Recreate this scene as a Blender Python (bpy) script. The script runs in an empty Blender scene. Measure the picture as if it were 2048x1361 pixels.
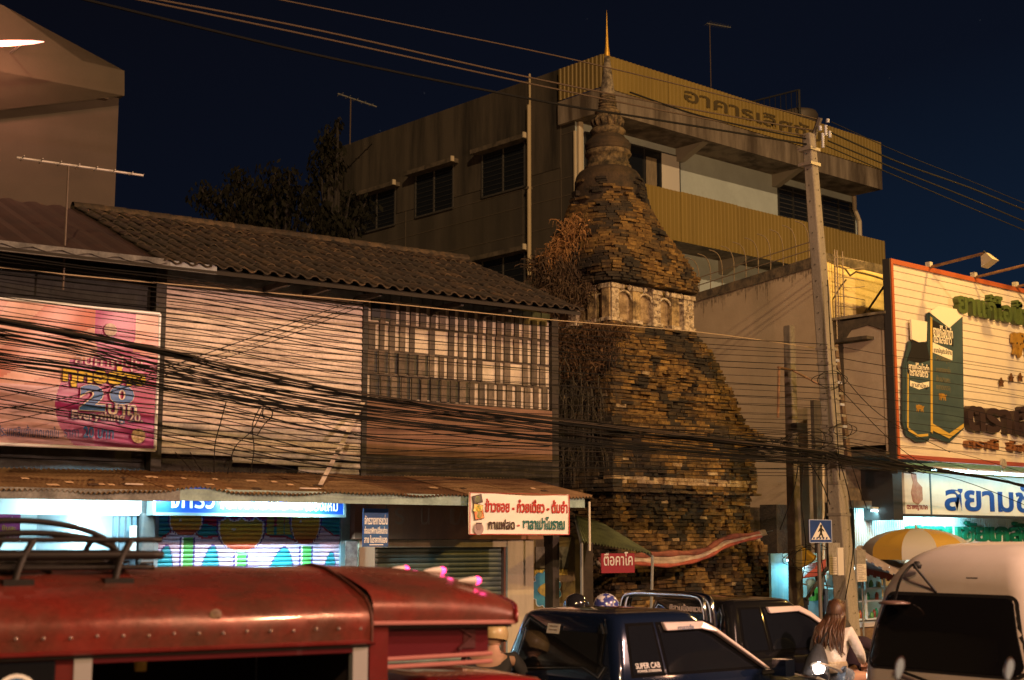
import bpy, math, random
from mathutils import Vector, Matrix
R = math.radians
PI = math.pi
rnd = random.Random(7)
SC = bpy.context.scene
COL = SC.collection

# ---------------------------------------------------------------- camera
AZ = 48.3           # view direction measured from the street direction (+X)
PITCH = 8.0
CAMP = Vector((0, 0, 2.3))
cd = bpy.data.cameras.new('camera'); cam = bpy.data.objects.new('camera', cd); COL.objects.link(cam)
cam.location = CAMP
cam.rotation_euler = (R(90 + PITCH), 0, R(AZ - 90))
cd.lens = 50; cd.sensor_width = 36; cd.clip_end = 2000; cd.clip_start = 0.05
cd.dof.use_dof = True; cd.dof.focus_distance = 23.0; cd.dof.aperture_fstop = 2.4
SC.camera = cam

# ---------------------------------------------------------------- sky
w = bpy.data.worlds.new('World'); SC.world = w; w.use_nodes = True
nt = w.node_tree; nt.nodes.clear()
wo = nt.nodes.new('ShaderNodeOutputWorld'); bg = nt.nodes.new('ShaderNodeBackground')
tc = nt.nodes.new('ShaderNodeTexCoord'); sep = nt.nodes.new('ShaderNodeSeparateXYZ')
nt.links.new(tc.outputs['Generated'], sep.inputs[0])
def wmath(op, a, b):
    n = nt.nodes.new('ShaderNodeMath'); n.operation = op; n.use_clamp = False
    for i, v in enumerate((a, b)):
        if isinstance(v, (int, float)): n.inputs[i].default_value = v
        else: nt.links.new(v, n.inputs[i])
    return n.outputs[0]
# last light of dusk lies low in the sky along the street (+X)
g = wmath('ADD', wmath('MULTIPLY', sep.outputs['Z'], -1.75), wmath('MULTIPLY', sep.outputs['X'], 0.75))
cr = nt.nodes.new('ShaderNodeValToRGB'); nt.links.new(wmath('ADD', g, 0.45), cr.inputs[0])
el = cr.color_ramp.elements
el[0].position = 0.0; el[0].color = (0.0026, 0.0026, 0.0048, 1)
el[1].position = 1.0; el[1].color = (0.0060, 0.0165, 0.0380, 1)
e = el.new(0.5); e.color = (0.0032, 0.0050, 0.0115, 1)
# a few stars
vor = nt.nodes.new('ShaderNodeTexVoronoi'); vor.inputs['Scale'].default_value = 60
nt.links.new(tc.outputs['Generated'], vor.inputs['Vector'])
star = wmath('MULTIPLY', wmath('LESS_THAN', vor.outputs['Distance'], 0.016), 0.05)
mixs = nt.nodes.new('ShaderNodeMixRGB'); mixs.blend_type = 'ADD'; mixs.inputs[0].default_value = 1
nt.links.new(cr.outputs[0], mixs.inputs[1]); nt.links.new(star, mixs.inputs[2])
nt.links.new(mixs.outputs[0], bg.inputs[0]); bg.inputs[1].default_value = 1.0
nt.links.new(bg.outputs[0], wo.inputs[0])

# ---------------------------------------------------------------- far high street floodlight (distant, warm)
sd = bpy.data.lights.new('sun', 'SUN'); sun = bpy.data.objects.new('sun', sd); COL.objects.link(sun)
sd.energy = 1.55; sd.angle = R(0.6); sd.color = (1.0, 0.64, 0.31)
LD = Vector((-0.46, -0.74, 0.37)).normalized()
sun.rotation_euler = LD.to_track_quat('Z', 'Y').to_euler()

SC.view_settings.view_transform = 'Standard'; SC.view_settings.look = 'None'
SC.view_settings.exposure = 0; SC.view_settings.gamma = 1
SC.view_settings.use_curve_mapping = False
SC.cycles.use_denoising = True
SC.cycles.max_bounces = 5
SC.cycles.sample_clamp_indirect = 4

# ---------------------------------------------------------------- frames and pixel rays
class Frame:
    def __init__(s, deg): s.a = R(deg); s.m = Matrix.Rotation(s.a, 4, 'Z'); s.im = s.m.inverted()
    def ray(s, px, py):
        a, p = R(AZ), R(PITCH)
        F = Vector((math.cos(a)*math.cos(p), math.sin(a)*math.cos(p), math.sin(p)))
        Rt = Vector((math.sin(a), -math.cos(a), 0)); U = Rt.cross(F)
        d = F*2844.4 + Rt*(px-1024) + U*(680.5-py)
        return (s.im.to_3x3() @ d)
    def Y(s, px, py, y): d = s.ray(px, py); return CAMP + d*((y)/d.y)
    def X(s, px, py, x): d = s.ray(px, py); return CAMP + d*((x)/d.x)
G = Frame(0.0)       # right-hand buildings, stupa
L = Frame(-4.4)      # the shophouse row on the left and the traffic

# ---------------------------------------------------------------- materials
def lin(c):
    if isinstance(c, str):
        c = tuple(int(c[i:i+2], 16)/255 for i in (0, 2, 4))
        return tuple((v/12.92 if v <= .04045 else ((v+.055)/1.055)**2.4) for v in c) + (1,)
    return tuple(c) + (1,)
MATS = {}
def M(name, c='808080', r=.7, m=0., c2=None, ns=4., bump=0., streak=False, em=None, es=0., coat=0., attr=None, fine=0., spec=.5, alpha=None, trans=0., lo=.38, hi=.62):
    if name in MATS: return MATS[name]
    mt = bpy.data.materials.new(name); mt.use_nodes = True; t = mt.node_tree; b = t.nodes['Principled BSDF']
    N = t.nodes.new; K = t.links.new
    b.inputs['Roughness'].default_value = r; b.inputs['Metallic'].default_value = m
    b.inputs['Coat Weight'].default_value = coat; b.inputs['Specular IOR Level'].default_value = spec
    b.inputs['Transmission Weight'].default_value = trans
    geo = N('ShaderNodeNewGeometry')
    col = None
    if attr:
        a = N('ShaderNodeAttribute'); a.attribute_name = attr; col = a.outputs['Color']
    if c2 is not None:
        mp = N('ShaderNodeMapping'); K(geo.outputs['Position'], mp.inputs['Vector'])
        if streak: mp.inputs['Scale'].default_value = (1, 1, .12)
        no = N('ShaderNodeTexNoise'); no.inputs['Scale'].default_value = ns; no.inputs['Detail'].default_value = 7; no.inputs['Roughness'].default_value = .65
        K(mp.outputs[0], no.inputs['Vector'])
        rp = N('ShaderNodeMapRange'); rp.inputs[1].default_value = lo; rp.inputs[2].default_value = hi; K(no.outputs[0], rp.inputs[0])
        mx = N('ShaderNodeMixRGB'); K(rp.outputs[0], mx.inputs[0])
        if col is not None: K(col, mx.inputs[1])
        else: mx.inputs[1].default_value = lin(c)
        if col is not None: mx.blend_type = 'MULTIPLY'
        mx.inputs[2].default_value = lin(c2); col = mx.outputs[0]
    if fine:
        n2 = N('ShaderNodeTexNoise'); n2.inputs['Scale'].default_value = 38; n2.inputs['Detail'].default_value = 5; K(geo.outputs['Position'], n2.inputs['Vector'])
        m2 = N('ShaderNodeMapRange'); m2.inputs[3].default_value = 1-fine; m2.inputs[4].default_value = 1+fine; m2.inputs[1].default_value = .3; m2.inputs[2].default_value = .7; K(n2.outputs[0], m2.inputs[0])
        vm = N('ShaderNodeVectorMath'); vm.operation = 'SCALE'
        if col is not None: K(col, vm.inputs[0])
        else: vm.inputs[0].default_value = lin(c)[:3]
        K(m2.outputs[0], vm.inputs['Scale']); col = vm.outputs[0]
    if col is not None: K(col, b.inputs['Base Color'])
    else: b.inputs['Base Color'].default_value = lin(c)
    if bump:
        n3 = N('ShaderNodeTexNoise'); n3.inputs['Scale'].default_value = 22; n3.inputs['Detail'].default_value = 6; K(geo.outputs['Position'], n3.inputs['Vector'])
        bp = N('ShaderNodeBump'); bp.inputs['Strength'].default_value = bump; bp.inputs['Distance'].default_value = .02
        K(n3.outputs[0], bp.inputs['Height']); K(bp.outputs[0], b.inputs['Normal'])
    if em is not None:
        b.inputs['Emission Color'].default_value = lin(em); b.inputs['Emission Strength'].default_value = es
    MATS[name] = mt
    return mt

# ---------------------------------------------------------------- mesh builder and object tree
W = {}      # origin of each object in the coordinates of its frame
def tag(o, label=None, cat=None, group=None, kind=None):
    if label: o['label'] = label
    if cat: o['category'] = cat
    if group: o['group'] = group
    if kind: o['kind'] = kind
    return o
def thing(name, loc, label, cat, group=None, fr=G, rot=None, local=False):
    o = bpy.data.objects.new(name, None); COL.objects.link(o); o.empty_display_size = .2
    loc = Vector(loc)
    o.location = fr.m @ loc; o.rotation_euler = (0, 0, fr.a + (rot or 0))
    W[o] = Vector((0, 0, 0)) if (local or rot is not None) else loc
    return tag(o, label, cat, group)
def link(name, me, mat, parent, c, fr=G, rot=(0, 0, 0), scale=None):
    o = bpy.data.objects.new(name, me); COL.objects.link(o)
    if mat is not None:
        if len(me.materials) == 0: me.materials.append(mat)
        elif me.materials[0] is not mat:
            o.material_slots[0].link = 'OBJECT'; o.material_slots[0].material = mat
    c = Vector(c); W[o] = c
    if parent is None:
        o.location = fr.m @ c; o.rotation_euler = (rot[0], rot[1], rot[2] + fr.a)
    else:
        o.parent = parent; o.location = c - W[parent]; o.rotation_euler = rot
    if scale: o.scale = scale
    return o
class MB:
    def __init__(s): s.v = []; s.f = []; s.cols = None; s.fc = []
    def add(s, vs, fs, col=None):
        n = len(s.v); s.v += [tuple(v) for v in vs]; s.f += [tuple(i+n for i in f) for f in fs]
        if col is not None or s.fc: s.fc += [col or (1, 1, 1)]*len(fs)
        return s
    def box(s, a, b, mat=None, col=None):
        x0, y0, z0 = (min(a[i], b[i]) for i in range(3)); x1, y1, z1 = (max(a[i], b[i]) for i in range(3))
        vs = [Vector(p) for p in ((x0,y0,z0),(x1,y0,z0),(x1,y1,z0),(x0,y1,z0),(x0,y0,z1),(x1,y0,z1),(x1,y1,z1),(x0,y1,z1))]
        if mat is not None: vs = [mat @ v for v in vs]
        return s.add(vs, [(0,3,2,1),(4,5,6,7),(0,1,5,4),(1,2,6,5),(2,3,7,6),(3,0,4,7)], col)
    def hexa(s, q0, q1, col=None):   # two quads (4 pts each), joined
        return s.add(list(q0)+list(q1), [(3,2,1,0),(4,5,6,7),(0,1,5,4),(1,2,6,5),(2,3,7,6),(3,0,4,7)], col)
    def quad(s, a, b, c, d): return s.add([a,b,c,d], [(0,1,2,3)])
    def tube(s, pts, r, n=6, cap=True, closed=False):
        pts = [Vector(p) for p in pts]; k = len(pts); rs = r if isinstance(r, (list, tuple)) else [r]*k
        vs = []; fs = []; up = None
        for i, p in enumerate(pts):
            a = pts[(i-1) % k] if (closed or i > 0) else p; b = pts[(i+1) % k] if (closed or i < k-1) else p
            t = (b-a).normalized()
            if up is None:
                up = Vector((0,0,1)) if abs(t.z) < .9 else Vector((1,0,0))
            u = t.cross(up).normalized(); v2 = u.cross(t).normalized(); up = v2
            for j in range(n):
                an = 2*PI*j/n + PI/n; vs.append(p + (u*math.cos(an)+v2*math.sin(an))*rs[i])
        m = k if closed else k-1
        for i in range(m):
            for j in range(n):
                a = i*n+j; b = i*n+(j+1) % n; c = ((i+1) % k)*n+(j+1) % n; d = ((i+1) % k)*n+j
                fs.append((a, b, c, d))
        if cap and not closed: fs.append(tuple(range(n-1, -1, -1))); fs.append(tuple(range((k-1)*n, k*n)))
        return s.add(vs, fs)
    def lathe(s, prof, c=(0,0,0), n=24, axis='Z', a0=0, a1=2*PI):
        c = Vector(c); vs = []; fs = []; full = abs(a1-a0-2*PI) < 1e-6; m = n if full else n+1
        for (r, z) in prof:
            for j in range(m):
                an = a0+(a1-a0)*j/n
                p = Vector((r*math.cos(an), r*math.sin(an), z))
                if axis == 'X': p = Vector((p.z, p.x, p.y))
                if axis == 'Y': p = Vector((p.x, p.z, p.y))
                vs.append(c+p)
        for i in range(len(prof)-1):
            for j in range(n):
                a = i*m+j; b = i*m+(j+1) % m; fs.append((a, b, b+m, a+m))
        return s.add(vs, fs)
    def prism(s, poly, d, f):   # poly of 2-D points, f(u, v, w) -> point, extruded w from d[0] to d[1]
        n = len(poly); vs = [f(u, v, d[0]) for u, v in poly]+[f(u, v, d[1]) for u, v in poly]
        fs = [tuple(range(n-1, -1, -1)), tuple(range(n, 2*n))]+[(i, (i+1) % n, (i+1) % n+n, i+n) for i in range(n)]
        return s.add(vs, fs)
    def build(s, name, mat, parent=None, fr=G, smooth=False, origin=None, **tg):
        xs = [Vector(v) for v in s.v]
        if origin is None:
            mn = Vector((min(v[i] for v in xs) for i in range(3))); mx = Vector((max(v[i] for v in xs) for i in range(3)))
            c = (mn+mx)/2
            if parent is None: c.z = mn.z
        else: c = Vector(origin)
        me = bpy.data.meshes.new(name); me.from_pydata([tuple(v-c) for v in xs], [], s.f)
        if s.fc:
            ca = me.color_attributes.new('tint', 'FLOAT_COLOR', 'CORNER')
            k = 0
            for fi, f in enumerate(s.f):
                cc = s.fc[fi] if fi < len(s.fc) else (1,1,1)
                for _ in f: ca.data[k].color = tuple(cc)+(1,); k += 1
        me.update()
        if smooth: me.shade_smooth()
        o = link(name, me, mat, parent, c, fr)
        if tg: tag(o, tg.get('label'), tg.get('cat'), tg.get('group'), tg.get('kind'))
        return o
def bx(name, a, b, mat, parent=None, fr=G, **tg): return MB().box(a, b).build(name, mat, parent, fr, **tg)
def bevel(o, wd=.01, seg=2):
    md = o.modifiers.new('bevel', 'BEVEL'); md.width = wd; md.segments = seg; md.limit_method = 'ANGLE'; return o
def autosmooth(o, ang=40):
    me = o.data; me.shade_smooth()
    try: me.set_sharp_from_angle(angle=R(ang))
    except Exception: pass
    return o

_fc = {}
def text_mesh(body, ext, bold=0.0, res=3):
    key = (body, ext, bold)
    cu = bpy.data.curves.new('lettering', 'FONT'); cu.body = body; cu.extrude = ext; cu.resolution_u = res; cu.offset = bold
    to = bpy.data.objects.new('lettering', cu); COL.objects.link(to)
    dg = bpy.context.evaluated_depsgraph_get()
    me = bpy.data.meshes.new_from_object(to.evaluated_get(dg))
    bpy.data.objects.remove(to); bpy.data.curves.remove(cu)
    me.materials.clear()
    return me
def text(name, body, a, b, y, mat, parent, fr=G, ext=.02, bold=0., shear=0., skew=0.):
    """lettering fitted into the box a=(x0,z0) b=(x1,z1) on the plane y, facing the street"""
    me = text_mesh(body, 1.0, bold)
    vs = me.vertices
    if not len(vs): return None
    x0 = min(v.co.x for v in vs); x1 = max(v.co.x for v in vs); y0 = min(v.co.y for v in vs); y1 = max(v.co.y for v in vs)
    sx = (b[0]-a[0])/(x1-x0); sy = (b[1]-a[1])/(y1-y0); W_, H_ = b[0]-a[0], b[1]-a[1]
    for v in vs:
        X = (v.co.x-x0)*sx; Z = (v.co.y-y0)*sy; Y = -v.co.z*ext
        X += shear*Z; Z += skew*(X/W_-.5)
        v.co = (X-W_/2, Y, Z-H_/2)
    me.update()
    return link(name, me, mat, parent, ((a[0]+b[0])/2, y, (a[1]+b[1])/2), fr)
def skin(name, pts, edges, mat, parent, sub=2, root=0):
    me = bpy.data.meshes.new(name); me.from_pydata([p[:3] for p in pts], edges, [])
    o = bpy.data.objects.new(name, me); COL.objects.link(o)
    md = o.modifiers.new('s', 'SKIN'); md.use_smooth_shade = True
    for i, sv in enumerate(me.skin_vertices[0].data):
        r = pts[i][3]; sv.radius = (r, r if len(pts[i]) < 5 else pts[i][4]); sv.use_root = (i == root)
    ms = o.modifiers.new('u', 'SUBSURF'); ms.levels = sub; ms.render_levels = sub
    dg = bpy.context.evaluated_depsgraph_get()
    m2 = bpy.data.meshes.new_from_object(o.evaluated_get(dg)); bpy.data.objects.remove(o); m2.materials.clear(); m2.shade_smooth()
    c = Vector(pts[root][:3])
    for v in m2.vertices: v.co -= c
    m2.name = name
    return link(name, m2, mat, parent, c)
def smoothpath(pts, k=6):
    P = [Vector(p) for p in pts]; out = []
    for i in range(len(P)-1):
        p0 = P[max(i-1, 0)]; p1 = P[i]; p2 = P[i+1]; p3 = P[min(i+2, len(P)-1)]
        for j in range(k):
            t = j/k; out.append(.5*((2*p1)+(p2-p0)*t+(2*p0-5*p1+4*p2-p3)*t*t+(3*p1-p0-3*p2+p3)*t**3))
    return out+[P[-1]]

# ================================================================ SETTING
asphalt = M('asphalt', (.045,.045,.05), .8, c2=(.07,.068,.066), ns=3, bump=.4, fine=.25)
paving = M('paving', (.16,.14,.12), .85, c2=(.09,.08,.07), ns=2, bump=.3)
bx('ground', (-400, -400, -.6), (400, 400, -.16), M('earth', (.08,.065,.05), .9, c2=(.05,.04,.03)), kind='structure')
bx('road', (-120, -2.0, -.155), (160, 12.55, 0), asphalt, fr=L, kind='structure')
bx('pavement', (-120, 12.6, -.155), (160, 17.2, .13), paving, fr=L, kind='structure')
bx('near_pavement', (-120, -9, -.155), (160, -2.05, .13), paving, fr=L, kind='structure')
mk = MB()
for i in range(-6, 16): mk.box((i*4.0, 7.75, .001), (i*4.0+2, 7.87, .005))
mk.build('lane_marking', M('road_paint', (.7,.7,.66), .6, c2=(.35,.35,.33), ns=9), None, L, kind='structure')

# ---------------------------------------------------------------- street lamps (their arms stand over the road, outside the frame)
def street_lamp(x, y, z, power, color, label, fr=G, arm=-1.6):
    t = thing('street_lamp', (x, y, 0), label, 'street lamp', 'sodium street lamps over the road', fr)
    st = M('lamp_post_steel', (.3,.3,.3), .5, .6)
    MB().lathe([(.11,0),(.11,.4),(.075,.45),(.055,z+.1),(0,z+.1)], (x, y+arm, 0), 12).build('post', st, t, smooth=True)
    MB().tube(smoothpath([(x, y+arm, z), (x, y+arm*.7, z+.35), (x, y-.25*(1 if arm < 0 else -1), z+.32)]), .035, 8).build('arm', st, t)
    MB().lathe([(0,.42),(.13,.40),(.2,.28),(.22,.22)], (x, y, z), 16).build('hood', st, t, smooth=True)
    MB().lathe([(0,.1),(.13,.13),(.19,.2),(.2,.25)], (x, y, z), 16).build('glass_bowl', M('sodium_glow', 'ffd090', em='ffb060', es=30), t, smooth=True)
    ld = bpy.data.lights.new('lamp_light', 'POINT'); ld.energy = power; ld.color = color; ld.shadow_soft_size = .14
    lo = bpy.data.objects.new('lamp_light', ld); COL.objects.link(lo); lo.parent = t; lo.location = Vector((0, 0, z+.02))
    return t
street_lamp(12.3, 1.6, 6.6, 5900, (1.0, .57, .40), 'sodium street lamp on the near side of the road facing the slatted shopfront', L, -3.9)
street_lamp(21.5, 4.4, 8.2, 3100, (1.0, .56, .12), 'sodium street lamp on the near side of the road facing the brick stupa', L, -6.8)
street_lamp(5.6, -.4, 7.4, 2300, (1.0, .50, .27), 'added street lamp out of view, for the highlight on the red truck roof', L, -2.2)  # lamp added out of view to give the truck roof its highlight
street_lamp(24.6, 10.6, 9.6, 1150, (1.0, .58, .16), 'added street lamp out of view, brightening the yellow wall and billboard', G, -1.2)  # extra lamp, unseen, added to brighten the yellow wall
# ================================================================ SHOPHOUSE ROW (left)
V0 = 15.9
def u_(px, py=900, v=V0): return L.Y(px, py, v).x
wood_dark = M('dark_timber', (.035,.028,.022), .85, c2=(.014,.012,.010), ns=3, bump=.5, streak=True)
SH = thing('shophouse', (9, V0, 0), 'long two-storey timber shophouse with tiled roof, slatted upper front and rusty awning', 'shophouse', fr=L)
ub = u_(322); uc = u_(731, 800); ud = 12.86; ua = -4.0
# solid core of the upper floor and ground floor
bx('upper_floor', (ua, V0+.12, 3.0), (ud, V0+4.5, 5.42), wood_dark, SH, L)
bx('eaves_fill', (ua, V0+.32, 5.3), (ud-.05, V0+.45, 5.72), wood_dark, SH, L)
bx('end_wall', (ud-.02, V0+.0, 0), (ud+.1, V0+4.5, 5.5), M('sooty_render', (.05,.04,.032), .9, c2=(.02,.017,.015), ns=2, bump=.4), SH, L)
bx('back_rooms', (u_(300)+.1, V0+.6, 0), (ud-.03, V0+4.5, 3.0), wood_dark, SH, L)
# dark recess boards of the left bay
k = 0
z = 4.3
bmat = M('grey_board', (.035,.038,.04), .8, c2=(.015,.015,.016), ns=4, bump=.4)
zt = 5.45
for i in range(12):
    bx('wall_board', (ua, V0+.075+(i % 3)*.006, zt-.205*(i+1)+.012), (ub-.17, V0+.118, zt-.205*i), bmat, SH, L)
bx('post', (ub-.15, V0-.06, 3.0), (ub-.02, V0+.10, 5.5), M('black_timber', (.02,.018,.016), .7, c2=(.05,.045,.04), ns=6), SH, L)
bx('post', (uc-.06, V0-.02, 3.0), (uc+.015, V0+.115, 5.52), MATS['black_timber'], SH, L)
# middle bay: horizontal slats
slm = M('salmon_slat_paint', (.72,.61,.55), .55, c2=(.42,.34,.31), ns=2.3, fine=.14, lo=.44, hi=.78)
slm2 = M('weathered_slat_paint', (.50,.44,.39), .6, c2=(.26,.24,.23), ns=3, fine=.15)
p = .0765
def slat_me(w_, h_=.066):
    b = MB(); prof = [(0, -h_/2), (-.012, -h_/2), (-.020, -h_/2+.012), (-.004, h_/2-.004), (0, h_/2)]
    b.add([(-w_/2, y, zz) for y, zz in prof]+[(w_/2, y, zz) for y, zz in prof],
          [tuple(range(5)), tuple(range(9, 4, -1))]+[((i+1) % 5, i, i+5, (i+1) % 5+5) for i in range(5)])
    me = bpy.data.meshes.new('slat'); me.from_pydata(b.v, [], b.f); return me
wfull = uc-ub-.03
SL = slat_me(wfull)
zt = 5.46
n = 0
for i in range(31):
    zc = zt-.05-p*i
    x0, x1 = ub+.0, uc-.03
    if i >= 28: x0 = u_(465+ (i-28)*0)
    if i >= 29: x0 = u_(592)
    if i == 28: pass
    r1 = rnd.uniform(-.006, .006)
    mm = slm if i < 23 else (slm if rnd.random() < .5 else slm2)
    if i < 28: link('slat', SL, mm, SH, ((x0+x1)/2, V0+.02+rnd.uniform(-.003, .003), zc), L, (rnd.uniform(-.05,.05), rnd.uniform(-.002,.002), 0))
    else: link('slat', slat_me(x1-x0+rnd.uniform(-.1, 0)), slm2, SH, ((x0+x1)/2, V0+.02, zc-.01*(i-27)), L, (0, .012, 0))
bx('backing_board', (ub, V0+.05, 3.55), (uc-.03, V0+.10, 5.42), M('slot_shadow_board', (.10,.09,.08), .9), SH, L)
# scalloped pelmet sheet above the slats
b = MB(); nn = 64
pel = []
for i in range(nn+1):
    x = ub+(uc-.06-ub)*i/nn; pel.append((x, 5.44-.022*abs(math.sin(i/nn*PI*15))))
b.prism([(ub, 5.53)]+pel+[(uc-.06, 5.53)], (V0-.012, V0-.004), lambda u, v, w_: (u, w_, v))
b.build('pelmet', M('pale_blue_sheet', (.26,.30,.33), .6, c2=(.17,.19,.21), ns=5), SH, L)
# loose board leaning out on to the awning
pa = L.Y(726, 806, V0-.03); pb = L.Y(640, 972, V0-1.05)
b = MB(); d = (pb-pa).normalized(); sd_ = Vector((1,0,0.15)).normalized()*.035; tk = d.cross(sd_).normalized()*.012
b.hexa([pa-sd_-tk, pa+sd_-tk, pa+sd_+tk, pa-sd_+tk], [pb-sd_-tk, pb+sd_-tk, pb+sd_+tk, pb-sd_+tk])
b.build('loose_board', M('raw_pale_wood', (.68,.56,.46), .7, c2=(.5,.42,.35), ns=8), None, L, label='loose pale board leaning from the slatted wall down onto the rusty awning', cat='board')

# right bay: lattice of staggered vertical slats
rows = [(5.455, 5.165), (5.145, 4.805), (4.785, 4.485), (4.465, 4.16)]
bx('lattice_backing', (uc+.02, V0+.06, 4.12), (ud-.03, V0+.10, 5.56), M('cream_backing', (.62,.54,.42), .7, c2=(.45,.38,.29), ns=3, fine=.1), SH, L)
gridm = M('blue_grey_blocks', (.16,.19,.20), .8, c2=(.09,.11,.12), ns=6)
for i in range(18):
    x = uc+.03+i*(ud-uc-.06)/18
    bx('vent_block', (x+.008, V0+.02, 5.475), (x+(ud-uc-.06)/18-.008, V0+.058, 5.555), gridm, SH, L)
ls = [M('grey_lath', (.10,.078,.058), .8, c2=(.05,.04,.032), ns=7, streak=True, fine=.2), M('brown_lath', (.13,.095,.068), .8, c2=(.07,.052,.04), ns=7, fine=.2), M('pale_lath', (.18,.14,.105), .8, c2=(.10,.08,.06), ns=7, fine=.2)]
dk = M('unlit_opening', (.008,.008,.010), .4)
pitch = (ud-uc-.10)/19.0
lm = {}
for r_, (z1, z0) in enumerate(rows):
    h = z1-z0
    me = bpy.data.meshes.new('lath'); bb = MB().box((-pitch*.27, -.011, -h/2), (pitch*.27, .011, h/2)); me.from_pydata(bb.v, [], bb.f); lm[r_] = me
    off = [.62, .5, .42, .9][r_]
    for i in range(19 if r_ != 0 else 18):
        x = uc+.06+pitch*(i+off*.5)+(pitch if r_ == 0 else 0)
        if r_ == 1 and i in (5, 7): continue
        if r_ == 2 and i in (12, 15): continue
        wd = 1.0+rnd.uniform(-.12, .25)
        link('lath', me, ls[rnd.randrange(3) if rnd.random() < .6 else 0], SH, (x, V0+.035+rnd.uniform(-.006, .008), (z0+z1)/2+rnd.uniform(-.02, .006)), L, (0, rnd.uniform(-.012, .012), 0), (wd, 1, 1))
    nd = [0, 0, 6, 10][r_]
    for i in range(nd):
        x = uc+.06+pitch*(i+off*.5+.5)
        bx('opening', (x-pitch*.22, V0+.052, z0+.01), (x+pitch*.22, V0+.0595, z1-.01), dk, SH, L)
for zz in (5.155, 4.795, 4.475, 4.145): bx('rail', (uc+.02, V0+.045, zz-.018), (ud-.03, V0+.0585, zz+.014), ls[0], SH, L)
bx('window', (uc+.10, V0+.03, 5.19), (uc+.43, V0+.0585, 5.46), dk, SH, L)
bx('lower_wall', (uc+.02, V0-.01, 3.41), (ud-.03, V0+.10, 4.135), M('terracotta_render', (.21,.115,.075), .8, c2=(.15,.085,.055), ns=2, streak=True, fine=.08), SH, L)
bx('stained_base', (uc+.02, V0-.014, 3.08), (ud-.03, V0+.11, 3.405), M('sooty_concrete', (.022,.018,.015), .9, c2=(.07,.054,.034), ns=7, bump=.5, lo=.5, hi=.75), SH, L)

# roof: wavy tiles in courses, one sheet beyond the verge
ve = V0-.75; zr_e = 5.46; vr = V0+2.15; zr_r = 6.70
e0 = L.Y(330, 528, ve); e1 = L.Y(1168, 624, ve)
zE0, zE1 = e0.z, e1.z
r0 = L.Y(112, 417, vr-.1); r1 = L.Y(932, 516, vr)
ROOF = MB()
uL, uR = e0.x, e1.x
slope = Vector((0, vr-ve, (r0.z+r1.z)/2-(zE0+zE1)/2)); ang = math.atan2(slope.z, slope.y); sl = slope.length
def roofpt(u, s, h=0):   # s = metres up the slope
    zz = zE0+(zE1-zE0)*(u-uL)/(uR-uL)
    return Vector((u, ve+s*math.cos(ang)-h*math.sin(ang), zz+s*math.sin(ang)+h*math.cos(ang)))
ROOF.hexa([roofpt(ua, 0, -.06), roofpt(uR-.05, 0, -.06), roofpt(uR-.05, sl, -.06), roofpt(ua, sl, -.06)], [roofpt(ua, 0, -.02), roofpt(uR-.05, 0, -.02), roofpt(uR-.05, sl, -.02), roofpt(ua, sl, -.02)])
roof = ROOF.build('roof', M('roof_boards', (.03,.025,.02), .9), SH, L)
tm = [M('old_clay_tile', (.058,.038,.021), .85, c2=(.024,.018,.012), ns=9, bump=.4, fine=.2), M('mossy_clay_tile', (.048,.035,.02), .9, c2=(.022,.017,.012), ns=9, bump=.4, fine=.2), M('lighter_clay_tile', (.095,.06,.03), .85, c2=(.035,.026,.016), ns=9, fine=.2)]
ncol, nrow = 33, 7
pw = (uR-uL)/ncol; ph = sl/nrow
b = MB(); K_ = 9; pr = []
for i in range(K_+1):
    t = i/K_; pr.append(((t-.5)*pw*1.12, .024*math.sin(t*2*PI*.98)+.012))
for k2, yy in enumerate((0, ph*1.18)):
    for (x, zz) in pr: b.v.append((x, yy, zz+(.028 if k2 == 0 else .0)))
    for (x, zz) in pr: b.v.append((x, yy, zz-.016+(.028 if k2 == 0 else 0)))
n1 = K_+1
for i in range(K_):
    b.f += [(i, i+1, 2*n1+i+1, 2*n1+i), (n1+i+1, n1+i, 3*n1+i, 3*n1+i+1), (n1+i, n1+i+1, i+1, i)]
b.f += [(0, 2*n1, 3*n1, n1), (K_, n1+K_, 3*n1+K_, 2*n1+K_)]
tme = bpy.data.meshes.new('tile'); tme.from_pydata(b.v, [], b.f); tme.shade_smooth(); tme.set_sharp_from_angle(angle=R(50))
for j in range(nrow):
    for i in range(ncol):
        c = roofpt(uL+pw*(i+.5), ph*j, .004)
        mt = tm[2] if (j == nrow-1 and rnd.random() < .6) else tm[rnd.choice((0, 0, 0, 1, 1, 2))]
        link('tile', tme, mt, roof, c+Vector((rnd.uniform(-.008,.008), 0, rnd.uniform(0, .007))), L, (ang+rnd.uniform(-.012,.012), rnd.uniform(-.02,.02), rnd.uniform(-.02,.02)))
# ridge caps
for i in range(20):
    x = uL+(uR-uL)*(i+.5)/20
    b = MB().lathe([(.085, -.21), (.10, .20)], roofpt(x, sl+.03, .0), 10, 'X', R(0), R(180)); b.build('ridge_tile', tm[rnd.choice((0, 2))], roof, L, smooth=True)
# plain brown corrugated sheet beyond the tiles
b = MB(); nn = 130
for s_ in (0, sl+.05):
    for i in range(nn+1):
        u = ua+(uL+.03-ua)*i/nn; b.v.append(tuple(roofpt(u, s_, .0+.018*math.sin(i*1.6))))
for i in range(nn): b.f.append((i, i+1, nn+2+i, nn+1+i))
b.build('roof_sheet', M('rust_brown_sheet', (.040,.018,.012), .8, c2=(.024,.012,.009), ns=2, streak=False), SH, L)
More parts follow.
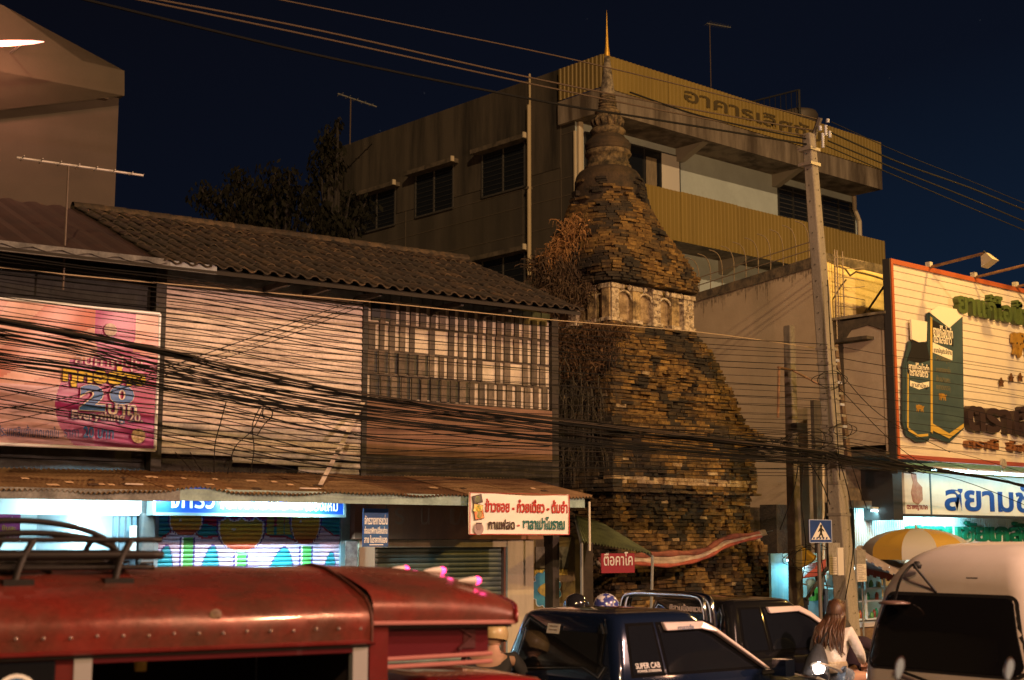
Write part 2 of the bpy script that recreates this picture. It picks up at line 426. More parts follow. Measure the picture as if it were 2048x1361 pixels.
# fascia boards
f0 = L.Y(0, 486, ve+.03); f1 = L.Y(338, 534, ve+.03)
fm = M('weathered_fascia', (.17,.165,.16), .8, c2=(.08,.078,.076), ns=4, streak=False, fine=.2)
def fascia(px0, py0, px1, py1, hpx, m_, v, nm='fascia_board'):
    a = L.Y(px0, py0, v); c = L.Y(px1, py1, v); h = hpx*16.5/2872
    ex = (c-a)*0
    b = MB(); b.hexa([a+Vector((0,0,-h)), c+Vector((0,0,-h)), c+Vector((0,.03,-h)), a+Vector((0,.03,-h))], [a, c, c+Vector((0,.03,0)), a+Vector((0,.03,0))]); b.build(nm, m_, SH, L)
fascia(-200, 458, 341, 519, 20, fm, ve+.02)
fascia(341, 521, 434, 532, 18, M('pale_fascia', (.28,.30,.32), .7, c2=(.19,.20,.22), ns=5), ve+.02)
fascia(330, 537, 730, 590, 7, MATS['pale_blue_sheet'], V0-.02, 'rail')
for px in (560, 640, 742, 905, 1000): # rafter ends
    c = L.Y(px, 560, ve+.35); bx('rafter', (c.x-.025, ve+.12, zE0-.05), (c.x+.025, V0+.05, zE0+.02), MATS['black_timber'], SH, L)

# awning of corrugated sheets
AW = thing('awning', (9, V0-1.4, 2.8), 'rusty corrugated metal awning over the three shopfronts', 'awning', fr=L)
va, vb = V0-1.52, V0+.03
rust = [M('rusty_sheet', (.42,.27,.14), .7, c2=(.24,.14,.07), ns=2.2, fine=.12), M('orange_rust_sheet', (.44,.26,.12), .65, c2=(.28,.15,.07), ns=3, fine=.1), M('dark_rust_sheet', (.26,.14,.07), .75, c2=(.13,.07,.04), ns=3, fine=.15)]
uE = L.Y(1180, 985, va).x
def warp(u):   # hand-bent front edge of the sheets
    px = 0
    w0 = -.02+.012*math.sin(u*3.1)+.008*math.sin(u*7.7)
    c = u_(400, 990, va)
    w0 += .04*math.exp(-((u-c)/.32)**2)
    return w0
nsh = 13; us = ua+3.5
edges_ = [us+i*(uE-us)/nsh for i in range(nsh+1)]
for i in range(nsh):
    b = MB(); a, c = edges_[i]-.03, edges_[i+1]+.03; nn = int((c-a)/.027)
    sx = -.35 if i < 4 else 0
    th = .004*(i % 2)
    for (v_, zz, k2) in ((va, 0, 0), ((va+vb)/2, .5, .5), (vb, 1, 1)):
        for q in range(nn+1):
            u = a+(c-a)*q/nn
            zf = 2.83+.010*(u-7)+warp(u)*(1-k2)+(rnd.uniform(-.004,.004) if q % 4 == 0 else 0)
            b.v.append((u+(sx*k2), v_+.02*math.sin(u*4), zf+zz*.27+.015*math.cos(q*PI)+th))
    m_ = nn+1
    for k2 in range(2):
        for q in range(nn): b.f.append((k2*m_+q, k2*m_+q+1, (k2+1)*m_+q+1, (k2+1)*m_+q))
    b.build('sheet', rust[(1, 0, 2, 0, 1, 0, 0, 1, 0, 0, 2, 0, 0)[i]], AW, L)
teal = M('teal_paint', (.30,.42,.40), .6, c2=(.18,.26,.25), ns=4, streak=False, fine=.1)
gw = M('grey_weathered_beam', (.24,.24,.23), .8, c2=(.12,.115,.11), ns=5, fine=.2)
uw = u_(362, 1000, va)
bx('front_beam', (us, va+.03, 2.71), (uw, va+.09, 2.825), gw, AW, L)
bx('front_beam', (uw-.02, va+.05, 2.72), (uE-.05, va+.11, 2.85), teal, AW, L)
for i in range(9):
    u = us+.4+i*(uE-us-.6)/8; bx('bracket', (u-.02, va+.1, 2.76), (u+.02, vb, 2.80), teal, AW, L)
pp = L.Y(1182, 985, va+.06); pq = L.Y(1184, 1102, va+.06)
MB().tube([(pp.x-.03, va+.06, 2.8), (pp.x-.03, va+.06, pq.z)], .016, 8).build('end_pipe', M('cream_pipe', (.55,.5,.4), .6), AW, L)
for q in range(26):
    px = rnd.uniform(10, 1120); c = L.Y(px, 970, va+rnd.uniform(.1, .9)); zz_ = 2.83+.010*(c.x-7)+warp(c.x)*(1-(c.y-va)/1.5)+.27*(c.y-va)/1.5+.022
    s_ = rnd.uniform(.02, .07); MB().hexa([(c.x-s_, c.y-.02, zz_-.005), (c.x+s_, c.y-.03, zz_-.006), (c.x+s_*.8, c.y+.03, zz_+.010), (c.x-s_*1.1, c.y+.02, zz_+.006)], [(c.x-s_, c.y-.02, zz_), (c.x+s_, c.y-.03, zz_), (c.x+s_*.8, c.y+.03, zz_+.016), (c.x-s_*1.1, c.y+.02, zz_+.012)]).build('rust_flake', (M('pale_flake', (.62,.42,.24), .8), M('dark_flake', (.06,.035,.02), .8))[q % 3 == 0], AW, L)
# debris on the awning
for (px, py, l_) in ((620, 978, .28), (450, 1012, .0), (268, 965, .2)):
    if l_:
        c = L.Y(px, py, va+.25); b = MB(); b.box((c.x-l_/2, c.y-.01, 2.885), (c.x+l_/2, c.y+.01, 2.90)); b.build('splinter', MATS['raw_pale_wood'], None, L, label={620: 'pale wood splinter lying on the awning right of the painted shutter', 268: 'short pale wood splinter lying on the awning above the lit shop'}[px], cat='splinter')

# ground floor: lit shop on the far left
shop_w = M('shop_white_wall', (.72,.78,.78), .7, c2=(.6,.66,.66), ns=3)
us2 = u_(262, 1080)
x0 = us-1.5
RM = MB(); RM.box((x0, V0+3.2, 0), (us2+.1, V0+3.3, 2.95)); RM.build('back_wall', shop_w, SH, L)
bx('ceiling', (x0, V0+.2, 2.9), (us2+.1, V0+3.2, 2.96), shop_w, SH, L)
bx('side_wall', (us2+.0, V0+.1, 0), (us2+.10, V0+3.2, 2.9), M('shop_side_wall', (.5,.56,.6), .7, c2=(.4,.46,.5), ns=2), SH, L)
bx('shop_floor', (x0, V0, .13), (us2, V0+3.2, .15), M('shop_tiles', (.5,.5,.48), .35), SH, L)
bx('header', (x0, V0-.01, 2.58), (us2+.12, V0+.05, 2.99), M('white_header', (.66,.74,.76), .6), SH, L)
for i in range(4): bx('folding_door', (us2-.20+i*.075, V0+.02, .15), (us2-.155+i*.075, V0+.08, 2.57), M('blue_grey_door', (.12,.19,.24), .5), SH, L)
def tube_lamp(a, c, fr, label, power, col=(.55,.9,1.0), group=None, es=14, rad=.017, light=True, tilt=0):
    t = thing('fluorescent_lamp', a, label, 'lamp', group, fr)
    MB().tube([a, c], rad, 8).build('tube', M('fluorescent_glow', 'd8fbff', em='c8f6ff', es=es), t, fr)
    a_, c_ = Vector(a), Vector(c); up = Vector((0, 0, .035))
    d_ = (c_-a_).normalized(); sdv = Vector((0, .03, 0))
    b = MB(); b.hexa([a_+up-sdv, c_+up-sdv, c_+up+sdv, a_+up+sdv], [a_+up*2-sdv, c_+up*2-sdv, c_+up*2+sdv, a_+up*2+sdv]); b.build('batten', M('white_batten', (.7,.7,.7), .5), t, fr)
    if light:
        tilt_ = tilt
        ld = bpy.data.lights.new('tube_light', 'AREA'); ld.shape = 'RECTANGLE'; ld.size = (c_-a_).length; ld.size_y = .05; ld.energy = power; ld.color = col
        lo = bpy.data.objects.new('tube_light', ld); COL.objects.link(lo); lo.parent = t; lo.location = (c_-a_)/2+Vector((0, -.0, -.03)); lo.rotation_euler = (R(tilt), 0, 0)
    return t
tube_lamp((4.6, V0+1.3, 2.78), (5.8, V0+1.3, 2.78), L, 'fluorescent tube on the ceiling of the lit shop, further left', 170, group='fluorescent tubes in the lit shop')
tube_lamp((6.1, V0+1.6, 2.78), (7.3, V0+1.6, 2.78), L, 'fluorescent tube on the ceiling of the lit shop, nearer the folding doors', 170, group='fluorescent tubes in the lit shop')
# goods inside
def poster(px0, py0, px1, py1, v, mat, label, name='poster', th=.012, fr=L):
    a = fr.Y(px0, py1, v); c = fr.Y(px1, py0, v)
    t = thing(name, ((a.x+c.x)/2, v, a.z), label, name.split('_')[-1], fr=fr)
    bx('panel', (a.x, v, a.z), (c.x, v+th, c.z), mat, t, fr)
    return t, a, c
mag = M('magenta_print', (.42,.03,.22), .4, c2=(.5,.08,.3), ns=3)
cream_p = M('cream_print', (.75,.66,.4), .5); white_p = M('white_print', (.82,.82,.8), .5); yel_p = M('yellow_print', (.8,.55,.03), .5)
t, a, c = poster(-30, 1018, 42, 1078, V0+.6, mag, 'magenta poster with yellow and white lettering hanging in the lit shop')
text('lettering', 'ทุกอย่าง', (a.x+.18, c.z-.17), (c.x-.05, c.z-.09), V0+.59, white_p, t, L, .004); text('lettering', 'ชิ้นละ', (a.x+.18, c.z-.245), (c.x-.05, c.z-.185), V0+.59, yel_p, t, L, .004); text('lettering', '20 บาท', (a.x+.18, c.z-.33), (c.x-.03, c.z-.26), V0+.59, white_p, t, L, .004)
SHF = thing('shelf', (u_(180, 1090, V0+2.6), V0+2.8, .15), 'white display shelf with red and orange goods in the lit shop', 'shelf', fr=L)
a = L.Y(150, 1051, V0+2.6); c = L.Y(242, 1200, V0+2.6)
for i in range(5): bx('board', (a.x, V0+2.55, a.z-.02-i*.3), (c.x, V0+2.95, a.z-i*.3), white_p, SHF, L)
for xx in (a.x, (a.x+c.x)/2, c.x-.03): bx('upright', (xx, V0+2.56, .15), (xx+.03, V0+2.94, a.z-.02), white_p, SHF, L)
pk = [M('red_goods', (.5,.03,.02), .4), M('purple_goods', (.12,.02,.22), .4), M('orange_goods', (.55,.18,.05), .4), M('green_goods', (.1,.4,.1), .4), M('pink_goods', (.6,.2,.35), .4)]
for i in range(26):
    r_ = i % 3; x = a.x+.05+rnd.random()*(c.x-a.x-.16)
    o = bx('carton', (x, V0+2.52-rnd.random()*.02+(i // 3)*.002, a.z-.3-r_*.3), (x+.05+rnd.random()*.05, V0+2.75, a.z-.3-r_*.3+.12+rnd.random()*.12), pk[rnd.randrange(3)], None, L, label='small coloured carton on the white shelf in the lit shop', cat='carton', group='cartons on the shop shelf')
for i in range(9):
    x = L.Y(20+i*9, 1090, V0+.9).x
    MB().lathe([(0,0),(.035,.01),(.05,.06),(.03,.11),(.0,.13)], (x, V0+.9+(i % 2)*.08, 1.96+(i % 3)*.03), 8).build('plush_toy', pk[(i*2+3) % 5] if i % 2 else white_p, None, L, smooth=True, label='small bright soft goods heaped on the counter of the lit shop', cat='goods', group='soft goods on the shop counter')
bx('counter', (us, V0+.7, .15), (L.Y(104, 1100, V0+1).x, V0+1.2, 1.95), white_p, None, L, label='tall white display counter in the lit shop', cat='counter')

# pier between shop 1 and 2 with an electric box
bx('pier', (us2+.11, V0-.02, .13), (u_(311), V0+.2, 3.0), M('grimy_pier', (.10,.11,.11), .8, c2=(.05,.05,.05), ns=5, bump=.4), SH, L)
a = L.Y(277, 1110, V0-.06); c = L.Y(308, 1027, V0-.06)
o = bx('meter_cabinet', (a.x, V0-.13, a.z-.1), (c.x, V0-.03, c.z), M('grey_cabinet', (.07,.075,.08), .6, c2=(.13,.11,.10), ns=5), None, L, label='tall grey metal cabinet on the pier left of the painted shutter', cat='cabinet'); bevel(o, .02)
a = L.Y(256, 1105, V0-.03); c = L.Y(272, 1052, V0-.03)
bx('notice', (a.x, V0-.06, a.z), (c.x, V0-.045, c.z), M('white_notice', (.75,.8,.8), .5), None, L, label='narrow white notice board beside the folding doors', cat='notice')

# painted roller shutter (the painting is the coloured coat of each slat)
sx0, sx1 = u_(312, 1080), u_(686, 1080); zb, ztp = .2, 2.62
SHU = thing('roller_shutter', ((sx0+sx1)/2, V0, .13), 'roller shutter painted with orange flowers on green stems, turquoise and pink', 'shutter', fr=L)
def lerp(a, b, t): t = max(0, min(1, t)); return tuple(a[i]+(b[i]-a[i])*t for i in range(3))
TQ=(.02,.30,.38); LV=(.62,.52,.72); OR=(.62,.20,.05); YE=(.72,.50,.04); RD=(.40,.02,.05); PU=(.10,.05,.28); WH=(.8,.8,.85); GN=(.10,.42,.10); RO=(.52,.10,.05)
def paint(u, v):
    """u 0..1 across, v = metres below the lintel (z 2.62)"""
    X = u*3.74; Yv = v/.176*1.0     # roughly hundreds of photo pixels
    Yv = v*2.6
    c = LV
    # turquoise sky above a wavy line
    wl = .62+.20*math.sin(u*16.5+2.6)+.10*math.sin(u*34+.5)
    if Yv < wl: c = TQ
    if abs(Yv-wl) < .03: c = RD
    if Yv < .34+.08*math.sin(u*24) and .22 < u < .84: c = RD
    # drips
    for k, cx in enumerate((.60, .655, .70)):
        if abs(u-cx) < .018 and Yv < .62: c = (.45,.42,.06)
    # flower bells
    for (cx, wd, top, bot) in ((.145, .082, -.15, .70), (.44, .118, .10, 1.18), (.80, .082, -.15, .98)):
        dx = (u-cx)/wd
        if Yv > top:
            half = math.sqrt(max(0, 1-max(0, (Yv-top-.35)/(bot-top-.35))**2.2)) if Yv > top+.35 else 1
            edge = top+.13*abs(math.sin(dx*PI*1.5)) 
            if abs(dx) < half*1.14 and Yv < bot+.07 and Yv > edge-.06: c = PU
            if abs(dx) < half*1.05 and Yv < bot+.02 and Yv > edge-.03: c = WH
            if abs(dx) < half*.98 and Yv < bot-.02 and Yv > edge+.02:
                c = lerp(YE, OR, (Yv-top-.3)/(bot-top)*1.6)
                if Yv > bot-.22: c = RO
                if Yv < top+.30: c = lerp((.30,.30,.05), YE, (Yv-top)/.3)
                if (dx+.35)**2+((Yv-top-.38)*2.5)**2 < .012: c = WH
    for (cx, top) in ((.155, .72), (.44, 1.22), (.805, 1.0)):
        if Yv > top:
            if abs(u-cx) < .040: c = PU
            if abs(u-cx) < .030: c = GN
            if abs(u-cx+.026) < .005: c = WH
    for (cx, wd, top) in ((.05, .07, .98), (.29, .07, .98), (.68, .10, 1.05), (.955, .06, 1.2)):
        dx = (u-cx+.02*(Yv-top))/wd
        if Yv > top+1.4*dx*dx-.03: c = PU
        if Yv > top+1.6*dx*dx+.02: c = TQ if Yv < 1.8 else LV
    n = .9+.2*rnd.random()
    return tuple(max(0, min(1, k*n)) for k in c)
pmat = M('spray_paint', r=.45, attr='tint', c2=(.72,.72,.72), ns=3, spec=.4)
sp = .0535; ns_ = int((ztp-zb)/sp)
for j in range(ns_):
    z1 = ztp-sp*j; b = MB(); nn = 200 if z1 > 1.6 else 24
    pf = [(0, 0), (-.014, -.006), (-.018, -.022), (-.012, -.040), (0, -.049), (.006, -.0535)]
    for (y, dz) in pf:
        for q in range(nn+1): b.v.append((sx0+.03+(sx1-sx0-.06)*q/nn, V0+.05+y, z1+dz))
    for k2 in range(len(pf)-1):
        for q in range(nn):
            a = k2*(nn+1)+q; b.f.append((a, a+nn+1, a+nn+2, a+1)); b.fc.append(paint((q+.5)/nn, ztp-(z1+pf[k2][1])))
    b.build('slat', pmat, SHU, L)
gm = M('shutter_guide', (.22,.30,.33), .5, .3)
bx('guide', (sx0-.02, V0-.0, .13), (sx0+.03, V0+.09, 2.66), gm, SHU, L); bx('guide', (sx1-.03, V0, .13), (sx1+.03, V0+.09, 2.66), gm, SHU, L)
bx('lintel', (sx0-.02, V0+.0, 2.64), (sx1+.05, V0+.2, 3.0), M('dark_lintel', (.07,.08,.08), .8), SH, L)

# blue shop sign over the painted shutter
S = thing('shop_sign', ((sx0+sx1)/2, V0-.3, 2.6), 'lit blue sign with white Thai lettering over the painted shutter', 'sign', fr=L)
a = L.Y(311, 1021, V0-.32); c = L.Y(688, 1033, V0-.32); zs = (a.z+c.z)/2
bx('panel', (a.x, V0-.30, zs), (c.x, V0-.16, zs+.36), M('blue_sign_face', (.01,.06,.42), .35, em=(.01,.10,.60), es=.35), S, L)  # face given a glow of its own; the tube outside lights it
for (p0, p1) in (((a.x-.03, V0-.32, zs-.035), (c.x+.03, V0-.14, zs)), ((a.x-.03, V0-.32, zs+.36), (c.x+.03, V0-.14, zs+.385)), ((a.x-.03, V0-.32, zs), (a.x, V0-.14, zs+.36)), ((c.x, V0-.32, zs), (c.x+.03, V0-.14, zs+.36))):
    bx('frame', p0, p1, M('sign_frame', (.35,.48,.5), .4, .5), S, L)
lw = M('white_lettering', (.85,.88,.9), .4, em=(.55,.75,.9), es=.6)  # lettering glow added to match the lit face
ta, tb = L.Y(338, 1022, V0-.31), L.Y(604, 1022, V0-.31)
text('lettering', 'จักรวาลการแว่น', (ta.x, zs+.05), (tb.x, zs+.34), V0-.302, lw, S, L, .004, .012)
ta, tb = L.Y(612, 1022, V0-.31), L.Y(676, 1022, V0-.31)
text('lettering', 'เชียงใหม่', (ta.x, zs+.04), (tb.x, zs+.19), V0-.302, lw, S, L, .004, .0)
tube_lamp((sx0+.75, V0-.50, 2.80), (sx0+1.95, V0-.50, 2.80), L, 'fluorescent tube under the awning above the blue lit sign', 105, tilt=32)
tube_lamp((5.4, V0-.45, 2.82), (6.9, V0-.45, 2.82), L, 'fluorescent tube under the awning in front of the white shop header', 45, tilt=45)
# teal side post and brown fascia
bx('pier', (u_(688, 1060), V0-.0, .13), (u_(712, 1150), V0+.3, 2.99), teal, SH, L)
fbx0, fbx1 = u_(700, 1040), u_(1076, 1040)
a = L.Y(900, 1079, V0-.12)
bx('brown_fascia', (fbx0, V0-.12, a.z), (fbx1, V0+.05, 3.02), M('orange_brown_paint', (.25,.105,.05), .75, c2=(.18,.075,.04), ns=2.5, fine=.08, streak=True), SH, L)
gh = M('ghost_lettering', (.22,.125,.075), .8)
for q, (px, s_) in enumerate(((790, 'ร'), (842, 'น'), (900, 'เ'), (915, 'A'))):
    c = L.Y(px, 1060, V0-.12); text('ghost_letter', s_, (c.x, 2.5), (c.x+.14, 2.72), V0-.121, gh, SH, L, .002)
cream_w = M('cream_render', (.44,.38,.27), .8, c2=(.32,.28,.2), ns=3, bump=.2, streak=True)
bx('pier', (u_(712, 1150)+.005, V0-.06, .13), (u_(744, 1150), V0+.3, a.z-.005), cream_w, SH, L)
bx('pier', (u_(1010, 1150), V0-.06, .13), (u_(1062, 1150), V0+.3, a.z-.005), cream_w, SH, L)
b0, b1 = u_(744, 1150), u_(1010, 1150)
zt2 = L.Y(880, 1095, V0).z
bx('lintel', (b0, V0-.04, zt2), (b1, V0+.25, a.z-.005), cream_w, SH, L)
SH3 = thing('roller_shutter', ((b0+b1)/2, V0, .13), 'plain grey-green roller shutter below the brown fascia', 'shutter', fr=L)
gs = M('grey_green_slat', (.17,.21,.18), .5, .1, c2=(.10,.13,.115), ns=3, streak=True)
me_b = MB(); wv = (b1-b0-.06)
pf = [(0, 0), (-.016, -.008), (-.02, -.028), (-.014, -.050), (0, -.062), (.006, -.066)]
for (y, dz) in pf:
    for xx in (-wv/2, wv/2): me_b.v.append((xx, y, dz))
for k2 in range(5): me_b.f.append((2*k2, 2*k2+2, 2*k2+3, 2*k2+1))
gme = bpy.data.meshes.new('slat'); gme.from_pydata(me_b.v, [], me_b.f)
for j in range(int((zt2-.2)/.066)): link('slat', gme, gs, SH3, ((b0+b1)/2, V0+.06, zt2-.005-.066*j), L)
bx('guide', (b1-.035, V0-.02, .13), (b1+.0, V0+.05, zt2), M('rusty_guide', (.16,.06,.03), .7), SH3, L); bx('guide', (b0, V0-.02, .13), (b0+.03, V0+.05, zt2), gm, SH3, L)
# dusty poster on pier
a = L.Y(688, 1136, V0-.1); c = L.Y(713, 1083, V0-.1)
bx('wall_poster', (a.x, V0-.13, a.z), (c.x, V0-.115, c.z), M('grey_poster', (.2,.19,.18), .6, c2=(.07,.06,.06), ns=14), None, L, label='grey faded poster on the pier right of the painted shutter', cat='poster')

# hanging blue sign
v = V0-1.15
a = L.Y(726, 1094, v); c = L.Y(777, 1018, v)
S = thing('hanging_sign', ((a.x+c.x)/2, v, a.z), 'small blue hanging sign with white handwritten Thai lines', 'sign', fr=L)
bx('board', (a.x, v, a.z), (c.x, v+.02, c.z), M('blue_board', (.015,.10,.30), .45, c2=(.02,.07,.22), ns=4), S, L)
W2 = c.x-a.x; H2 = c.z-a.z
for k2, (s_, y1, y0) in enumerate((('จักรวาลการแว่น', .84, .58), ('ซ่อมนาฬิกาเปลี่ยนถ่าน', .53, .34), ('สาย ในราคากันเอง', .30, .10))):
    text('lettering', s_, (a.x+.04*W2, a.z+y0*H2), (c.x-.04*W2, a.z+y1*H2), v-.001, white_p, S, L, .003, .02)
bx('arrow', (a.x+.25*W2, v-.004, a.z+.04*H2), (a.x+.8*W2, v, a.z+.065*H2), white_p, S, L)
for xx in (a.x+.05, c.x-.03): MB().tube([(xx, v+.01, c.z), (xx+.01, v+.01, 2.74)], .006, 5).build('wire', MATS['black_timber'], S, L)

# white food banner
v = V0-1.60
a = L.Y(937, 1069, v); c = L.Y(1137, 990, v)
S = thing('banner', ((a.x+c.x)/2, v, a.z), 'white vinyl food banner with red and green Thai lettering and food pictures', 'banner', fr=L)
def cloth(x0, x1, z0, z1, y, amp, nx=40, nz=14, mat=None, name='cloth', parent=None, fr=L, ph=0, sag=.0, tint=None):
    b = MB()
    for j in range(nz+1):
        for i in range(nx+1):
            u, q = i/nx, j/nz
            yy = y+amp*(math.sin(u*9+q*3+ph)*.5+math.sin(u*23-q*7+ph)*.25+math.sin(q*5+u*2)*.3)
            b.v.append((x0+(x1-x0)*u, yy, z0+(z1-z0)*q-sag*math.sin(PI*u)*(.4+.6*q)+sag*.3*math.sin(u*7)))
    for j in range(nz):
        for i in range(nx):
            a = j*(nx+1)+i; b.f.append((a, a+1, a+nx+2, a+nx+1))
            if tint: b.fc.append(tint((i+.5)/nx, (j+.5)/nz))
    return b.build(name, mat, parent, fr, smooth=True)
W2 = c.x-a.x; H2 = c.z-a.z
tone = lambda u, q: (.85,.83,.78)
cloth(a.x, c.x, a.z, c.z, v, .012, 50, 16, M('banner_vinyl', (.80,.78,.72), .4), 'sheet', S, L, sag=.02)
redp = M('red_lettering', (.42,.02,.02), .5); dg_ = M('dark_green_lettering', (.01,.12,.12), .5); dbr = M('dark_brown_lettering', (.05,.02,.02), .5)
text('lettering', 'ข้าวซอย - ก๋วยเตี๋ยว - ต้มยำ', (a.x+.15*W2, a.z+.53*H2), (c.x-.02*W2, a.z+.86*H2), v-.02, redp, S, L, .002, .03)
text('lettering', 'กาแฟสด', (a.x+.18*W2, a.z+.12*H2), (a.x+.44*W2, a.z+.36*H2), v-.02, dbr, S, L, .002, .03)
text('lettering', '-', (a.x+.465*W2, a.z+.2*H2), (a.x+.49*W2, a.z+.235*H2), v-.02, redp, S, L, .002)
text('lettering', 'ชาลาเปาโบราณ', (a.x+.52*W2, a.z+.12*H2), (a.x+.95*W2, a.z+.44*H2), v-.02, dg_, S, L, .002, .03)
for (p0, p1) in (((0,-.01),(1,.01)), ((0,.99),(1,1.0)), ((0,0),(.008,1)), ((.992,0),(1,1))):
    bx('border', (a.x+p0[0]*W2, v-.021, a.z+p0[1]*H2), (a.x+p1[0]*W2, v-.019, a.z+p1[1]*H2), redp, S, L)
for k2, (cx, cz, m_, m2) in enumerate(((.075,.84,'dark_photo','grey_dish'), (.08,.62,'noodle_photo','egg_yellow'), (.09,.46,'soup_photo','green_goods'))):
    col = {'dark_photo': (.05,.04,.04), 'noodle_photo': (.5,.3,.1), 'soup_photo': (.4,.12,.05)}[m_]
    x = a.x+cx*W2; zz = a.z+cz*H2; mtr = Matrix.Translation((x, v-.024, zz)) @ Matrix.Rotation(R((-12, 8, -10)[k2]), 4, 'Y')
    MB().box((-.072, 0, -.052), (.072, .003, .052), mtr).build('photo_edge', dbr, S, L)
    MB().box((-.066, -.002, -.046), (.066, -.0005, .046), mtr).build('photo', M(m_, col, .5, c2=tuple(min(1, q*3) for q in col), ns=25), S, L)
    MB().lathe([(0, -.004), (.032, -.005), (.042, -.0025)], (x, v-.024, zz), 16, 'Y').build('dish', M(m2+'_print', {'grey_dish': (.12,.12,.12), 'egg_yellow': (.75,.5,.05), 'green_goods': (.5,.3,.15)}[m2], .5, c2=(.2,.25,.05), ns=40), S, L)
x = a.x+.085*W2; zz = a.z+.13*H2
MB().lathe([(0, -.004), (.075, -.005)], (x, v-.022, zz), 18, 'Y').build('saucer', M('saucer_print', (.35,.25,.25), .5), S, L)
MB().prism([(-.045,.075),(.045,.075),(.038,.01),(.02,-.012),(-.02,-.012),(-.038,.01)], (v-.033, v-.028), lambda p_, q_, w_: (x+p_, w_, zz+q_)).build('cup', M('cup_print', (.25,.17,.17), .5), S, L)
MB().box((x-.04, v-.036, zz+.062), (x+.04, v-.034, zz+.076)).build('coffee', dbr, S, L)

# pink banner on the upper floor
v = V0-.22
a = L.Y(310, 901, v); c = L.Y(310, 631, v); x0 = L.Y(-160, 700, v).x
S = thing('billboard', ((x0+a.x)/2, v, a.z), 'orange and magenta vinyl billboard in a white tube frame reading 20 on the upper floor', 'billboard', fr=L)
x1 = a.x; z0, z1 = a.z, c.z+.02
def bt(u, q):
    X = x0+(x1-x0)*u; px = (X-x0)/(x1-x0)
    f = (X-(x1-1.9))/1.9    # 0 at frame left edge .. 1
    base = lerp((.62,.28,.22), (.56,.14,.07), .5+.5*math.sin(f*6+q*5))
    ray = math.sin(math.atan2(q-.15, f+.35)*14)
    if ray > .3: base = lerp(base, (.72,.42,.33), .7)
    if q < .42 and f < .5: base = lerp(base, (.66,.42,.50), .75)
    cxm, czm = .78, .36
    d1 = ((f-.80)/.43)**2+((q-.30)/.40)**2; d2 = ((f-.72)/.13)**2+((q-.92)/.42)**2
    d3 = (abs(f-.80+.18*(q-.3))/.30)
    if d1 < 1 or d2 < 1 or (q > .25 and q < .62 and d3 < 1) : base = lerp((.42,.03,.22), (.45,.015,.09), (f-.5)*1.5) if q > .2 else (.50,.12,.34)
    if q < .25 and f > .62: base = (.48,.07,.30)
    return base
cloth(x0, x1, z0, z1, v, .016, 220, 70, M('billboard_print', r=.32, attr='tint', c2=(.84,.84,.84), ns=6, spec=.5), 'sheet', S, L, sag=.0, tint=bt)
frm = M('white_tube', (.8,.82,.85), .35)
for q, (p0, p1) in enumerate((((x0, v, z0), (x1, v, z0)), ((x0, v, z1), (x1, v, z1)), ((x1, v, z0), (x1, v, z1)))): MB().tube([p0, p1], .019, 8).build('frame_tube', frm, S, L)
def LB(px, py): p_ = L.Y(px, py, v-.03); return (p_.x, p_.z)
def ltext(s_, p0, p1, mat, out=None, ext=.002, bold=0, skew=-.0, nm='lettering', dy=0, yy=None, par=None):
    A, B = LB(*p0), LB(*p1); 
    if out: text(nm, s_, (A[0]-.006, A[1]-.006), (B[0]+.006, B[1]+.006), v-.026-dy, out, par or S, L, ext, bold+.03, 0, skew)
    text(nm, s_, A, B, v-.030-dy, mat, par or S, L, ext, bold, 0, skew)
bl = M('blue_lettering', (.02,.14,.48), .4); ol = M('cream_outline', (.75,.62,.5), .4); nv = M('navy_lettering', (.05,.09,.3), .4); wpk = M('pale_pink_lettering', (.7,.5,.55), .4)
ltext('2', (159, 820), (212, 772), bl, ol, bold=.045); ltext('0', (219, 808), (269, 773), bl, ol, bold=.045)
ltext('บาท', (216, 829), (274, 811), ol, nv, bold=.02)
ltext('Everything 20.', (143, 843), (286, 828), wpk, nv, bold=.02)
ltext('ทุกอย่าง', (125, 772), (292, 738), yel_p, M('dark_outline', (.06,.02,.02), .5), bold=.05)
ltext('สินค้าญี่ปุ่น', (150, 735), (285, 715), wpk)
ltext('ประเทศสินค้ามากมายใน', (-6, 872), (118, 854), nv); ltext('ราคา', (128, 874), (158, 860), nv); ltext('20 บาท', (166, 876), (228, 856), bl, bold=.02)
A = LB(277, 872); MB().lathe([(0, -.003), (.085, -.004)], (A[0], v-.025, A[1]), 20, 'Y').build('round_badge', M('cream_badge', (.70,.55,.35), .5, c2=(.3,.18,.1), ns=30), S, L)
A = LB(221, 660); MB().lathe([(0, -.003), (.075, -.004)], (A[0], v-.025, A[1]), 20, 'Y').build('round_badge', M('pale_badge', (.72,.62,.55), .5, c2=(.5,.35,.35), ns=22), S, L)
MB().box((A[0]-.05, v-.028, A[1]-.16), (A[0]+.05, v-.026, A[1]-.08)).build('blue_patch', nv, S, L)

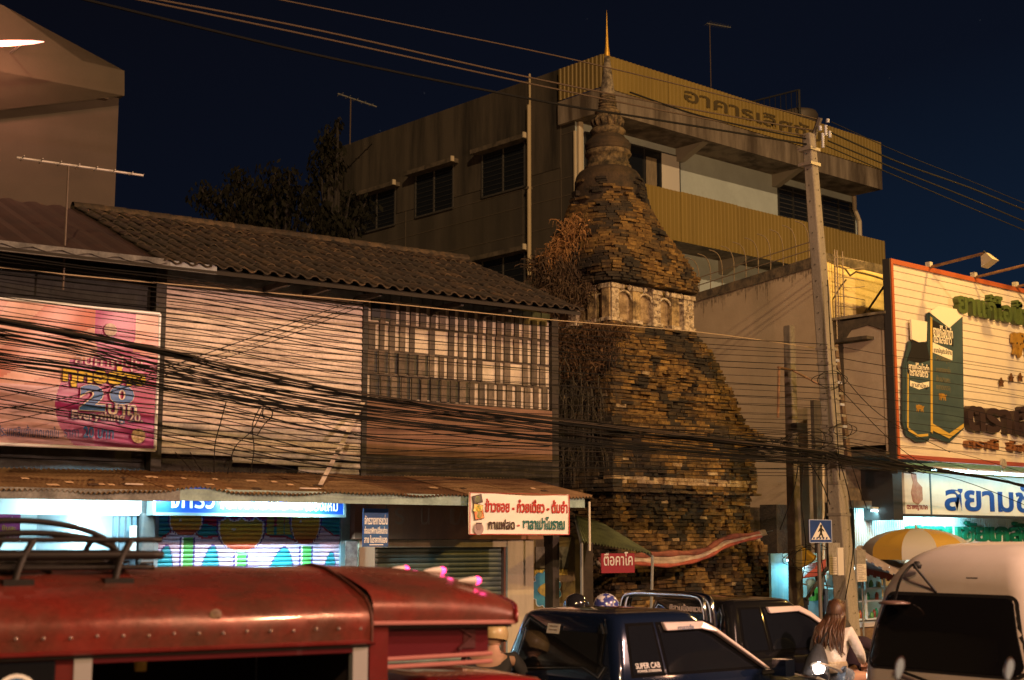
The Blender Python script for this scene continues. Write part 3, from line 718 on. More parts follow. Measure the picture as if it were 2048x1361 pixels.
# small green corrugated lean-to, red sign, posters between the row and the stupa
LT = thing('lean_to', (13.5, V0-.6, 0), 'small green corrugated lean-to roof between the shophouse and the stupa', 'lean-to', fr=L)
A = L.Y(1183, 1040, V0-.2); B = L.Y(1305, 1108, V0-1.1); C = L.Y(1160, 1082, V0-1.1)
b = MB(); nn = 46
tl, tr, br_, bl_ = L.Y(1150, 1030, V0+.5), L.Y(1187, 1040, V0+.5), L.Y(1305, 1108, V0-1.0), L.Y(1163, 1083, V0-1.0)
tr = L.Y(1205, 1048, V0+.5)
for k2 in range(2):
    P0, P1 = ((bl_, br_), (tl, tr))[k2]
    for q in range(nn+1):
        p_ = P0.lerp(P1, q/nn); b.v.append((p_.x, p_.y, p_.z+(.018 if q % 2 else -.018)))
for q in range(nn): b.f.append((q, q+1, nn+2+q, nn+1+q))
b.build('sheet', M('green_sheet', (.22,.25,.12), .6, c2=(.13,.15,.08), ns=4), LT, L)
for P0, P1 in ((bl_, (bl_.x, bl_.y, .13)), (br_, (br_.x-.1, br_.y, .13)), ):
    MB().tube([Vector(P0)-Vector((0,0,.03)), P1], .022, 6).build('post', M('thin_steel', (.2,.2,.18), .5), LT, L)
MB().tube([tl+Vector((0,0,-.04)), bl_+Vector((0,0,-.04))], .02, 6).build('rafter', MATS['thin_steel'], LT, L)
MB().tube([tr+Vector((0,0,-.04)), br_+Vector((0,0,-.04))], .02, 6).build('rafter', MATS['thin_steel'], LT, L)
v = V0-1.05
a = L.Y(1203, 1147, v); c = L.Y(1269, 1107, v)
S = thing('shop_sign', ((a.x+c.x)/2, v, a.z), 'small dark red sign with white Thai lettering hanging under the green lean-to', 'sign', fr=L)
bx('board', (a.x, v, a.z), (c.x, v+.015, c.z), M('dark_red_board', (.20,.012,.03), .5), S, L)
text('lettering', 'ตือคาโค', (a.x+.04, a.z+.10), (c.x-.04, c.z+.02), v-.001, M('silver_lettering', (.5,.5,.48), .4), S, L, .004, .01)
# posters and flower painting on the set-back wall right of the shutters
bx('painted_wall', (ud+.11, V0+.9, 0), (ud+1.5, V0+1.05, 2.4), M('dark_plaster', (.07,.055,.04), .9, c2=(.035,.03,.022), ns=3), SH, L)
vq = V0+.2
a = L.Y(1060, 1215, vq); c = L.Y(1150, 1075, vq)
S = thing('painted_panel', ((a.x+c.x)/2, vq, .13), 'painted panel with a blue flower and yellow centre beside the cream pier', 'panel', fr=L)
bx('board', (a.x, vq, .13), (c.x, vq+.04, c.z), M('ochre_board', (.16,.12,.04), .7, c2=(.08,.06,.03), ns=5), S, L)
yb = M('yellow_strip', (.45,.36,.05), .6, c2=(.3,.22,.04), ns=6); p0 = L.Y(1068, 1152, vq); p1 = L.Y(1134, 1139, vq); bx('yellow_strip', (p0.x, vq-.012, p0.z), (p1.x, vq, p1.z), yb, S, L)
p0 = L.Y(1070, 1137, vq); p1 = L.Y(1135, 1094, vq); bx('old_sign', (p0.x, vq-.02, p0.z), (p1.x, vq, p1.z), M('faded_sign', (.16,.15,.11), .7, c2=(.08,.075,.055), ns=12), S, L)
cc = L.Y(1092, 1180, vq)
fl = []
for q in range(72):
    an = q/72*2*PI; r_ = .225*(1+.22*abs(math.sin(an*5)))*(1.0 if math.sin(an) < .6 else 1.1)
    fl.append((r_*math.cos(an), r_*.95*math.sin(an)))
MB().prism([(x*1.06, y*1.06) for x, y in fl], (vq-.012, vq-.008), lambda p_, q_, w_: (cc.x+p_, w_, cc.z+q_)).build('petal_edge', M('pale_blue_paint', (.4,.5,.55), .6), S, L)
MB().prism(fl, (vq-.018, vq-.0125), lambda p_, q_, w_: (cc.x+p_, w_, cc.z+q_)).build('petals', M('blue_flower_paint', (.03,.17,.30), .6, c2=(.05,.25,.34), ns=6), S, L)
MB().prism([(.16*math.cos(q/9*PI)-.01, .10*math.sin(q/9*PI)*(1+.3*math.cos(q/9*PI))) for q in range(18)], (vq-.024, vq-.0185), lambda p_, q_, w_: (cc.x+p_, w_, cc.z+q_)).build('flower_centre', M('mustard_paint', (.33,.27,.06), .6, c2=(.2,.16,.04), ns=9), S, L)
# striped awning cloth rolled up in front of the stupa
pts = [(1195, 1128), (1260, 1118), (1330, 1118), (1400, 1108), (1450, 1083), (1515, 1070)]
P3 = [G.Y(px, py, 16.0) for px, py in pts]
S = thing('rolled_tarpaulin', (P3[2].x, 16.0, P3[0].z), 'rolled red and white striped tarpaulin strung across the foot of the stupa', 'tarpaulin', fr=G)
for k2, (off, cl, r_) in enumerate(((0.0, (.38,.31,.25), .055), (.07, (.27,.09,.06), .045), (-.055, (.5,.4,.32), .04), (-.10, (.38,.09,.06), .03))):
    pp_ = [p_+Vector((0, -.03*k2, off*(1-.6*abs(i-2)/3)+.012*math.sin(i*3+k2*2))) for i, p_ in enumerate(P3)]
    sm = smoothpath(pp_, 10); rr = [r_*(1.15-.5*abs(i/len(sm)-.4)+.22*math.sin(i*.9+k2)) for i in range(len(sm))]
    MB().tube(sm, rr, 8).build('fold', M('tarp_'+('cream', 'red', 'sand', 'rust')[k2], cl, .7, c2=tuple(q*.6 for q in cl), ns=8), S, smooth=True)
e_ = P3[-1]; b = MB(); b.hexa([e_+Vector((0,-.05,-.04)), e_+Vector((.22,-.05,.0)), e_+Vector((.2,0,.0)), e_+Vector((0,0,-.04))], [e_+Vector((0,-.05,.07)), e_+Vector((.16,-.05,.09)), e_+Vector((.16,0,.09)), e_+Vector((0,0,.07))]); b.build('loose_end', M('tarp_cream'), S)
MB().tube([P3[-1]+Vector((.15,0,.03)), G.Y(1545, 1062, 16.2)], .008, 5).build('rope', MATS['black_timber'], S)
# ================================================================ WHITE GABLED BUILDING (far left)
vg = 24.0
GB = thing('gabled_building', (6, vg, 0), 'plain pale building with a gabled parapet beyond the tiled roof at the left', 'building', fr=L)
pw_ = M('pale_render', (.080,.062,.050), .85, c2=(.066,.052,.042), ns=.8, fine=.04)
xr_ = L.Y(238, 190, vg).x
bx('wall', (xr_-14, vg, 0), (xr_, vg+9, L.Y(238, 195, vg).z), pw_, GB, L)
vp = vg-.20
q = [L.Y(px, py, vp) for px, py in ((249, 192), (249, 142), (165, 122), (8, 12))]
sl_ = (q[3].z-q[2].z)/(q[3].x-q[2].x)
zb0 = q[0].z
xg = q[3].x
b = MB(); b.prism([(q[0].x, zb0), (q[1].x, q[1].z), (q[2].x, q[1].z+.02), (q[3].x, q[3].z), (q[3].x-.12, q[3].z+.02), (q[3].x-7, q[3].z-4), (q[3].x-7, zb0)], (vp, vg+.6), lambda u, z_, w_: (u, w_, z_))
b.build('parapet', M('parapet_render', (.072,.060,.040), .85, c2=(.06,.050,.034), ns=.9, fine=.04), GB, L)
a = L.Y(148, 190, vg); bx('soffit_trim', (a.x, vg-.15, zb0-.10), (xr_-.25, vg-.003, zb0-.04), M('brown_trim', (.16,.12,.09), .7), GB, L)
lamp_p = L.Y(38, 86, vp-.9)
t = thing('wall_floodlight', lamp_p, 'bright orange-pink tube floodlight on the gabled parapet at the upper left', 'lamp', fr=L)
A, B_ = L.Y(-60, 90, vp-.8), L.Y(88, 84, vp-.8)
MB().tube([A, A.lerp(B_, .55), A.lerp(B_, .85), B_], [.055, .05, .035, .008], 12).build('tube', M('pink_orange_glow', 'ffb890', em='ffa898', es=2.6), t, L)
for p_ in (A.lerp(B_, .2), A.lerp(B_, .75)): MB().tube([p_+Vector((0, .05, .03)), p_+Vector((0, .82, .05))], .02, 6).build('bracket', M('thin_steel', (.2,.2,.18), .5), t, L)
ld = bpy.data.lights.new('flood_light', 'POINT'); ld.energy = 150; ld.color = (1, .36, .22); ld.shadow_soft_size = .15
lo = bpy.data.objects.new('flood_light', ld); COL.objects.link(lo); lo.parent = t; lo.location = A.lerp(B_, .5)-lamp_p+Vector((0, -.15, -.05))

# ---------------------------------------------------------------- TV aerials
def aerial(px, pyb, pyt, y, boom, label, fr=G, elems=8, r=.016, dirv=(1, 0, 0), blen=None, mid=.3, elen=.35, mcol='thin_steel'):
    m_ = M('bare_aluminium', (.5,.46,.42), .5, .3) if mcol == 'al' else M('thin_steel', (.2,.2,.18), .5)
    a = fr.Y(px, pyb, y); c = fr.Y(px, pyt, y); c.x = a.x
    t = thing('tv_aerial', a, label, 'aerial', fr=fr)
    MB().tube([a, (a.x, a.y, c.z)], r*.8, 6).build('mast', M('mast_brown', (.10,.07,.05), .6), t, fr)
    d = Vector(dirv).normalized(); p0 = Vector((a.x, a.y, c.z-.02))-d*blen*mid; p1 = p0+d*blen
    MB().tube([p0, p1], r*.9, 6).build('boom', m_, t, fr)
    e_ = Vector((-d.y, d.x, 0))
    for i in range(elems):
        p_ = p0.lerp(p1, (i+.3)/elems); l_ = elen*(1-.4*i/elems); MB().tube([p_-e_*l_, p_+e_*l_], r*.4, 4).build('element', m_, t, fr)
    return t, a
aerial(126, 580, 325, V0-.3, 0, 'yagi television aerial on a thin pole over the roof fascia at the left', L, 7, .016, (1, -.15, -.02), 1.42, .40, .13, 'al')
# ================================================================ TREE behind the roof
def tree(x, y, label, blobs, fr=G, trunk_r=.18, leaf=.11):
    t = thing('tree', (x, y, 0), label, 'tree', fr=fr)
    bark = M('bark', (.014,.011,.009), .9, bump=.6)
    b = MB(); zc = min(q[2] for q in blobs)-.6
    b.tube(smoothpath([(x, y, 0), (x+.1, y, zc*.5), (x-.1, y+.1, zc)]), [trunk_r*(1-.03*i) for i in range(13)], 8)
    for q in blobs:
        b.tube(smoothpath([(x-.1, y+.1, zc), ((x+q[0])/2, (y+q[1])/2, (zc+q[2])/2-.2), (q[0], q[1], q[2]), (q[0]+.1, q[1], q[2]+q[3]*.8)], 4), [.09, .08, .07, .06, .055, .05, .045, .04, .035, .03, .02, .015, .01], 5)
    b.build('trunk', bark, t, fr, smooth=True)
    lv = MB(); r_ = random.Random(3)
    for q in blobs:
        n_ = int(620*q[3]*q[3]/.5)
        for i in range(n_):
            d = Vector((r_.gauss(0, .5), r_.gauss(0, .5), r_.gauss(0, .55)));
            if d.length > 1.25: d = d.normalized()*r_.uniform(.6, 1.3)
            p_ = Vector(q[:3])+d*q[3]
            dn = (Vector((r_.uniform(-.8,.8), r_.uniform(-.8,.8), -1))).normalized(); sd__ = dn.cross(Vector((r_.uniform(-1,1), r_.uniform(-1,1), .3))).normalized()
            l_ = leaf*r_.uniform(.7, 1.5); wd = l_*.24; g_ = r_.uniform(.6, 1.25)
            lv.add([p_-sd__*wd*.3, p_+dn*l_*.5-sd__*wd, p_+dn*l_, p_+dn*l_*.5+sd__*wd, p_+sd__*wd*.3], [(0, 1, 2, 3, 4)], (.010*g_, .010*g_, .006*g_))
    lv.build('crown', M('dark_leaves', r=.8, attr='tint', spec=.1), t, fr)
    return t
def tb(lst, y): return [(p_.x, p_.y+rnd.uniform(-.3, .3), p_.z, r) for p_, r in ((G.Y(px, py, y), r) for px, py, r in lst)]
yt = 24.5
tree(G.Y(560, 480, yt).x, yt, 'dark leafy tree rising behind the tiled roof', tb([(400, 395, .32), (432, 408, .38), (450, 430, .35), (480, 355, .26), (490, 385, .42), (500, 420, .5), (535, 370, .42), (550, 400, .5), (570, 430, .55), (570, 365, .3), (500, 450, .4), (600, 400, .3), (610, 450, .4), (540, 450, .5), (592, 385, .2), (460, 462, .4)], yt))
tree(G.Y(668, 480, yt+.6).x, yt+.6, 'slender dark tree with drooping leaves against the side of the tall building', tb([(650, 275, .26), (645, 315, .34), (638, 350, .34), (655, 300, .28), (632, 385, .26), (665, 330, .24), (625, 420, .32), (640, 440, .34), (700, 400, .30), (725, 420, .32), (712, 440, .28), (680, 330, .2), (668, 460, .35), (690, 470, .3), (662, 255, .16), (640, 470, .4)], yt+.6), trunk_r=.12, leaf=.13)

# ================================================================ FOUR-STOREY BUILDING
yf, yw = 28.0, 29.3
TB = thing('apartment_building', (34, yw, 0), 'tall concrete building clad in ochre ribbed sheet with shade-tinted white walls behind the stupa', 'building')
xl = G.Y(1205, 105, yf).x; xw = G.Y(1150, 300, yw).x; xrr = G.Y(1762, 300, yf).x; xwr = G.Y(1713, 430, yw).x
zt_ = (G.Y(1210, 106, yf).z+G.Y(1762, 290, yf).z)/2; zc_ = (G.Y(1240, 183, yf).z+G.Y(1762, 342, yf).z)/2; zf_ = (G.Y(1762, 378, yf).z + G.Y(1300, 250, yf).z)/2
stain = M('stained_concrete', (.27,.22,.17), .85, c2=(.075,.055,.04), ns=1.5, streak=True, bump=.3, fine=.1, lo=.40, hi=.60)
white_t = M('shade_tinted_white', (.50,.57,.57), .8, c2=(.44,.50,.50), ns=1.2, fine=.05)  # white wall; the cool tint of its shade is put into the colour
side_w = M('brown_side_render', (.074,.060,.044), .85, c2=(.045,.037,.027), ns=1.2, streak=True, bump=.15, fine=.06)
zsoff = zf_
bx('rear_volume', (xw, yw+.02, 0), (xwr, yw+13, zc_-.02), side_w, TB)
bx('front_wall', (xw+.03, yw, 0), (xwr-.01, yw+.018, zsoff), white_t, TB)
bx('fascia', (xl, yf, zf_), (xrr, yw+.6, zc_), stain, TB)
zA, zB = G.X(1145, 131, xw), G.X(692, 290, xw); ztl = (zA.z+zB.z)/2
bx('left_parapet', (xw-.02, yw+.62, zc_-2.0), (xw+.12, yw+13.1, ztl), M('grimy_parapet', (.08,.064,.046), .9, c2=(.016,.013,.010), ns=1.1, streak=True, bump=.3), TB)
def ribbed(name, x0, x1, z0, z1, y, mat, parent, pitch=.19, fr=G, along='x', dep=.022):
    b = MB(); n_ = int(abs((x1-x0))/pitch); step = (x1-x0)/n_; prof = [(0, 0), (.34, 0), (.42, 1), (.78, 1), (.86, 0)]
    pts = []
    for i in range(n_):
        for t_, d_ in prof: pts.append((x0+step*(i+t_), -dep*d_))
    pts.append((x1, 0))
    for z_ in (z0, z1):
        for p_ in pts: b.v.append((p_[0], y+p_[1], z_) if along == 'x' else (y+p_[1], p_[0], z_))
    m_ = len(pts)
    for i in range(m_-1): b.f.append((i, i+1, m_+i+1, m_+i))
    return b.build(name, mat, parent, fr)
ochre = M('ochre_ribbed_sheet', (.30,.21,.055), .55, c2=(.25,.175,.045), ns=.7, streak=True)
np_ = 5
for i in range(np_):
    a, c = xl+(xrr-xl)*i/np_, xl+(xrr-xl)*(i+1)/np_
    ribbed('cladding_panel', a, c-.01, zc_+.0, zt_, yf-.02-.003*(i % 2), ochre, TB, .17)
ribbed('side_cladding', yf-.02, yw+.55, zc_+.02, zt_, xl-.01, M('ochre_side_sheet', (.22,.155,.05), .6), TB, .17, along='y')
bx('cladding_back', (xl, yf+.0, zc_), (xrr, yf+.06, zt_-.03), M('cladding_frame', (.08,.06,.04), .8), TB)
bx('roof_slab', (xw+.14, yf+.07, zc_+.0), (xrr, yw+12, zc_+.1), stain, TB)
lt = M('dark_cut_lettering', (.09,.065,.025), .7)
A = G.Y(1366, 180, yf); B2 = G.Y(1640, 300, yf); hz = (zt_-zc_)
text('lettering', 'อาคารเลิศชัย', (A.x, zc_+.32*hz), (B2.x, zc_+.80*hz), yf-.046, lt, TB, G, .012, .015)
for px in (1400, 1590):  # brackets under the overhang
    c = G.Y(px, 300, yf+.4)
    MB().prism([(yf+.15, zf_), (yw, zf_), (yw, zf_-.42), (yw-.15, zf_-.42)], (c.x-.13, c.x+.13), lambda y_, z_, w_: (w_, y_, z_)).build('bracket', M('bracket_render', (.3,.27,.22), .8), TB)
# balcony
zb1 = (G.Y(1290, 366, yf).z+G.Y(1755, 482, yf).z)/2; zb0_ = (G.Y(1320, 462, yf).z+G.Y(1755, 575, yf).z)/2-.02
xb0 = G.Y(1236, 360, yf).x
nb = 5
for i in range(nb):
    a, c = xb0+(xrr-xb0)*i/nb, xb0+(xrr-xb0)*(i+1)/nb
    ribbed('balcony_panel', a, c-.01, zb0_, zb1+.015*(i % 2), yf-.02-.004*(i % 2), ochre, TB, .17)
bx('balcony_slab', (xb0, yf+.02, zb0_+.05), (xrr, yw, zb0_+.22), stain, TB)
bx('balcony_rail', (xb0, yf+.02, zb0_+.25), (xrr, yf+.08, zb1-.03), MATS['cladding_frame'], TB)
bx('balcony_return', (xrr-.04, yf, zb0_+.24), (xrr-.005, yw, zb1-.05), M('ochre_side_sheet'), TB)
for px in (1480, 1700):
    c = G.Y(px, 300, yf+.4)
    MB().prism([(yf+.15, zb0_+.05), (yw, zb0_+.05), (yw, zb0_-.4), (yw-.15, zb0_-.4)], (c.x-.13, c.x+.13), lambda y_, z_, w_: (w_, y_, z_)).build('bracket', MATS['bracket_render'], TB)
# windows in the front
gls = M('night_glass', (.012,.014,.016), .12, spec=.6); frd = M('black_window_frame', (.03,.03,.03), .5)
def window(x0, x1, z0, z1, y, parent, panes=2, grille=0, curtain=None, frame=None, fr=G):
    fr_ = MB(); fm_ = frame or frd; e_ = .05
    w_ = bx('window', (x0, y-.02, z0), (x1, y+.015, z1), gls, parent, fr)
    for i in range(panes+1):
        x = x0+(x1-x0)*i/panes; fr_.box((x-e_/2, y-.05, z0), (x+e_/2, y-.021, z1))
    fr_.box((x0, y-.051, z0-.03), (x1, y-.021, z0+.03)); fr_.box((x0, y-.051, z1-.03), (x1, y-.021, z1+.03))
    fr_.build('frame', fm_, w_, fr)
    for i in range(grille):
        z_ = z0+(z1-z0)*(i+1)/(grille+1); MB().box((x0, y-.03, z_-.008), (x1, y-.0215, z_+.008)).build('louvre', M('dim_louvre', (.10,.09,.08), .4), w_, fr)
    return w_
def WX(px): return G.Y(px, 330, yw).x
zw1 = G.Y(1320, 306, yw).z; zw0 = G.Y(1320, 372, yw).z-.5
window(WX(1168), WX(1246), zw0, zw1, yw-.02, TB, 2); window(WX(1252), WX(1319), zw0, zw1, yw-.02, TB, 2)
bx('curtain', (WX(1290), yw-.048, zw0), (WX(1311), yw-.042, zw1-.25), M('beige_curtain', (.28,.22,.14), .9, c2=(.18,.14,.09), ns=20, streak=True), TB)
bx('blank_panel', (WX(1321), yw-.03, zw0), (WX(1358), yw-.004, zw1), M('panel_board', (.66,.62,.55), .7), TB)
MB().box((WX(1358)-.02, yw-.04, zw0), (WX(1358)+.02, yw-.004, zw1)).box((WX(1321), yw-.04, zw1), (WX(1358)+.02, yw-.004, zw1+.04)).build('panel_edge', frd, TB)
window(WX(1553), WX(1610), zw0, zw1-.02, yw-.02, TB, 2, 9); window(WX(1640), WX(1703), zw0, zw1-.02, yw-.02, TB, 2, 9)
pc = M('cream_drainpipe', (.50,.42,.30), .6)
MB().tube([(WX(1157), yw-.08, zw0-1), (WX(1157), yw-.08, zf_-.02)], .10, 8).build('drainpipe', pc, TB)
bx('door_jamb', (WX(1147), yw-.05, zw0-.6), (WX(1151), yw-.004, zf_-.3), pc, TB)
MB().tube([(xwr+.02, yw-.1, 4), (xwr+.02, yw-.1, zf_-.9), (xwr-.25, yw-.1, zf_-.5), (xwr-.25, yw-.1, zf_-.02)], .08, 8).build('drainpipe', pc, TB)
# left flank: windows with hoods, joints, pipe
def XP(px, py): return G.X(px, py, xw)
hoodm = M('hood_render', (.14,.11,.08), .8, c2=(.05,.04,.03), ns=3)
for (pl, pr, ptl, ptr, pbl, pbr) in ((720, 792, 398, 378, 467, 452), (833, 908, 352, 333, 437, 415), (966, 1051, 308, 288, 396, 374), (966, 1051, 522, 510, 640, 640)):
    A, B2 = XP(pl, ptl), XP(pr, ptr); z1 = (A.z+B2.z)/2; z0 = XP(pl, pbl).z*.5+XP(pr, pbr).z*.5
    y0, y1 = min(A.y, B2.y), max(A.y, B2.y)
    w_ = bx('window', (xw-.03, y0, z0), (xw+.02, y1, z1), gls, TB)
    b = MB()
    for i in range(3): yy = y0+(y1-y0)*i/2; b.box((xw-.055, yy-.03, z0), (xw-.031, yy+.03, z1))
    b.box((xw-.056, y0, z0-.03), (xw-.031, y1, z0+.03)); b.build('frame', M('dim_frame', (.06,.055,.05), .5), w_)
    for i in range(8): MB().box((xw-.045, y0, z0+(z1-z0)*(i+1)/9-.01), (xw-.0315, y1, z0+(z1-z0)*(i+1)/9+.01)).build('louvre', M('dark_louvre', (.035,.035,.035), .4), w_)
    bx('hood', (xw-.34, y0-.25, z1+.02), (xw-.002, y1+.25, z1+.16), hoodm, TB)
    bx('hood_tip', (xw-.36, y0-.30, z1+.03), (xw-.24, y0-.252, z1+.20), M('pale_tip', (.5,.42,.3), .8), TB)
for z_ in (zc_-1.0, zc_-2.35, zw0-.35, zw0-1.2): bx('joint', (xw-.012, yw+.03, z_-.012), (xw-.001, yw+13, z_+.012), M('joint_shadow', (.09,.07,.05), .9), TB)
for y_ in (yw+.6, yw+2.3, yw+8.2): bx('joint', (xw-.013, y_-.012, 2), (xw-.0012, y_+.012, zc_-.2), M('joint_shadow'), TB)
yp_ = XP(1063, 300).y
MB().tube([(xw-.10, yp_, XP(1063, 552).z), (xw-.10, yp_, XP(1063, 212).z)], .065, 8).tube([(xw-.07, yp_, XP(1061, 212).z), (xw-.07, yp_, XP(1061, 150).z)], .035, 6).build('drainpipe', M('dull_cream_pipe', (.42,.33,.20), .6), TB)
MB().box((xw-.2, yp_-.04, XP(1063, 380).z), (xw, yp_+.04, XP(1063, 380).z+.07)).build('pipe_clip', hoodm, TB)
aerial(1422, 178, 48, 33.0, 0, 'tall thin television mast above the ochre parapet', G, 9, .022, (1, -.3, 0), 1.05, .12, .22)
aerial(700, 290, 195, 38.0, 0, 'faint television aerial above the left end of the tall building', G, 5, .03, (1, -.1, -.12), 1.5, .33, .2)
# roof cage and tank
RC = thing('roof_cage', G.Y(1590, 240, 33), 'dark steel railing cage on the roof of the tall building', 'railing')
A = G.Y(1500, 205, 33); B2 = G.Y(1598, 180, 33); zbs = G.Y(1560, 250, 33).z
MB().tube([(A.x, 33, A.z), (B2.x, 33, B2.z)], .035, 6).build('top_rail', frd, RC)
MB().tube([(B2.x, 33, zbs), (B2.x, 33, B2.z)], .05, 6).build('post', frd, RC)
for i in range(9):
    x = A.x+(B2.x-A.x)*(i+.5)/9; MB().tube([(x, 33, zbs), (x, 33, A.z+(B2.z-A.z)*(i+.5)/9)], .014, 4).build('bar', frd, RC)
c = G.Y(1598, 226, 33.5); t = thing('water_tank', (c.x, 33.5, c.z-.6), 'round dark water tank behind the ochre parapet', 'tank')
MB().lathe([(0,-.7),(.72,-.7),(.75,.0),(.68,.12),(.4,.22),(.12,.26),(.1,.32),(0,.32)], (c.x, 33.5, c.z-.12), 20).build('shell', M('tank_steel', (.10,.08,.06), .6, .2), t, smooth=True)
MB().lathe([(.76,-.3),(.77,-.28),(.76,-.26)], (c.x, 33.5, c.z-.12), 20).build('band', frd, t)

# ================================================================ STUPA
CX, CY = 19.4, 18.95
ST = thing('stupa', (CX, CY, 0), 'old brick stupa with stucco niches, ringed spire and gilded tip', 'stupa')
def s_of(px):
    an = R(AZ)-math.atan((px-1024)/2872); k = math.tan(an); return (CY-CX*k)/(1+k)
prof = [(1210, 1552), (1150, 1548), (1100, 1535), (1082, 1520), (1060, 1502), (1000, 1505), (992, 1517), (892, 1517), (886, 1526), (866, 1522), (855, 1500), (800, 1478), (745, 1452), (700, 1430), (672, 1405), (660, 1397)]
prof = [(2.3+(1080-py)*.00937, s_of(px)) for py, px in prof]
prof = [(0.0, prof[0][1]+.06)]+prof
def half(z):
    for i in range(len(prof)-1):
        if prof[i][0] <= z <= prof[i+1][0]: t = (z-prof[i][0])/(prof[i+1][0]-prof[i][0]+1e-9); return prof[i][1]+(prof[i+1][1]-prof[i][1])*t
    return prof[-1][1]
br = random.Random(21)
bh = .066
def nz(x, y, z):
    return (math.sin(x*1.7+z*2.3+1)+math.sin(y*2.1-z*1.9+2)+math.sin((x+y)*3.7+z*5.1)+math.sin(x*7.3-z*8.7)+math.sin((x-y)*9.1+z*3.3+2))/5
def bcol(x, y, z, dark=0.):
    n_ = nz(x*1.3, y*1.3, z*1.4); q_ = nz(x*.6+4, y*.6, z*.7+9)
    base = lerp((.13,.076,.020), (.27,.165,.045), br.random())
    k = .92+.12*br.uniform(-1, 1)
    soot = (.020,.017,.014); f_ = 0  # soot tone; through dark it also carries painted shade
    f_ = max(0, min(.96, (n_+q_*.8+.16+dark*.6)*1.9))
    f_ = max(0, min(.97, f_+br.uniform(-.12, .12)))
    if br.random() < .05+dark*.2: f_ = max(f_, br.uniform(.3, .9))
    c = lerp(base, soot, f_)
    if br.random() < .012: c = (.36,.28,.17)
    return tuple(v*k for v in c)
brm = M('old_brick', r=.9, attr='tint', c2=(.50,.42,.34), ns=7, bump=.6, fine=.25)
def brick_verts(cx, cy, cz, w_, d_, h_, ang, j=.012):
    m_ = Matrix.Translation((cx, cy, cz)) @ Matrix.Rotation(ang, 4, 'Z')
    vs = []
    for z_ in (-h_/2, h_/2):
        for (x_, y_) in ((-w_/2, -d_/2), (w_/2, -d_/2), (w_/2, d_/2), (-w_/2, d_/2)):
            vs.append(m_ @ Vector((x_+br.uniform(-j, j), y_+br.uniform(-j, j), z_+br.uniform(-j, j)*.45)))
    return vs
FB = [(0,3,2,1),(4,5,6,7),(0,1,5,4),(1,2,6,5),(2,3,7,6),(3,0,4,7)]
mass = MB(); single = []
z = .03; ci = 0
while z < 6.22:
    s = half(z)+br.uniform(-.012, .012); s2 = s
    rough = nz(0, 0, z*3)
    for side in (0, 1, 2):     # front, left, right
        x = -s+(.1 if ci % 2 else 0)*br.random()
        while x < s-.04:
            wv = br.choice((.10, .20, .22, .24, .27)) if z > 3.25 else br.uniform(.09, .25)
            wv = min(wv, s-x)
            if wv < .05: break
            xc = x+wv/2; x += wv+.007
            if side == 0: px_, py_, an = CX+xc, CY-s, 0
            elif side == 1: px_, py_, an = CX-s, CY-xc, -PI/2
            else: px_, py_, an = CX+s, CY+xc, PI/2
            n_ = nz(px_*2, py_*2, z*2.4)
            erode = .045 if (z > 4.5 or z < 3.1) else .014
            out = br.uniform(-erode, erode)*.8-max(0, n_-.25)*(.30 if (z > 4.5 or z < 3.1) else .08)
            if br.random() < (.05 if erode > .03 else .015): out -= .09
            d_ = .24
            nx_, ny_ = ((0, -1), (-1, 0), (1, 0))[side]
            cc_ = (px_+nx_*(out-d_/2+.0), py_+ny_*(out-d_/2), z+bh/2)
            dark = .35 if side == 1 else .12  # left face darker: its shade is put into the brick colour
            if 3.15 < z < 4.15 and side == 0: dark = -.35  # lit band of the front painted into the bricks as lighter colour
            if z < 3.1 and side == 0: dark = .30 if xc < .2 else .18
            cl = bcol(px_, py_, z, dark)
            if side == 1: cl = lerp(cl, (.028,.024,.02), .55)  # further shade of the left face painted in
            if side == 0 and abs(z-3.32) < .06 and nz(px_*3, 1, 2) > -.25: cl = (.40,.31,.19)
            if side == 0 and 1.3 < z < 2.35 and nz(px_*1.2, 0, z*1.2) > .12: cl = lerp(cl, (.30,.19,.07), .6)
            hgt = bh-.008+br.uniform(-.004, .004)
            if z > 4.3 and br.random() < .4: hgt *= .8
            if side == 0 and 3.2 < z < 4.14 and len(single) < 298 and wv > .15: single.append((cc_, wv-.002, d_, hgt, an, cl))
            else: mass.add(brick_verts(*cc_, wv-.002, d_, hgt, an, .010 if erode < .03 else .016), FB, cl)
    z += bh; ci += 1
# projecting ledge and redents
for (zl, ex, hh) in ((4.17, .07, .10), (4.27, .03, .07), (3.14, .03, .05)):
    s = half(zl)+ex; x = -s
    for side in (0, 1, 2):
        x = -s
        while x < s-.05:
            wv = br.uniform(.14, .3); xc = x+wv/2; x += wv+.01
            if br.random() < .12: continue
            px_, py_, an = ((CX+xc, CY-s+.1, 0), (CX-s+.1, CY-xc, -PI/2), (CX+s-.1, CY+xc, PI/2))[side]
            mass.add(brick_verts(px_, py_, zl, wv, .24, hh*.9, an, .015), FB, lerp(bcol(px_, py_, zl, .2), (.2,.15,.1), .2))
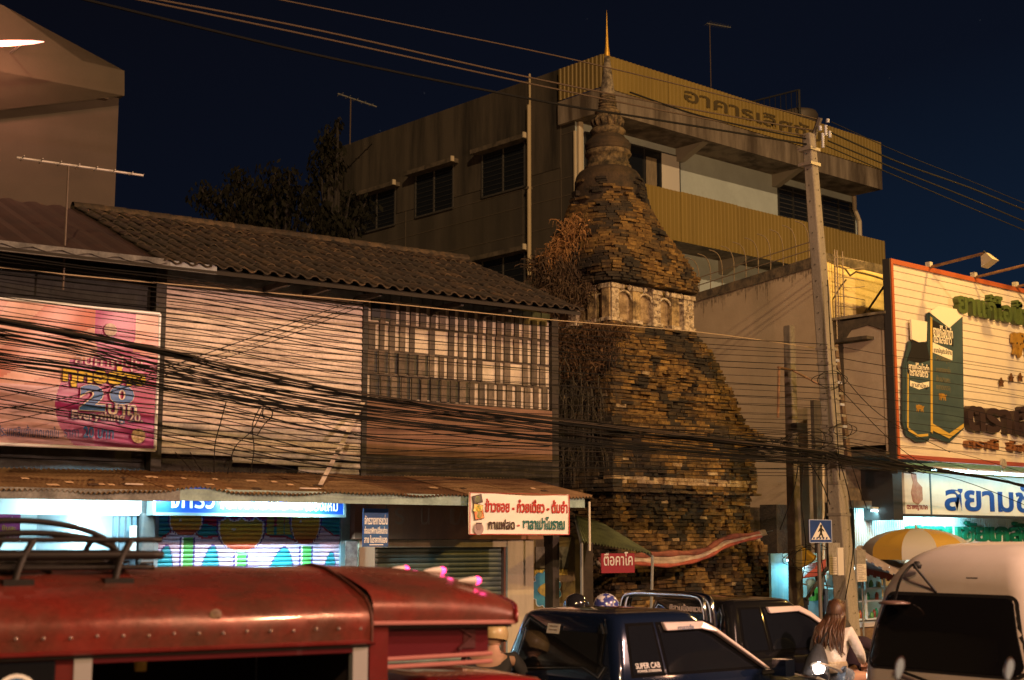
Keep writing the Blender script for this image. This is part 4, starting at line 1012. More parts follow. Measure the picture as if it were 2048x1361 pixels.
# upper tiers: bricks laid in rounded courses
def supr(a, s, n_):  # distance from the axis at angle a on a squircle
    c_, s_ = abs(math.cos(a)), abs(math.sin(a)); return s/((c_**n_+s_**n_)**(1/n_))
up = [(6.95, 1.26, 9), (7.24, 1.31, 8), (7.5, 1.22, 6), (7.71, 1.15, 5), (7.95, 1.03, 4), (8.17, .94, 3), (8.40, .88, 2.4), (8.67, .78, 2.1), (8.87, .735, 2), (9.1, .70, 2), (9.3, .66, 2)]
def upv(z_):
    for i in range(len(up)-1):
        if up[i][0] <= z_ <= up[i+1][0]:
            t = (z_-up[i][0])/(up[i+1][0]-up[i][0]); return [up[i][k]+(up[i+1][k]-up[i][k])*t for k in (1, 2)]
    return up[-1][1:]
z = 6.98
bh2 = .052
while z < 9.2:
    s, n_ = upv(max(z, 7.04)); a = R(150)+br.random()*.1
    step_ = .05*math.floor((z*3) % 2)*0
    while a < R(390):
        rr = supr(a, s, n_); wv = br.uniform(.12, .25); da = wv/rr
        am = a+da/2; rr = supr(am, s, n_); a += da+.01
        n2 = nz(math.cos(am)*3, math.sin(am)*3, z*2.2)
        out = br.uniform(-.028, .03)-max(0, n2-.2)*.12+.01
        if br.random() < .06: out -= .08
        # outline normal by finite difference
        p0 = Vector((supr(am-.02, s, n_)*math.cos(am-.02), supr(am-.02, s, n_)*math.sin(am-.02), 0)); p1 = Vector((supr(am+.02, s, n_)*math.cos(am+.02), supr(am+.02, s, n_)*math.sin(am+.02), 0))
        tg = (p1-p0).normalized(); an = math.atan2(tg.y, tg.x); nrm = Vector((tg.y, -tg.x, 0))
        cpos = Vector((CX+rr*math.cos(am), CY+rr*math.sin(am), z+bh2/2))+nrm*(out*(.5 if z > 8.2 else 1)-.11)
        if z > 8.5 and (n2+.9*(z-8.5)*(1.3 if am < R(280) else .15)) > .30: continue
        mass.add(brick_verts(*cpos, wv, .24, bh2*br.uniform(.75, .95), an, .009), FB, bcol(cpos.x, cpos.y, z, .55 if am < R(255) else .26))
    z += bh2
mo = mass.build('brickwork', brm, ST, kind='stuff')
bmes = []
def single_brick(cc_, w_, d_, h_, an, cl):
    b = MB().add([v-Vector(cc_) for v in brick_verts(*cc_, w_, d_, h_, an, .010)], FB, cl)
    me = bpy.data.meshes.new('brick'); me.from_pydata([tuple(v) for v in b.v], [], b.f)
    ca = me.color_attributes.new('tint', 'FLOAT_COLOR', 'CORNER')
    for i in range(len(me.loops)): ca.data[i].color = tuple(cl)+(1,)
    link('brick', me, brm, ST, cc_)
for s_ in single: single_brick(*s_)
# rubble core behind the bricks
corem = M('mortar_core', (.075,.055,.035), .95, c2=(.025,.02,.017), ns=6, bump=.5)
b = MB(); zz = [p_[0] for p_ in prof]
for i in range(len(prof)-1):
    a0_, a1_ = prof[i][1]-.17, prof[i+1][1]-.17; z0, z1 = prof[i][0], prof[i+1][0]
    b.hexa([(CX-a0_, CY-a0_, z0), (CX+a0_, CY-a0_, z0), (CX+a0_, CY+a0_, z0), (CX-a0_, CY+a0_, z0)], [(CX-a1_, CY-a1_, z1), (CX+a1_, CY-a1_, z1), (CX+a1_, CY+a1_, z1), (CX-a1_, CY+a1_, z1)])
b.lathe([(1.05, 6.9), (1.12, 7.35), (.93, 7.6), (.82, 8.1), (.68, 8.5), (.58, 8.9), (.3, 9.1)], (CX, CY, 0), 24)
b.build('core', corem, ST)
# stucco drum with niches
plas = M('old_stucco', (.42,.31,.15), .85, c2=(.08,.055,.03), ns=4.4, bump=.5, fine=.2, lo=.42, hi=.62)
orn = M('ornate_stucco', (.55,.46,.32), .85, c2=(.16,.12,.08), ns=14, bump=.8, lo=.42, hi=.62)
sd2 = s_of(1390); z0, z1 = 6.24, 6.98
bx('drum', (CX-sd2+.12, CY-sd2+.12, z0), (CX+sd2-.12, CY+sd2-.12, z1), plas, ST)
def niche_face(side):
    T = [Matrix.Translation((CX, CY-sd2, 0)), Matrix.Translation((CX-sd2, CY, 0)) @ Matrix.Rotation(-PI/2, 4, 'Z')][side]
    def mk_(b, name, mt_, **k):
        b.v = [tuple(T @ Vector(v)) for v in b.v]; return b.build(name, mt_, ST, **k)
    for i, xx in enumerate((-1.0, -.42, .12, .62, 1.0)):
        xx *= sd2/1.08
        wv = .10 if i not in (0, 4) else .14
        mk_(MB().box((xx-wv, -.02, z0+.04), (xx+wv, .16, z1-.10)), 'pilaster', orn if i in (2, 4) else plas)
        mk_(MB().box((xx-wv-.03, -.05, z1-.13), (xx+wv+.03, .16, z1-.05)), 'capital', orn)
        mk_(MB().box((xx-wv-.03, -.05, z0), (xx+wv+.03, .16, z0+.07)), 'plinth', orn)
        for q in range(4):   # scrolls
            b = MB(); cz = z0+.16+q*.12
            sc = [(xx+(.045-.008*k)*math.cos(k*1.1)*(1 if q % 2 else -1)+(.03 if q % 2 else -.03), -.035, cz+(.045-.008*k)*math.sin(k*1.1)) for k in range(6)]
            if i in (0, 2, 4): mk_(b.tube(sc, .012, 5), 'scroll', orn, smooth=True)
    for i, xx in enumerate((-.71, -.15, .37, .81)):
        xx *= sd2/1.08; hw = (.20, .19, .16, .12)[i]
        pts = [(xx+hw*math.cos(a), z1-.30+hw*.8*math.sin(a)) for a in [PI*k/10 for k in range(11)]]
        mk_(MB().tube([(p_[0], .02, p_[1]) for p_ in pts], .024, 6), 'arch_rim', orn, smooth=True)
        poly = [(xx+hw, z0+.07)]+[(p_[0], p_[1]) for p_ in pts]+[(xx-hw, z0+.07)]
        mk_(MB().prism(poly, (.09, .118), lambda u, z_, w_: (u, w_, z_)), 'niche', M('niche_plaster', (.40,.30,.17), .9, c2=(.16,.11,.06), ns=4, bump=.4, fine=.15))
    for q in range(10):
        xx = -sd2*.9+q*.2; mk_(MB().lathe([(0,.05),(.04,.02),(.05,-.02),(.02,-.06),(0,-.07)], (xx+br.uniform(-.03,.03), -.01, z1-.07), 6), 'leaf_ornament', orn, smooth=True) if q not in (3, 6) else None
niche_face(0); niche_face(1)
bx('cornice', (CX-sd2+.03, CY-sd2+.03, z0-.07), (CX+sd2-.03, CY+sd2-.03, z0-.005), plas, ST)
# bell, drum, mouldings, spire
def zpx(py): return 2.3+math.tan(R(8)+math.atan((680.5-py)/2844.4))*27.12
def kpx(py): e_ = R(8)+math.atan((680.5-py)/2844.4); return 27.12*math.cos(e_-R(8))/(math.cos(e_)*2844.4)
dome = M('sooty_dome_plaster', (.060,.038,.020), .9, c2=(.020,.015,.010), ns=3, bump=.5, fine=.2)
mld = M('mossy_moulding', (.17,.12,.06), .9, c2=(.018,.014,.009), ns=9, bump=1.0, fine=.25)
def lz(pts, name, mt_, n_=36): return MB().lathe([(w_*kpx(py), zpx(py)) for w_, py in pts], (CX, CY, 0), n_).build(name, mt_, ST, smooth=True)
o = lz([(72, 455), (70, 430), (69, 405), (68, 385), (67, 368), (64, 357), (58, 349), (48, 343), (0, 341)], 'bell', dome)
lz([(45, 344), (47, 340), (46, 336), (41, 334), (42, 328), (40, 325), (41, 318), (45, 316), (47, 312), (43, 310), (45, 307), (40, 305)], 'drum_ring', M('banded_stucco', (.17,.12,.06), .9, c2=(.022,.017,.011), ns=8, bump=.9, fine=.2))
lz([(38, 308), (43, 305), (45, 301), (42, 299.5), (46, 297), (46, 292), (42, 290), (43, 287), (38, 283), (33, 281), (34, 278), (29, 275)], 'lower_moulding', dome)
lz([(24, 278), (27, 276), (34, 271), (36, 266), (32, 261), (25, 259)], 'disc', mld)
lz([(22, 262), (27, 256), (30, 248), (29, 240), (25, 234), (20, 232)], 'lotus_bulb', mld)
for i in range(14):
    a = 2*PI*i/14; MB().tube([(CX+.28*math.cos(a), CY+.27*math.sin(a), zpx(257)), (CX+.31*math.cos(a), CY+.295*math.sin(a), zpx(247)), (CX+.25*math.cos(a), CY+.25*math.sin(a), zpx(236))], [.03, .045, .02], 5).build('lotus_petal', mld, ST, smooth=True)
lz([(20, 234), (25, 230), (26, 227), (21, 224)], 'ring', mld)
for i, (py, w_) in enumerate(((221, 20), (215, 19), (209, 18.5), (203, 17.5), (197, 16.5))):
    lz([(w_-5, py+3.2), (w_-1, py+1.8), (w_, py), (w_-1, py-1.8), (w_-5, py-3.2)], 'ring', mld, 28)
lz([(13, 200), (15.5, 194), (15.5, 188), (13.5, 180), (11.5, 165), (8, 135), (5.5, 116), (4, 112), (0, 111)], 'spire', M('grey_spire_stucco', (.21,.175,.12), .85, c2=(.05,.04,.028), ns=9, bump=.7, lo=.42, hi=.6), 24)
MB().lathe([(w_*kpx(py), zpx(py)) for w_, py in ((5.2, 117), (5.8, 112), (5, 106), (3.6, 95), (2.4, 75), (1.5, 55), (.9, 40), (.3, 24), (0, 23))], (CX, CY, 0), 12).build('gilded_tip', M('gold_leaf', (.60,.35,.05), .45, .5), ST, smooth=True)

# dry weeds
def weeds(spots, n_, label, mcol, seed, ln=.35, droop=.6):
    r_ = random.Random(seed); b = MB()
    for i in range(n_):
        c_ = r_.choice(spots); p_ = Vector(c_[:3])+Vector((r_.gauss(0, c_[3]), r_.gauss(0, c_[3]), r_.gauss(0, c_[4]))); d = Vector((r_.gauss(-.35, .6), r_.gauss(-.45, .6), r_.uniform(.1, 1.0))).normalized(); l_ = ln*r_.uniform(.4, 1.4)
        q = [p_, p_+d*l_*.5, p_+d*l_*.9+Vector((0, 0, -droop*l_*.4)), p_+d*l_*1.05+Vector((0, 0, -droop*l_))]
        k_ = r_.uniform(.5, 1.3); w_ = .006+.004*r_.random(); sdv = d.cross(Vector((r_.random(), r_.random(), .3))).normalized()*w_
        vs = []
        for q_ in q[:3]: vs += [q_-sdv, q_+sdv]
        vs.append(q[3]); b.add(vs, [(0, 1, 3, 2), (2, 3, 5, 4), (4, 5, 6)], tuple(v*k_ for v in mcol))
        if r_.random() < .35:
            e_ = q[2]; s3 = Vector((r_.uniform(-1,1), r_.uniform(-1,1), r_.uniform(-.5,1))).normalized()*.05; b.add([e_, e_+s3+sdv*2, e_+s3*1.6, e_+s3-sdv*2], [(0, 1, 2, 3)], tuple(v*k_*1.1 for v in mcol))
    return b.build('dry_weeds', M('dry_stalks', r=.8, attr='tint'), None, label=label, cat='weeds', kind='stuff')
def SP(px, py, x_=None, rx=.1, rz=.1): p_ = G.X(px, py, x_ or CX-1.35); return (p_.x, p_.y, p_.z, rx, rz)
weeds([SP(1150, 470, CX-.9), SP(1140, 500, CX-.95), SP(1165, 490, CX-.9), SP(1125, 515, CX-1.0), SP(1110, 535, CX-1.1), SP(1150, 515, CX-1.0)], 1500, 'tuft of orange dry weeds on the left shoulder of the stupa', (.30,.15,.05), 3, .34)
weeds([SP(1090, 540, CX-1.2, .12, .1), SP(1105, 570, CX-1.2, .15, .12), SP(1140, 560, CX-1.2, .15, .12), SP(1150, 590, CX-1.25, .15, .1), SP(1130, 610, CX-1.3, .2, .1)], 1800, 'dark dry weeds covering the left shoulder of the stupa above the niches', (.075,.045,.022), 4, .34)
weeds([SP(1130, 680, CX-1.5, .2, .1), SP(1170, 680, CX-1.45, .2, .08), SP(1200, 690, CX-1.4, .15, .1), SP(1150, 720, CX-1.6, .2, .15), SP(1180, 750, CX-1.6, .2, .15), SP(1120, 740, CX-1.7, .2, .15), SP(1210, 720, CX-1.5, .15, .12), SP(1220, 675, CX-1.35, .15, .06)], 1500, 'brown dry weeds hanging down the left side of the stupa below the niches', (.085,.045,.018), 5, .30, .6)
weeds([SP(1130, 800, CX-1.75, .2, .3), SP(1180, 820, CX-1.75, .2, .3), SP(1150, 880, CX-1.9, .25, .3), SP(1110, 860, CX-1.9, .25, .3)], 800, 'thin dark creepers low on the left side of the stupa', (.035,.028,.018), 6, .45, 1.6)

# ================================================================ CORNER SHOPHOUSE (right)
XS = 22.5
fY = G.X(1652, 512, XS).y
CS = thing('corner_shophouse', (26, fY+2, 0), 'pale rendered shophouse with stained parapet right of the stupa', 'shophouse')
beige = M('beige_render', (.44,.35,.235), .85, c2=(.37,.29,.19), ns=.9, bump=.12, fine=.04)
pts_t = [G.X(1648, 513, XS), G.X(1620, 525, XS), G.X(1400, 590, XS)]
yb_ = pts_t[2].y; zlo = pts_t[2].z; yback = yb_+6; zbk = zlo+(zlo-pts_t[0].z)*(yback-yb_)/(yb_-fY)
MB().prism([(fY+.02, 0), (fY+.02, pts_t[0].z), (yb_, zlo), (yback, zbk), (yback, 0)], (XS, XS+.18), lambda y_, z_, w_: (w_, y_, z_)).build('side_wall', beige, CS)
b = MB(); dkc = M('mould_black_coping', (.055,.045,.032), .9, c2=(.16,.12,.07), ns=5, bump=.5)
b.prism([(fY+.02, pts_t[0].z-.16), (fY+.02, pts_t[0].z+.05), (yb_, zlo+.05), (yback, zbk+.05), (yback, zbk-.12), (yb_, zlo-.13)], (XS-.035, XS+.22), lambda y_, z_, w_: (w_, y_, z_)).build('coping', dkc, CS)
# stains running down below the coping
b = MB(); r_ = random.Random(5)
n_ = 60
n_ = 110
for i in range(n_):
    y_ = fY+.1+(yb_+1-fY)*(i+r_.random())/n_; zt2_ = pts_t[0].z+(zlo-pts_t[0].z)*(y_-fY)/(yb_-fY)-.16; ln = .05+.30*max(0, nz(y_*3, 1, 2)+.25)*r_.uniform(.1, 1.4)
    b.prism([(y_, zt2_+.02), (y_+.05, zt2_+.02), (y_+.035, zt2_-ln*.8), (y_+.025, zt2_-ln)], (XS-.0015-.00002*i, XS+.01), lambda yy, z_, w_: (w_, yy, z_))
b.build('stain', M('mould_stain', (.33,.26,.17), .9, c2=(.16,.125,.08), ns=8), CS)
yel = M('yellow_render', (.92,.74,.28), .85, c2=(.78,.60,.21), ns=1.5, bump=.2, fine=.06, streak=True)  # raised yellow stands in for stronger lamplight on this wall
XE = XS+14
ztp_ = pts_t[0].z
bx('front_parapet', (XS+.003, fY, 2.95), (XE, fY+.2, ztp_), yel, CS)
MB().prism([(XS-.03, ztp_-.10)]+[(XS+q*.25, ztp_-.10-.10*abs(nz(q*.9, 3, 1))) for q in range(1, 56)]+[(XE, ztp_-.1), (XE, ztp_+.06), (XS-.03, ztp_+.06)], (fY-.02, fY+.22), lambda u, z_, w_: (u, w_, z_)).build('coping', M('stained_coping', (.20,.16,.085), .9, c2=(.07,.055,.03), ns=5, bump=.5), CS)
crack = [(1672, 540), (1690, 546), (1700, 560), (1712, 552), (1730, 556), (1752, 562), (1775, 570)]
MB().tube([G.Y(px, py-8, fY-.003) for px, py in crack], .022, 5).tube([G.Y(px, py, fY-.003) for px, py in ((1665, 600), (1680, 575), (1692, 560))], .016, 5).build('crack', M('crack_stain', (.10,.075,.035), .9), CS)
bx('rear_volume', (XS+.19, fY+.21, .13), (XE, yback, 6.2), beige, CS)
bx('roof_fill', (XS+.19, fY+.21, 6.2), (XE, yback, 6.4), stain, CS)
# bent spike fence on the coping
SF = thing('spike_fence', (XS, fY+2, ztp_), 'row of bent steel rods and rails standing on the sloping wall top', 'fence')
stl = M('dull_rod', (.26,.20,.13), .6, .3)
def wtop(y_): return pts_t[0].z+(zlo-pts_t[0].z)*(y_-fY)/(yb_-fY)+.05
nr = 26
for i in range(nr):
    y_ = fY+.15+(yback-1-fY)*i/nr; z_ = wtop(y_); h_ = .78
    MB().tube(smoothpath([(XS+.09, y_, z_), (XS+.09, y_, z_+h_*.6), (XS+.0, y_+.04, z_+h_*.9), (XS-.12, y_+.16, z_+h_*1.0)], 3), .010, 4).build('rod', stl, SF)
for hh in (.18, .34): MB().tube([(XS+.08, fY+.1, wtop(fY)+hh), (XS+.08, yback-1, wtop(yback-1)+hh)], .012, 4).build('rail', stl, SF)
SF = thing('spike_fence', (XS+.1, fY, 7.0), 'upright ladder of bent steel spikes against the yellow wall by the pole', 'fence')
for xo in (.08, .16, .34): MB().tube([(XS+xo, fY-.14, 5.65), (XS+xo, fY-.14, 7.85)], .014, 5).build('upright', stl, SF)
for i in range(11):
    z_ = 5.8+i*.19; MB().tube(smoothpath([(XS+.06, fY-.15, z_), (XS+.5, fY-.22, z_+.01), (XS+.74, fY-.35, z_+.05*(1 if i % 2 else -.6))], 3), .009, 4).build('spike', stl, SF)
# projecting side box
by0 = G.X(1772, 700, XS+.12).y
bz0, bz1 = G.X(1772, 905, XS+.12).z, G.X(1772, 628, XS+.12).z
PB = thing('projecting_bay', (XS+1, by0, bz0), 'weathered concrete bay side beside the billboard with mould-black top', 'bay')
bm_ = M('bay_render', (.44,.36,.25), .85, c2=(.34,.27,.185), ns=1.3, bump=.2, fine=.05)
bx('side', (XS+.12, by0+.06, bz0+.14), (XS+.25, fY-.25, bz1-.16), bm_, PB)
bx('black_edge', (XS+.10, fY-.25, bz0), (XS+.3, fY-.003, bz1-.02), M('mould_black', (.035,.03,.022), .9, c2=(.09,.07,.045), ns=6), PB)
bx('front_edge', (XS+.10, by0, bz0), (XS+.3, by0+.06, bz1-.05), bm_, PB)
MB().prism([(by0-.02, bz1-.32), (by0-.02, bz1), (fY, bz1-.05), (fY, bz1-.5), (fY-.25, bz1-.45), (fY-.45, bz1-.22), (by0+.35, bz1-.17)], (XS+.09, XS+.31), lambda y_, z_, w_: (w_, y_, z_)).build('mould_top', MATS['mould_black'], PB)
bx('slab', (XS+.05, by0-.05, bz1), (XS+3, fY-.003, bz1+.05), M('slab_edge', (.3,.25,.17), .8, c2=(.1,.08,.05), ns=5), PB)
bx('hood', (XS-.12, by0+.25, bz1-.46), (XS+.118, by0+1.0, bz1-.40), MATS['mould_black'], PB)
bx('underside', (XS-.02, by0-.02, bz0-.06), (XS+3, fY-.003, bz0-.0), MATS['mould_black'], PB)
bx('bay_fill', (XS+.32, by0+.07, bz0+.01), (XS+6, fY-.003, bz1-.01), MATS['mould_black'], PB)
# black strip between bay and billboard, strut
yS = min(15.0, by0-.16)
A = G.Y(1735, 622, fY-.5); B2 = G.Y(1787, 545, yS+.12)
MB().tube([A, B2], .022, 6).build('strut', frd, None, label='thin black diagonal strut from the bay up to the billboard', cat='strut')

# ---------------------------------------------------------------- billboard
xs0 = G.Y(1786, 700, yS).x; zs1 = G.Y(1786, 519, yS).z; zs0 = G.Y(1800, 915, yS).z; xs1 = xs0+7.6
BB = thing('billboard', ((xs0+xs1)/2, yS, zs0), 'large cream slatted billboard in orange frame with bottle, carton and raised letters', 'billboard')
cr_ = M('cream_slat', (.62,.54,.44), .55, c2=(.56,.49,.40), ns=1.5, fine=.03)
orf = M('orange_frame', (.36,.085,.025), .5)
sp_ = .150; ns2 = int((zs1-zs0-.1)/sp_)
sm_ = bpy.data.meshes.new('slat'); ww = xs1-xs0-.12
pv = [(0, -sp_/2), (-.016, -sp_/2+.002), (-.021, -sp_/2+.012), (-.006, sp_/2-.012), (0, sp_/2)]
sm_.from_pydata([(-ww/2, y, z_) for y, z_ in pv]+[(ww/2, y, z_) for y, z_ in pv], [], [tuple(range(5)), tuple(range(9, 4, -1))]+[((i+1) % 5, i, i+5, (i+1) % 5+5) for i in range(5)])
for i in range(ns2+1):
    link('slat', sm_, cr_, BB, ((xs0+xs1)/2, yS+.03, zs1-.06-sp_*(i+.5)))
bx('back_panel', (xs0+.01, yS+.05, zs0), (xs1, yS+.12, zs1-.01), frd, BB)
bx('frame', (xs0, yS-.03, zs0-.03), (xs0+.07, yS+.10, zs1), orf, BB); bx('frame', (xs0+.071, yS-.03, zs1-.09), (xs1, yS+.10, zs1-.001), orf, BB)
bx('frame', (xs0+.071, yS-.03, zs0-.03), (xs1, yS+.10, zs0+.055), M('dusky_frame', (.30,.07,.05), .5), BB)
bx('black_side', (xs0-.03, yS-.01, zs0-.3), (xs0-.003, yS+.14, zs1), frd, BB)
def S_(px, py, y=None): p_ = G.Y(px, py, y if y is not None else yS-.0); return (p_.x, p_.z)
def cut(name, pts, mat, d0, d1, px=True): 
    pl = [S_(*p_) for p_ in pts] if px else pts
    return MB().prism(pl, (yS-d1, yS-d0), lambda u, z_, w_: (u, w_, z_)).build(name, mat, BB)
tg_ = M('dark_teal_print', (.055,.085,.085), .45, c2=(.04,.065,.07), ns=2); td = M('deep_teal_edge', (.025,.045,.05), .5); gl = M('gold_line', (.50,.33,.06), .4); bk = M('black_print', (.012,.011,.011), .5); ivory = M('ivory_print', (.72,.66,.52), .5)
# bottle
bot = [(1803, 730), (1812, 702), (1813, 640), (1846, 644), (1846, 700), (1856, 725), (1860, 770), (1860, 860), (1852, 880), (1832, 884), (1812, 870), (1804, 840)]
cut('bottle_edge', [(1801, 735), (1810, 700), (1813, 683), (1850, 690), (1858, 725), (1861, 770), (1860, 862), (1852, 884), (1828, 885), (1808, 872), (1800, 845)], td, .02, .05)
cut('bottle', [(1806, 735), (1815, 705), (1817, 688), (1848, 694), (1856, 725), (1859, 770), (1858, 858), (1850, 876), (1829, 877), (1811, 866), (1805, 842)], tg_, .051, .062)
cut('bottle_shoulder', [(1808, 725), (1816, 700), (1818, 680), (1846, 686), (1853, 715), (1853, 722), (1830, 728), (1812, 722)], bk, .063, .068)
cut('bottle_cap', [(1814, 640), (1846, 645), (1845, 684), (1830, 686), (1816, 680)], ivory, .05, .09)
cut('bottle_label', [(1809, 728), (1830, 734), (1853, 731), (1853, 748), (1830, 755), (1809, 748)], bk, .063, .069)
cut('bottle_band', [(1814, 762), (1832, 768), (1852, 764), (1852, 774), (1832, 780), (1814, 773)], ivory, .063, .069)
for p_ in ([(1809, 745), (1811, 745), (1811, 858), (1808, 856)], [(1811, 856), (1829, 870), (1850, 868), (1850, 873), (1828, 875), (1810, 862)]): cut('gold_line', p_, gl, .063, .069)
# carton
cut('carton_edge', [(1850, 628), (1853, 626), (1893, 655), (1920, 630), (1923, 858), (1893, 887), (1852, 872)], td, .02, .055)
cut('carton', [(1854, 630), (1892, 659), (1918, 636), (1921, 852), (1892, 878), (1856, 860)], tg_, .056, .066)
cut('carton_top', [(1853, 625), (1872, 613), (1922, 622), (1922, 632), (1893, 657)], ivory, .05, .058)
cut('gold_line', [(1854, 634), (1858, 637), (1859, 868), (1855, 866)], gl, .067, .072); cut('gold_line', [(1859, 848), (1892, 868), (1921, 848), (1921, 856), (1892, 878), (1859, 862)], gl, .067, .072)
cut('carton_label', [(1858, 640), (1900, 664), (1900, 694), (1858, 674)], bk, .067, .072)
cut('carton_band', [(1859, 686), (1898, 703), (1898, 722), (1859, 706)], ivory, .067, .072)
def btext(s_, p0, p1, mat, y, ext=.004, bold=0, nm='lettering'):
    A, B = S_(*p0), S_(*p1); z0_, z1_ = min(A[1], B[1]), max(A[1], B[1]); return text(nm, s_, (A[0], z0_), (B[0], z1_), y, mat, BB, G, ext, bold)
btext('ยาแก้ไอน้ำดำ', (1860, 672), (1898, 656), ivory, yS-.073, bold=.02); btext('ตราเสือดาว', (1861, 686), (1896, 673), ivory, yS-.073, bold=.02)
btext('ยาสามัญประจำบ้าน', (1861, 708), (1896, 700), bk, yS-.073)
for q, s_ in enumerate(('สรรพคุณ', 'บรรเทาอาการไอ', 'ขับเสมหะ', 'ขนาดบรรจุ')): btext(s_, (1866, 726+q*19), (1894, 717+q*19), M('faint_gold', (.14,.12,.06), .5), yS-.067)
btext('ยาแก้ไอน้ำดำ', (1811, 741), (1851, 730), ivory, yS-.07, bold=.02); btext('ตราเสือดาว', (1813, 752), (1849, 743), ivory, yS-.07, bold=.02); btext('ยาสามัญ', (1817, 776), (1848, 769), bk, yS-.07)
def leopard(cx, cz, s_, y, mat, spot=None, name='leopard_emblem', dep=.03):
    o_ = [(-1, .25), (-.98, .5), (-.8, .58), (-.6, .5), (-.3, .62), (.2, .6), (.7, .55), (1.0, .3), (1.25, .5), (1.45, .45), (1.3, .3), (1.1, .1), (1.05, -.2), (1.15, -.5), (.95, -.6), (.85, -.3), (.6, -.1), (.55, -.45), (.4, -.6), (.3, -.4), (.35, -.1), (-.1, -.15), (-.2, -.5), (-.4, -.65), (-.5, -.45), (-.4, -.15), (-.6, -.2), (-.75, -.55), (-.95, -.5), (-.8, -.2), (-.85, .0), (-1.02, .05)]
    MB().prism([(cx+x*s_, cz+z_*s_) for x, z_ in o_], (y-dep, y), lambda u, z_, w_: (u, w_, z_)).build(name, mat, BB)
    if spot:
        r2 = random.Random(2)
        for q in range(26):
            x, z_ = r2.uniform(-.7, .95), r2.uniform(.02, .48); MB().lathe([(0, -.004), (.035*s_*1.3, -.004), (.04*s_*1.3, 0)], (cx+x*s_, y-dep-.001, cz+z_*s_), 7, 'Y').build('spot', spot, BB)
gold_e = M('gold_emblem', (.36,.20,.03), .45, c2=(.25,.13,.02), ns=8)
A = S_(2040, 692); leopard(A[0], A[1], .42, yS-.02, gold_e, bk, dep=.06)
A = S_(1878, 795); leopard(A[0], A[1], .115, yS-.067, gold_e, dep=.004); A = S_(1833, 818); leopard(A[0], A[1], .115, yS-.063, gold_e, dep=.004)
st_m = M('bronze_star', (.13,.06,.025), .4, .3)
for q, (px, py) in enumerate(((1999, 766), (2019, 757), (2037, 756), (2056, 762))):
    A = S_(px, py); MB().prism([(A[0]+(.10 if k % 2 == 0 else .042)*math.sin(k*PI/5), A[1]+(.10 if k % 2 == 0 else .042)*math.cos(k*PI/5)) for k in range(10)], (yS-.06, yS-.02), lambda u, z_, w_: (u, w_, z_)).build('star', st_m, BB)
grl = M('green_raised_letters', (.07,.10,.025), .5); dbl = M('dark_raised_letters', (.035,.02,.018), .5); brl = M('brown_raised_letters', (.20,.08,.03), .5)
XR_ = xs1-.4
def zat(px, py): return S_(px, py)[1]
def rt(s_, pxl, py_b, py_t, mat, xr, bold=.03, ext=.09):
    A = S_(pxl, py_b); B = S_(pxl, py_t); return text('lettering', s_, (A[0], A[1]), (xr, B[1]), yS-.025, mat, BB, G, ext, bold)
xr1 = S_(2048, 640)[0]
rt('ยาแก้ไอน้ำดำ', 1908, 627, 576, grl, S_(1908, 0)[0]+ (xr1-S_(1908, 0)[0])*1.34, .03, .08)
rt('ตราเสือดาว', 1926, 862, 800, dbl, S_(1926, 0)[0]+(xr1-S_(1926, 0)[0])*2.3, .04, .10)
rt('ตรานี้  ชื่อนี้  ที่รู้จัก', 1927, 902, 874, brl, S_(1927, 0)[0]+(xr1-S_(1927, 0)[0])*1.9, .02, .05)
A = S_(2003, 929); MB().lathe([(0, -.03), (.10, -.03), (.11, 0)], (A[0], yS-.03, zs0+.0), 18, 'Y').build('round_emblem', M('grey_emblem', (.2,.18,.17), .5, c2=(.4,.36,.3), ns=30), BB)
# lamp arms on the billboard
for i in range(5):
    xa = G.Y(1857, 530, yS).x+i*1.62
    t = thing('billboard_lamp', (xa, yS+.1, zs1), ('unlit hooded lamp on a long arm above the billboard, nearest its left corner', 'unlit hooded lamp on a long arm above the billboard, second from its left corner', 'unlit hooded lamp on a long arm above the billboard, third from its left corner', 'unlit hooded lamp above the billboard, fourth from its left corner', 'unlit hooded lamp above the billboard, fifth from its left corner')[i], 'lamp', 'unlit lamps along the top of the billboard')
    am_ = M('rusty_arm', (.25,.13,.06), .6, c2=(.12,.06,.03), ns=8)
    MB().tube([(xa, yS+.15, zs1-.05), (xa, yS-.05, zs1+.0), (xa+.02, yS-1.15, zs1+.10)], .028, 8).build('arm', am_, t)
    MB().box((xa-.05, yS-.06, zs1), (xa+.05, yS+.04, zs1+.10)).build('clamp', M('pale_clamp', (.5,.45,.35), .5), t)
    c_ = Vector((xa+.02, yS-1.22, zs1+.0)); m_ = Matrix.Translation(c_) @ Matrix.Rotation(R(-28), 4, 'X')
    MB().hexa([m_ @ Vector(p_) for p_ in ((-.12, -.13, -.13), (.12, -.13, -.13), (.12, .13, -.13), (-.12, .13, -.13))], [m_ @ Vector(p_) for p_ in ((-.06, -.06, .08), (.06, -.06, .08), (.06, .06, .08), (-.06, .06, .08))]).build('lamp_head', M('cream_lamp_head', (.5,.42,.28), .5), t)
    MB().tube([c_+Vector((0, 0, .08)), c_+Vector((0, .06, .14))], .02, 6).build('hinge', frd, t)

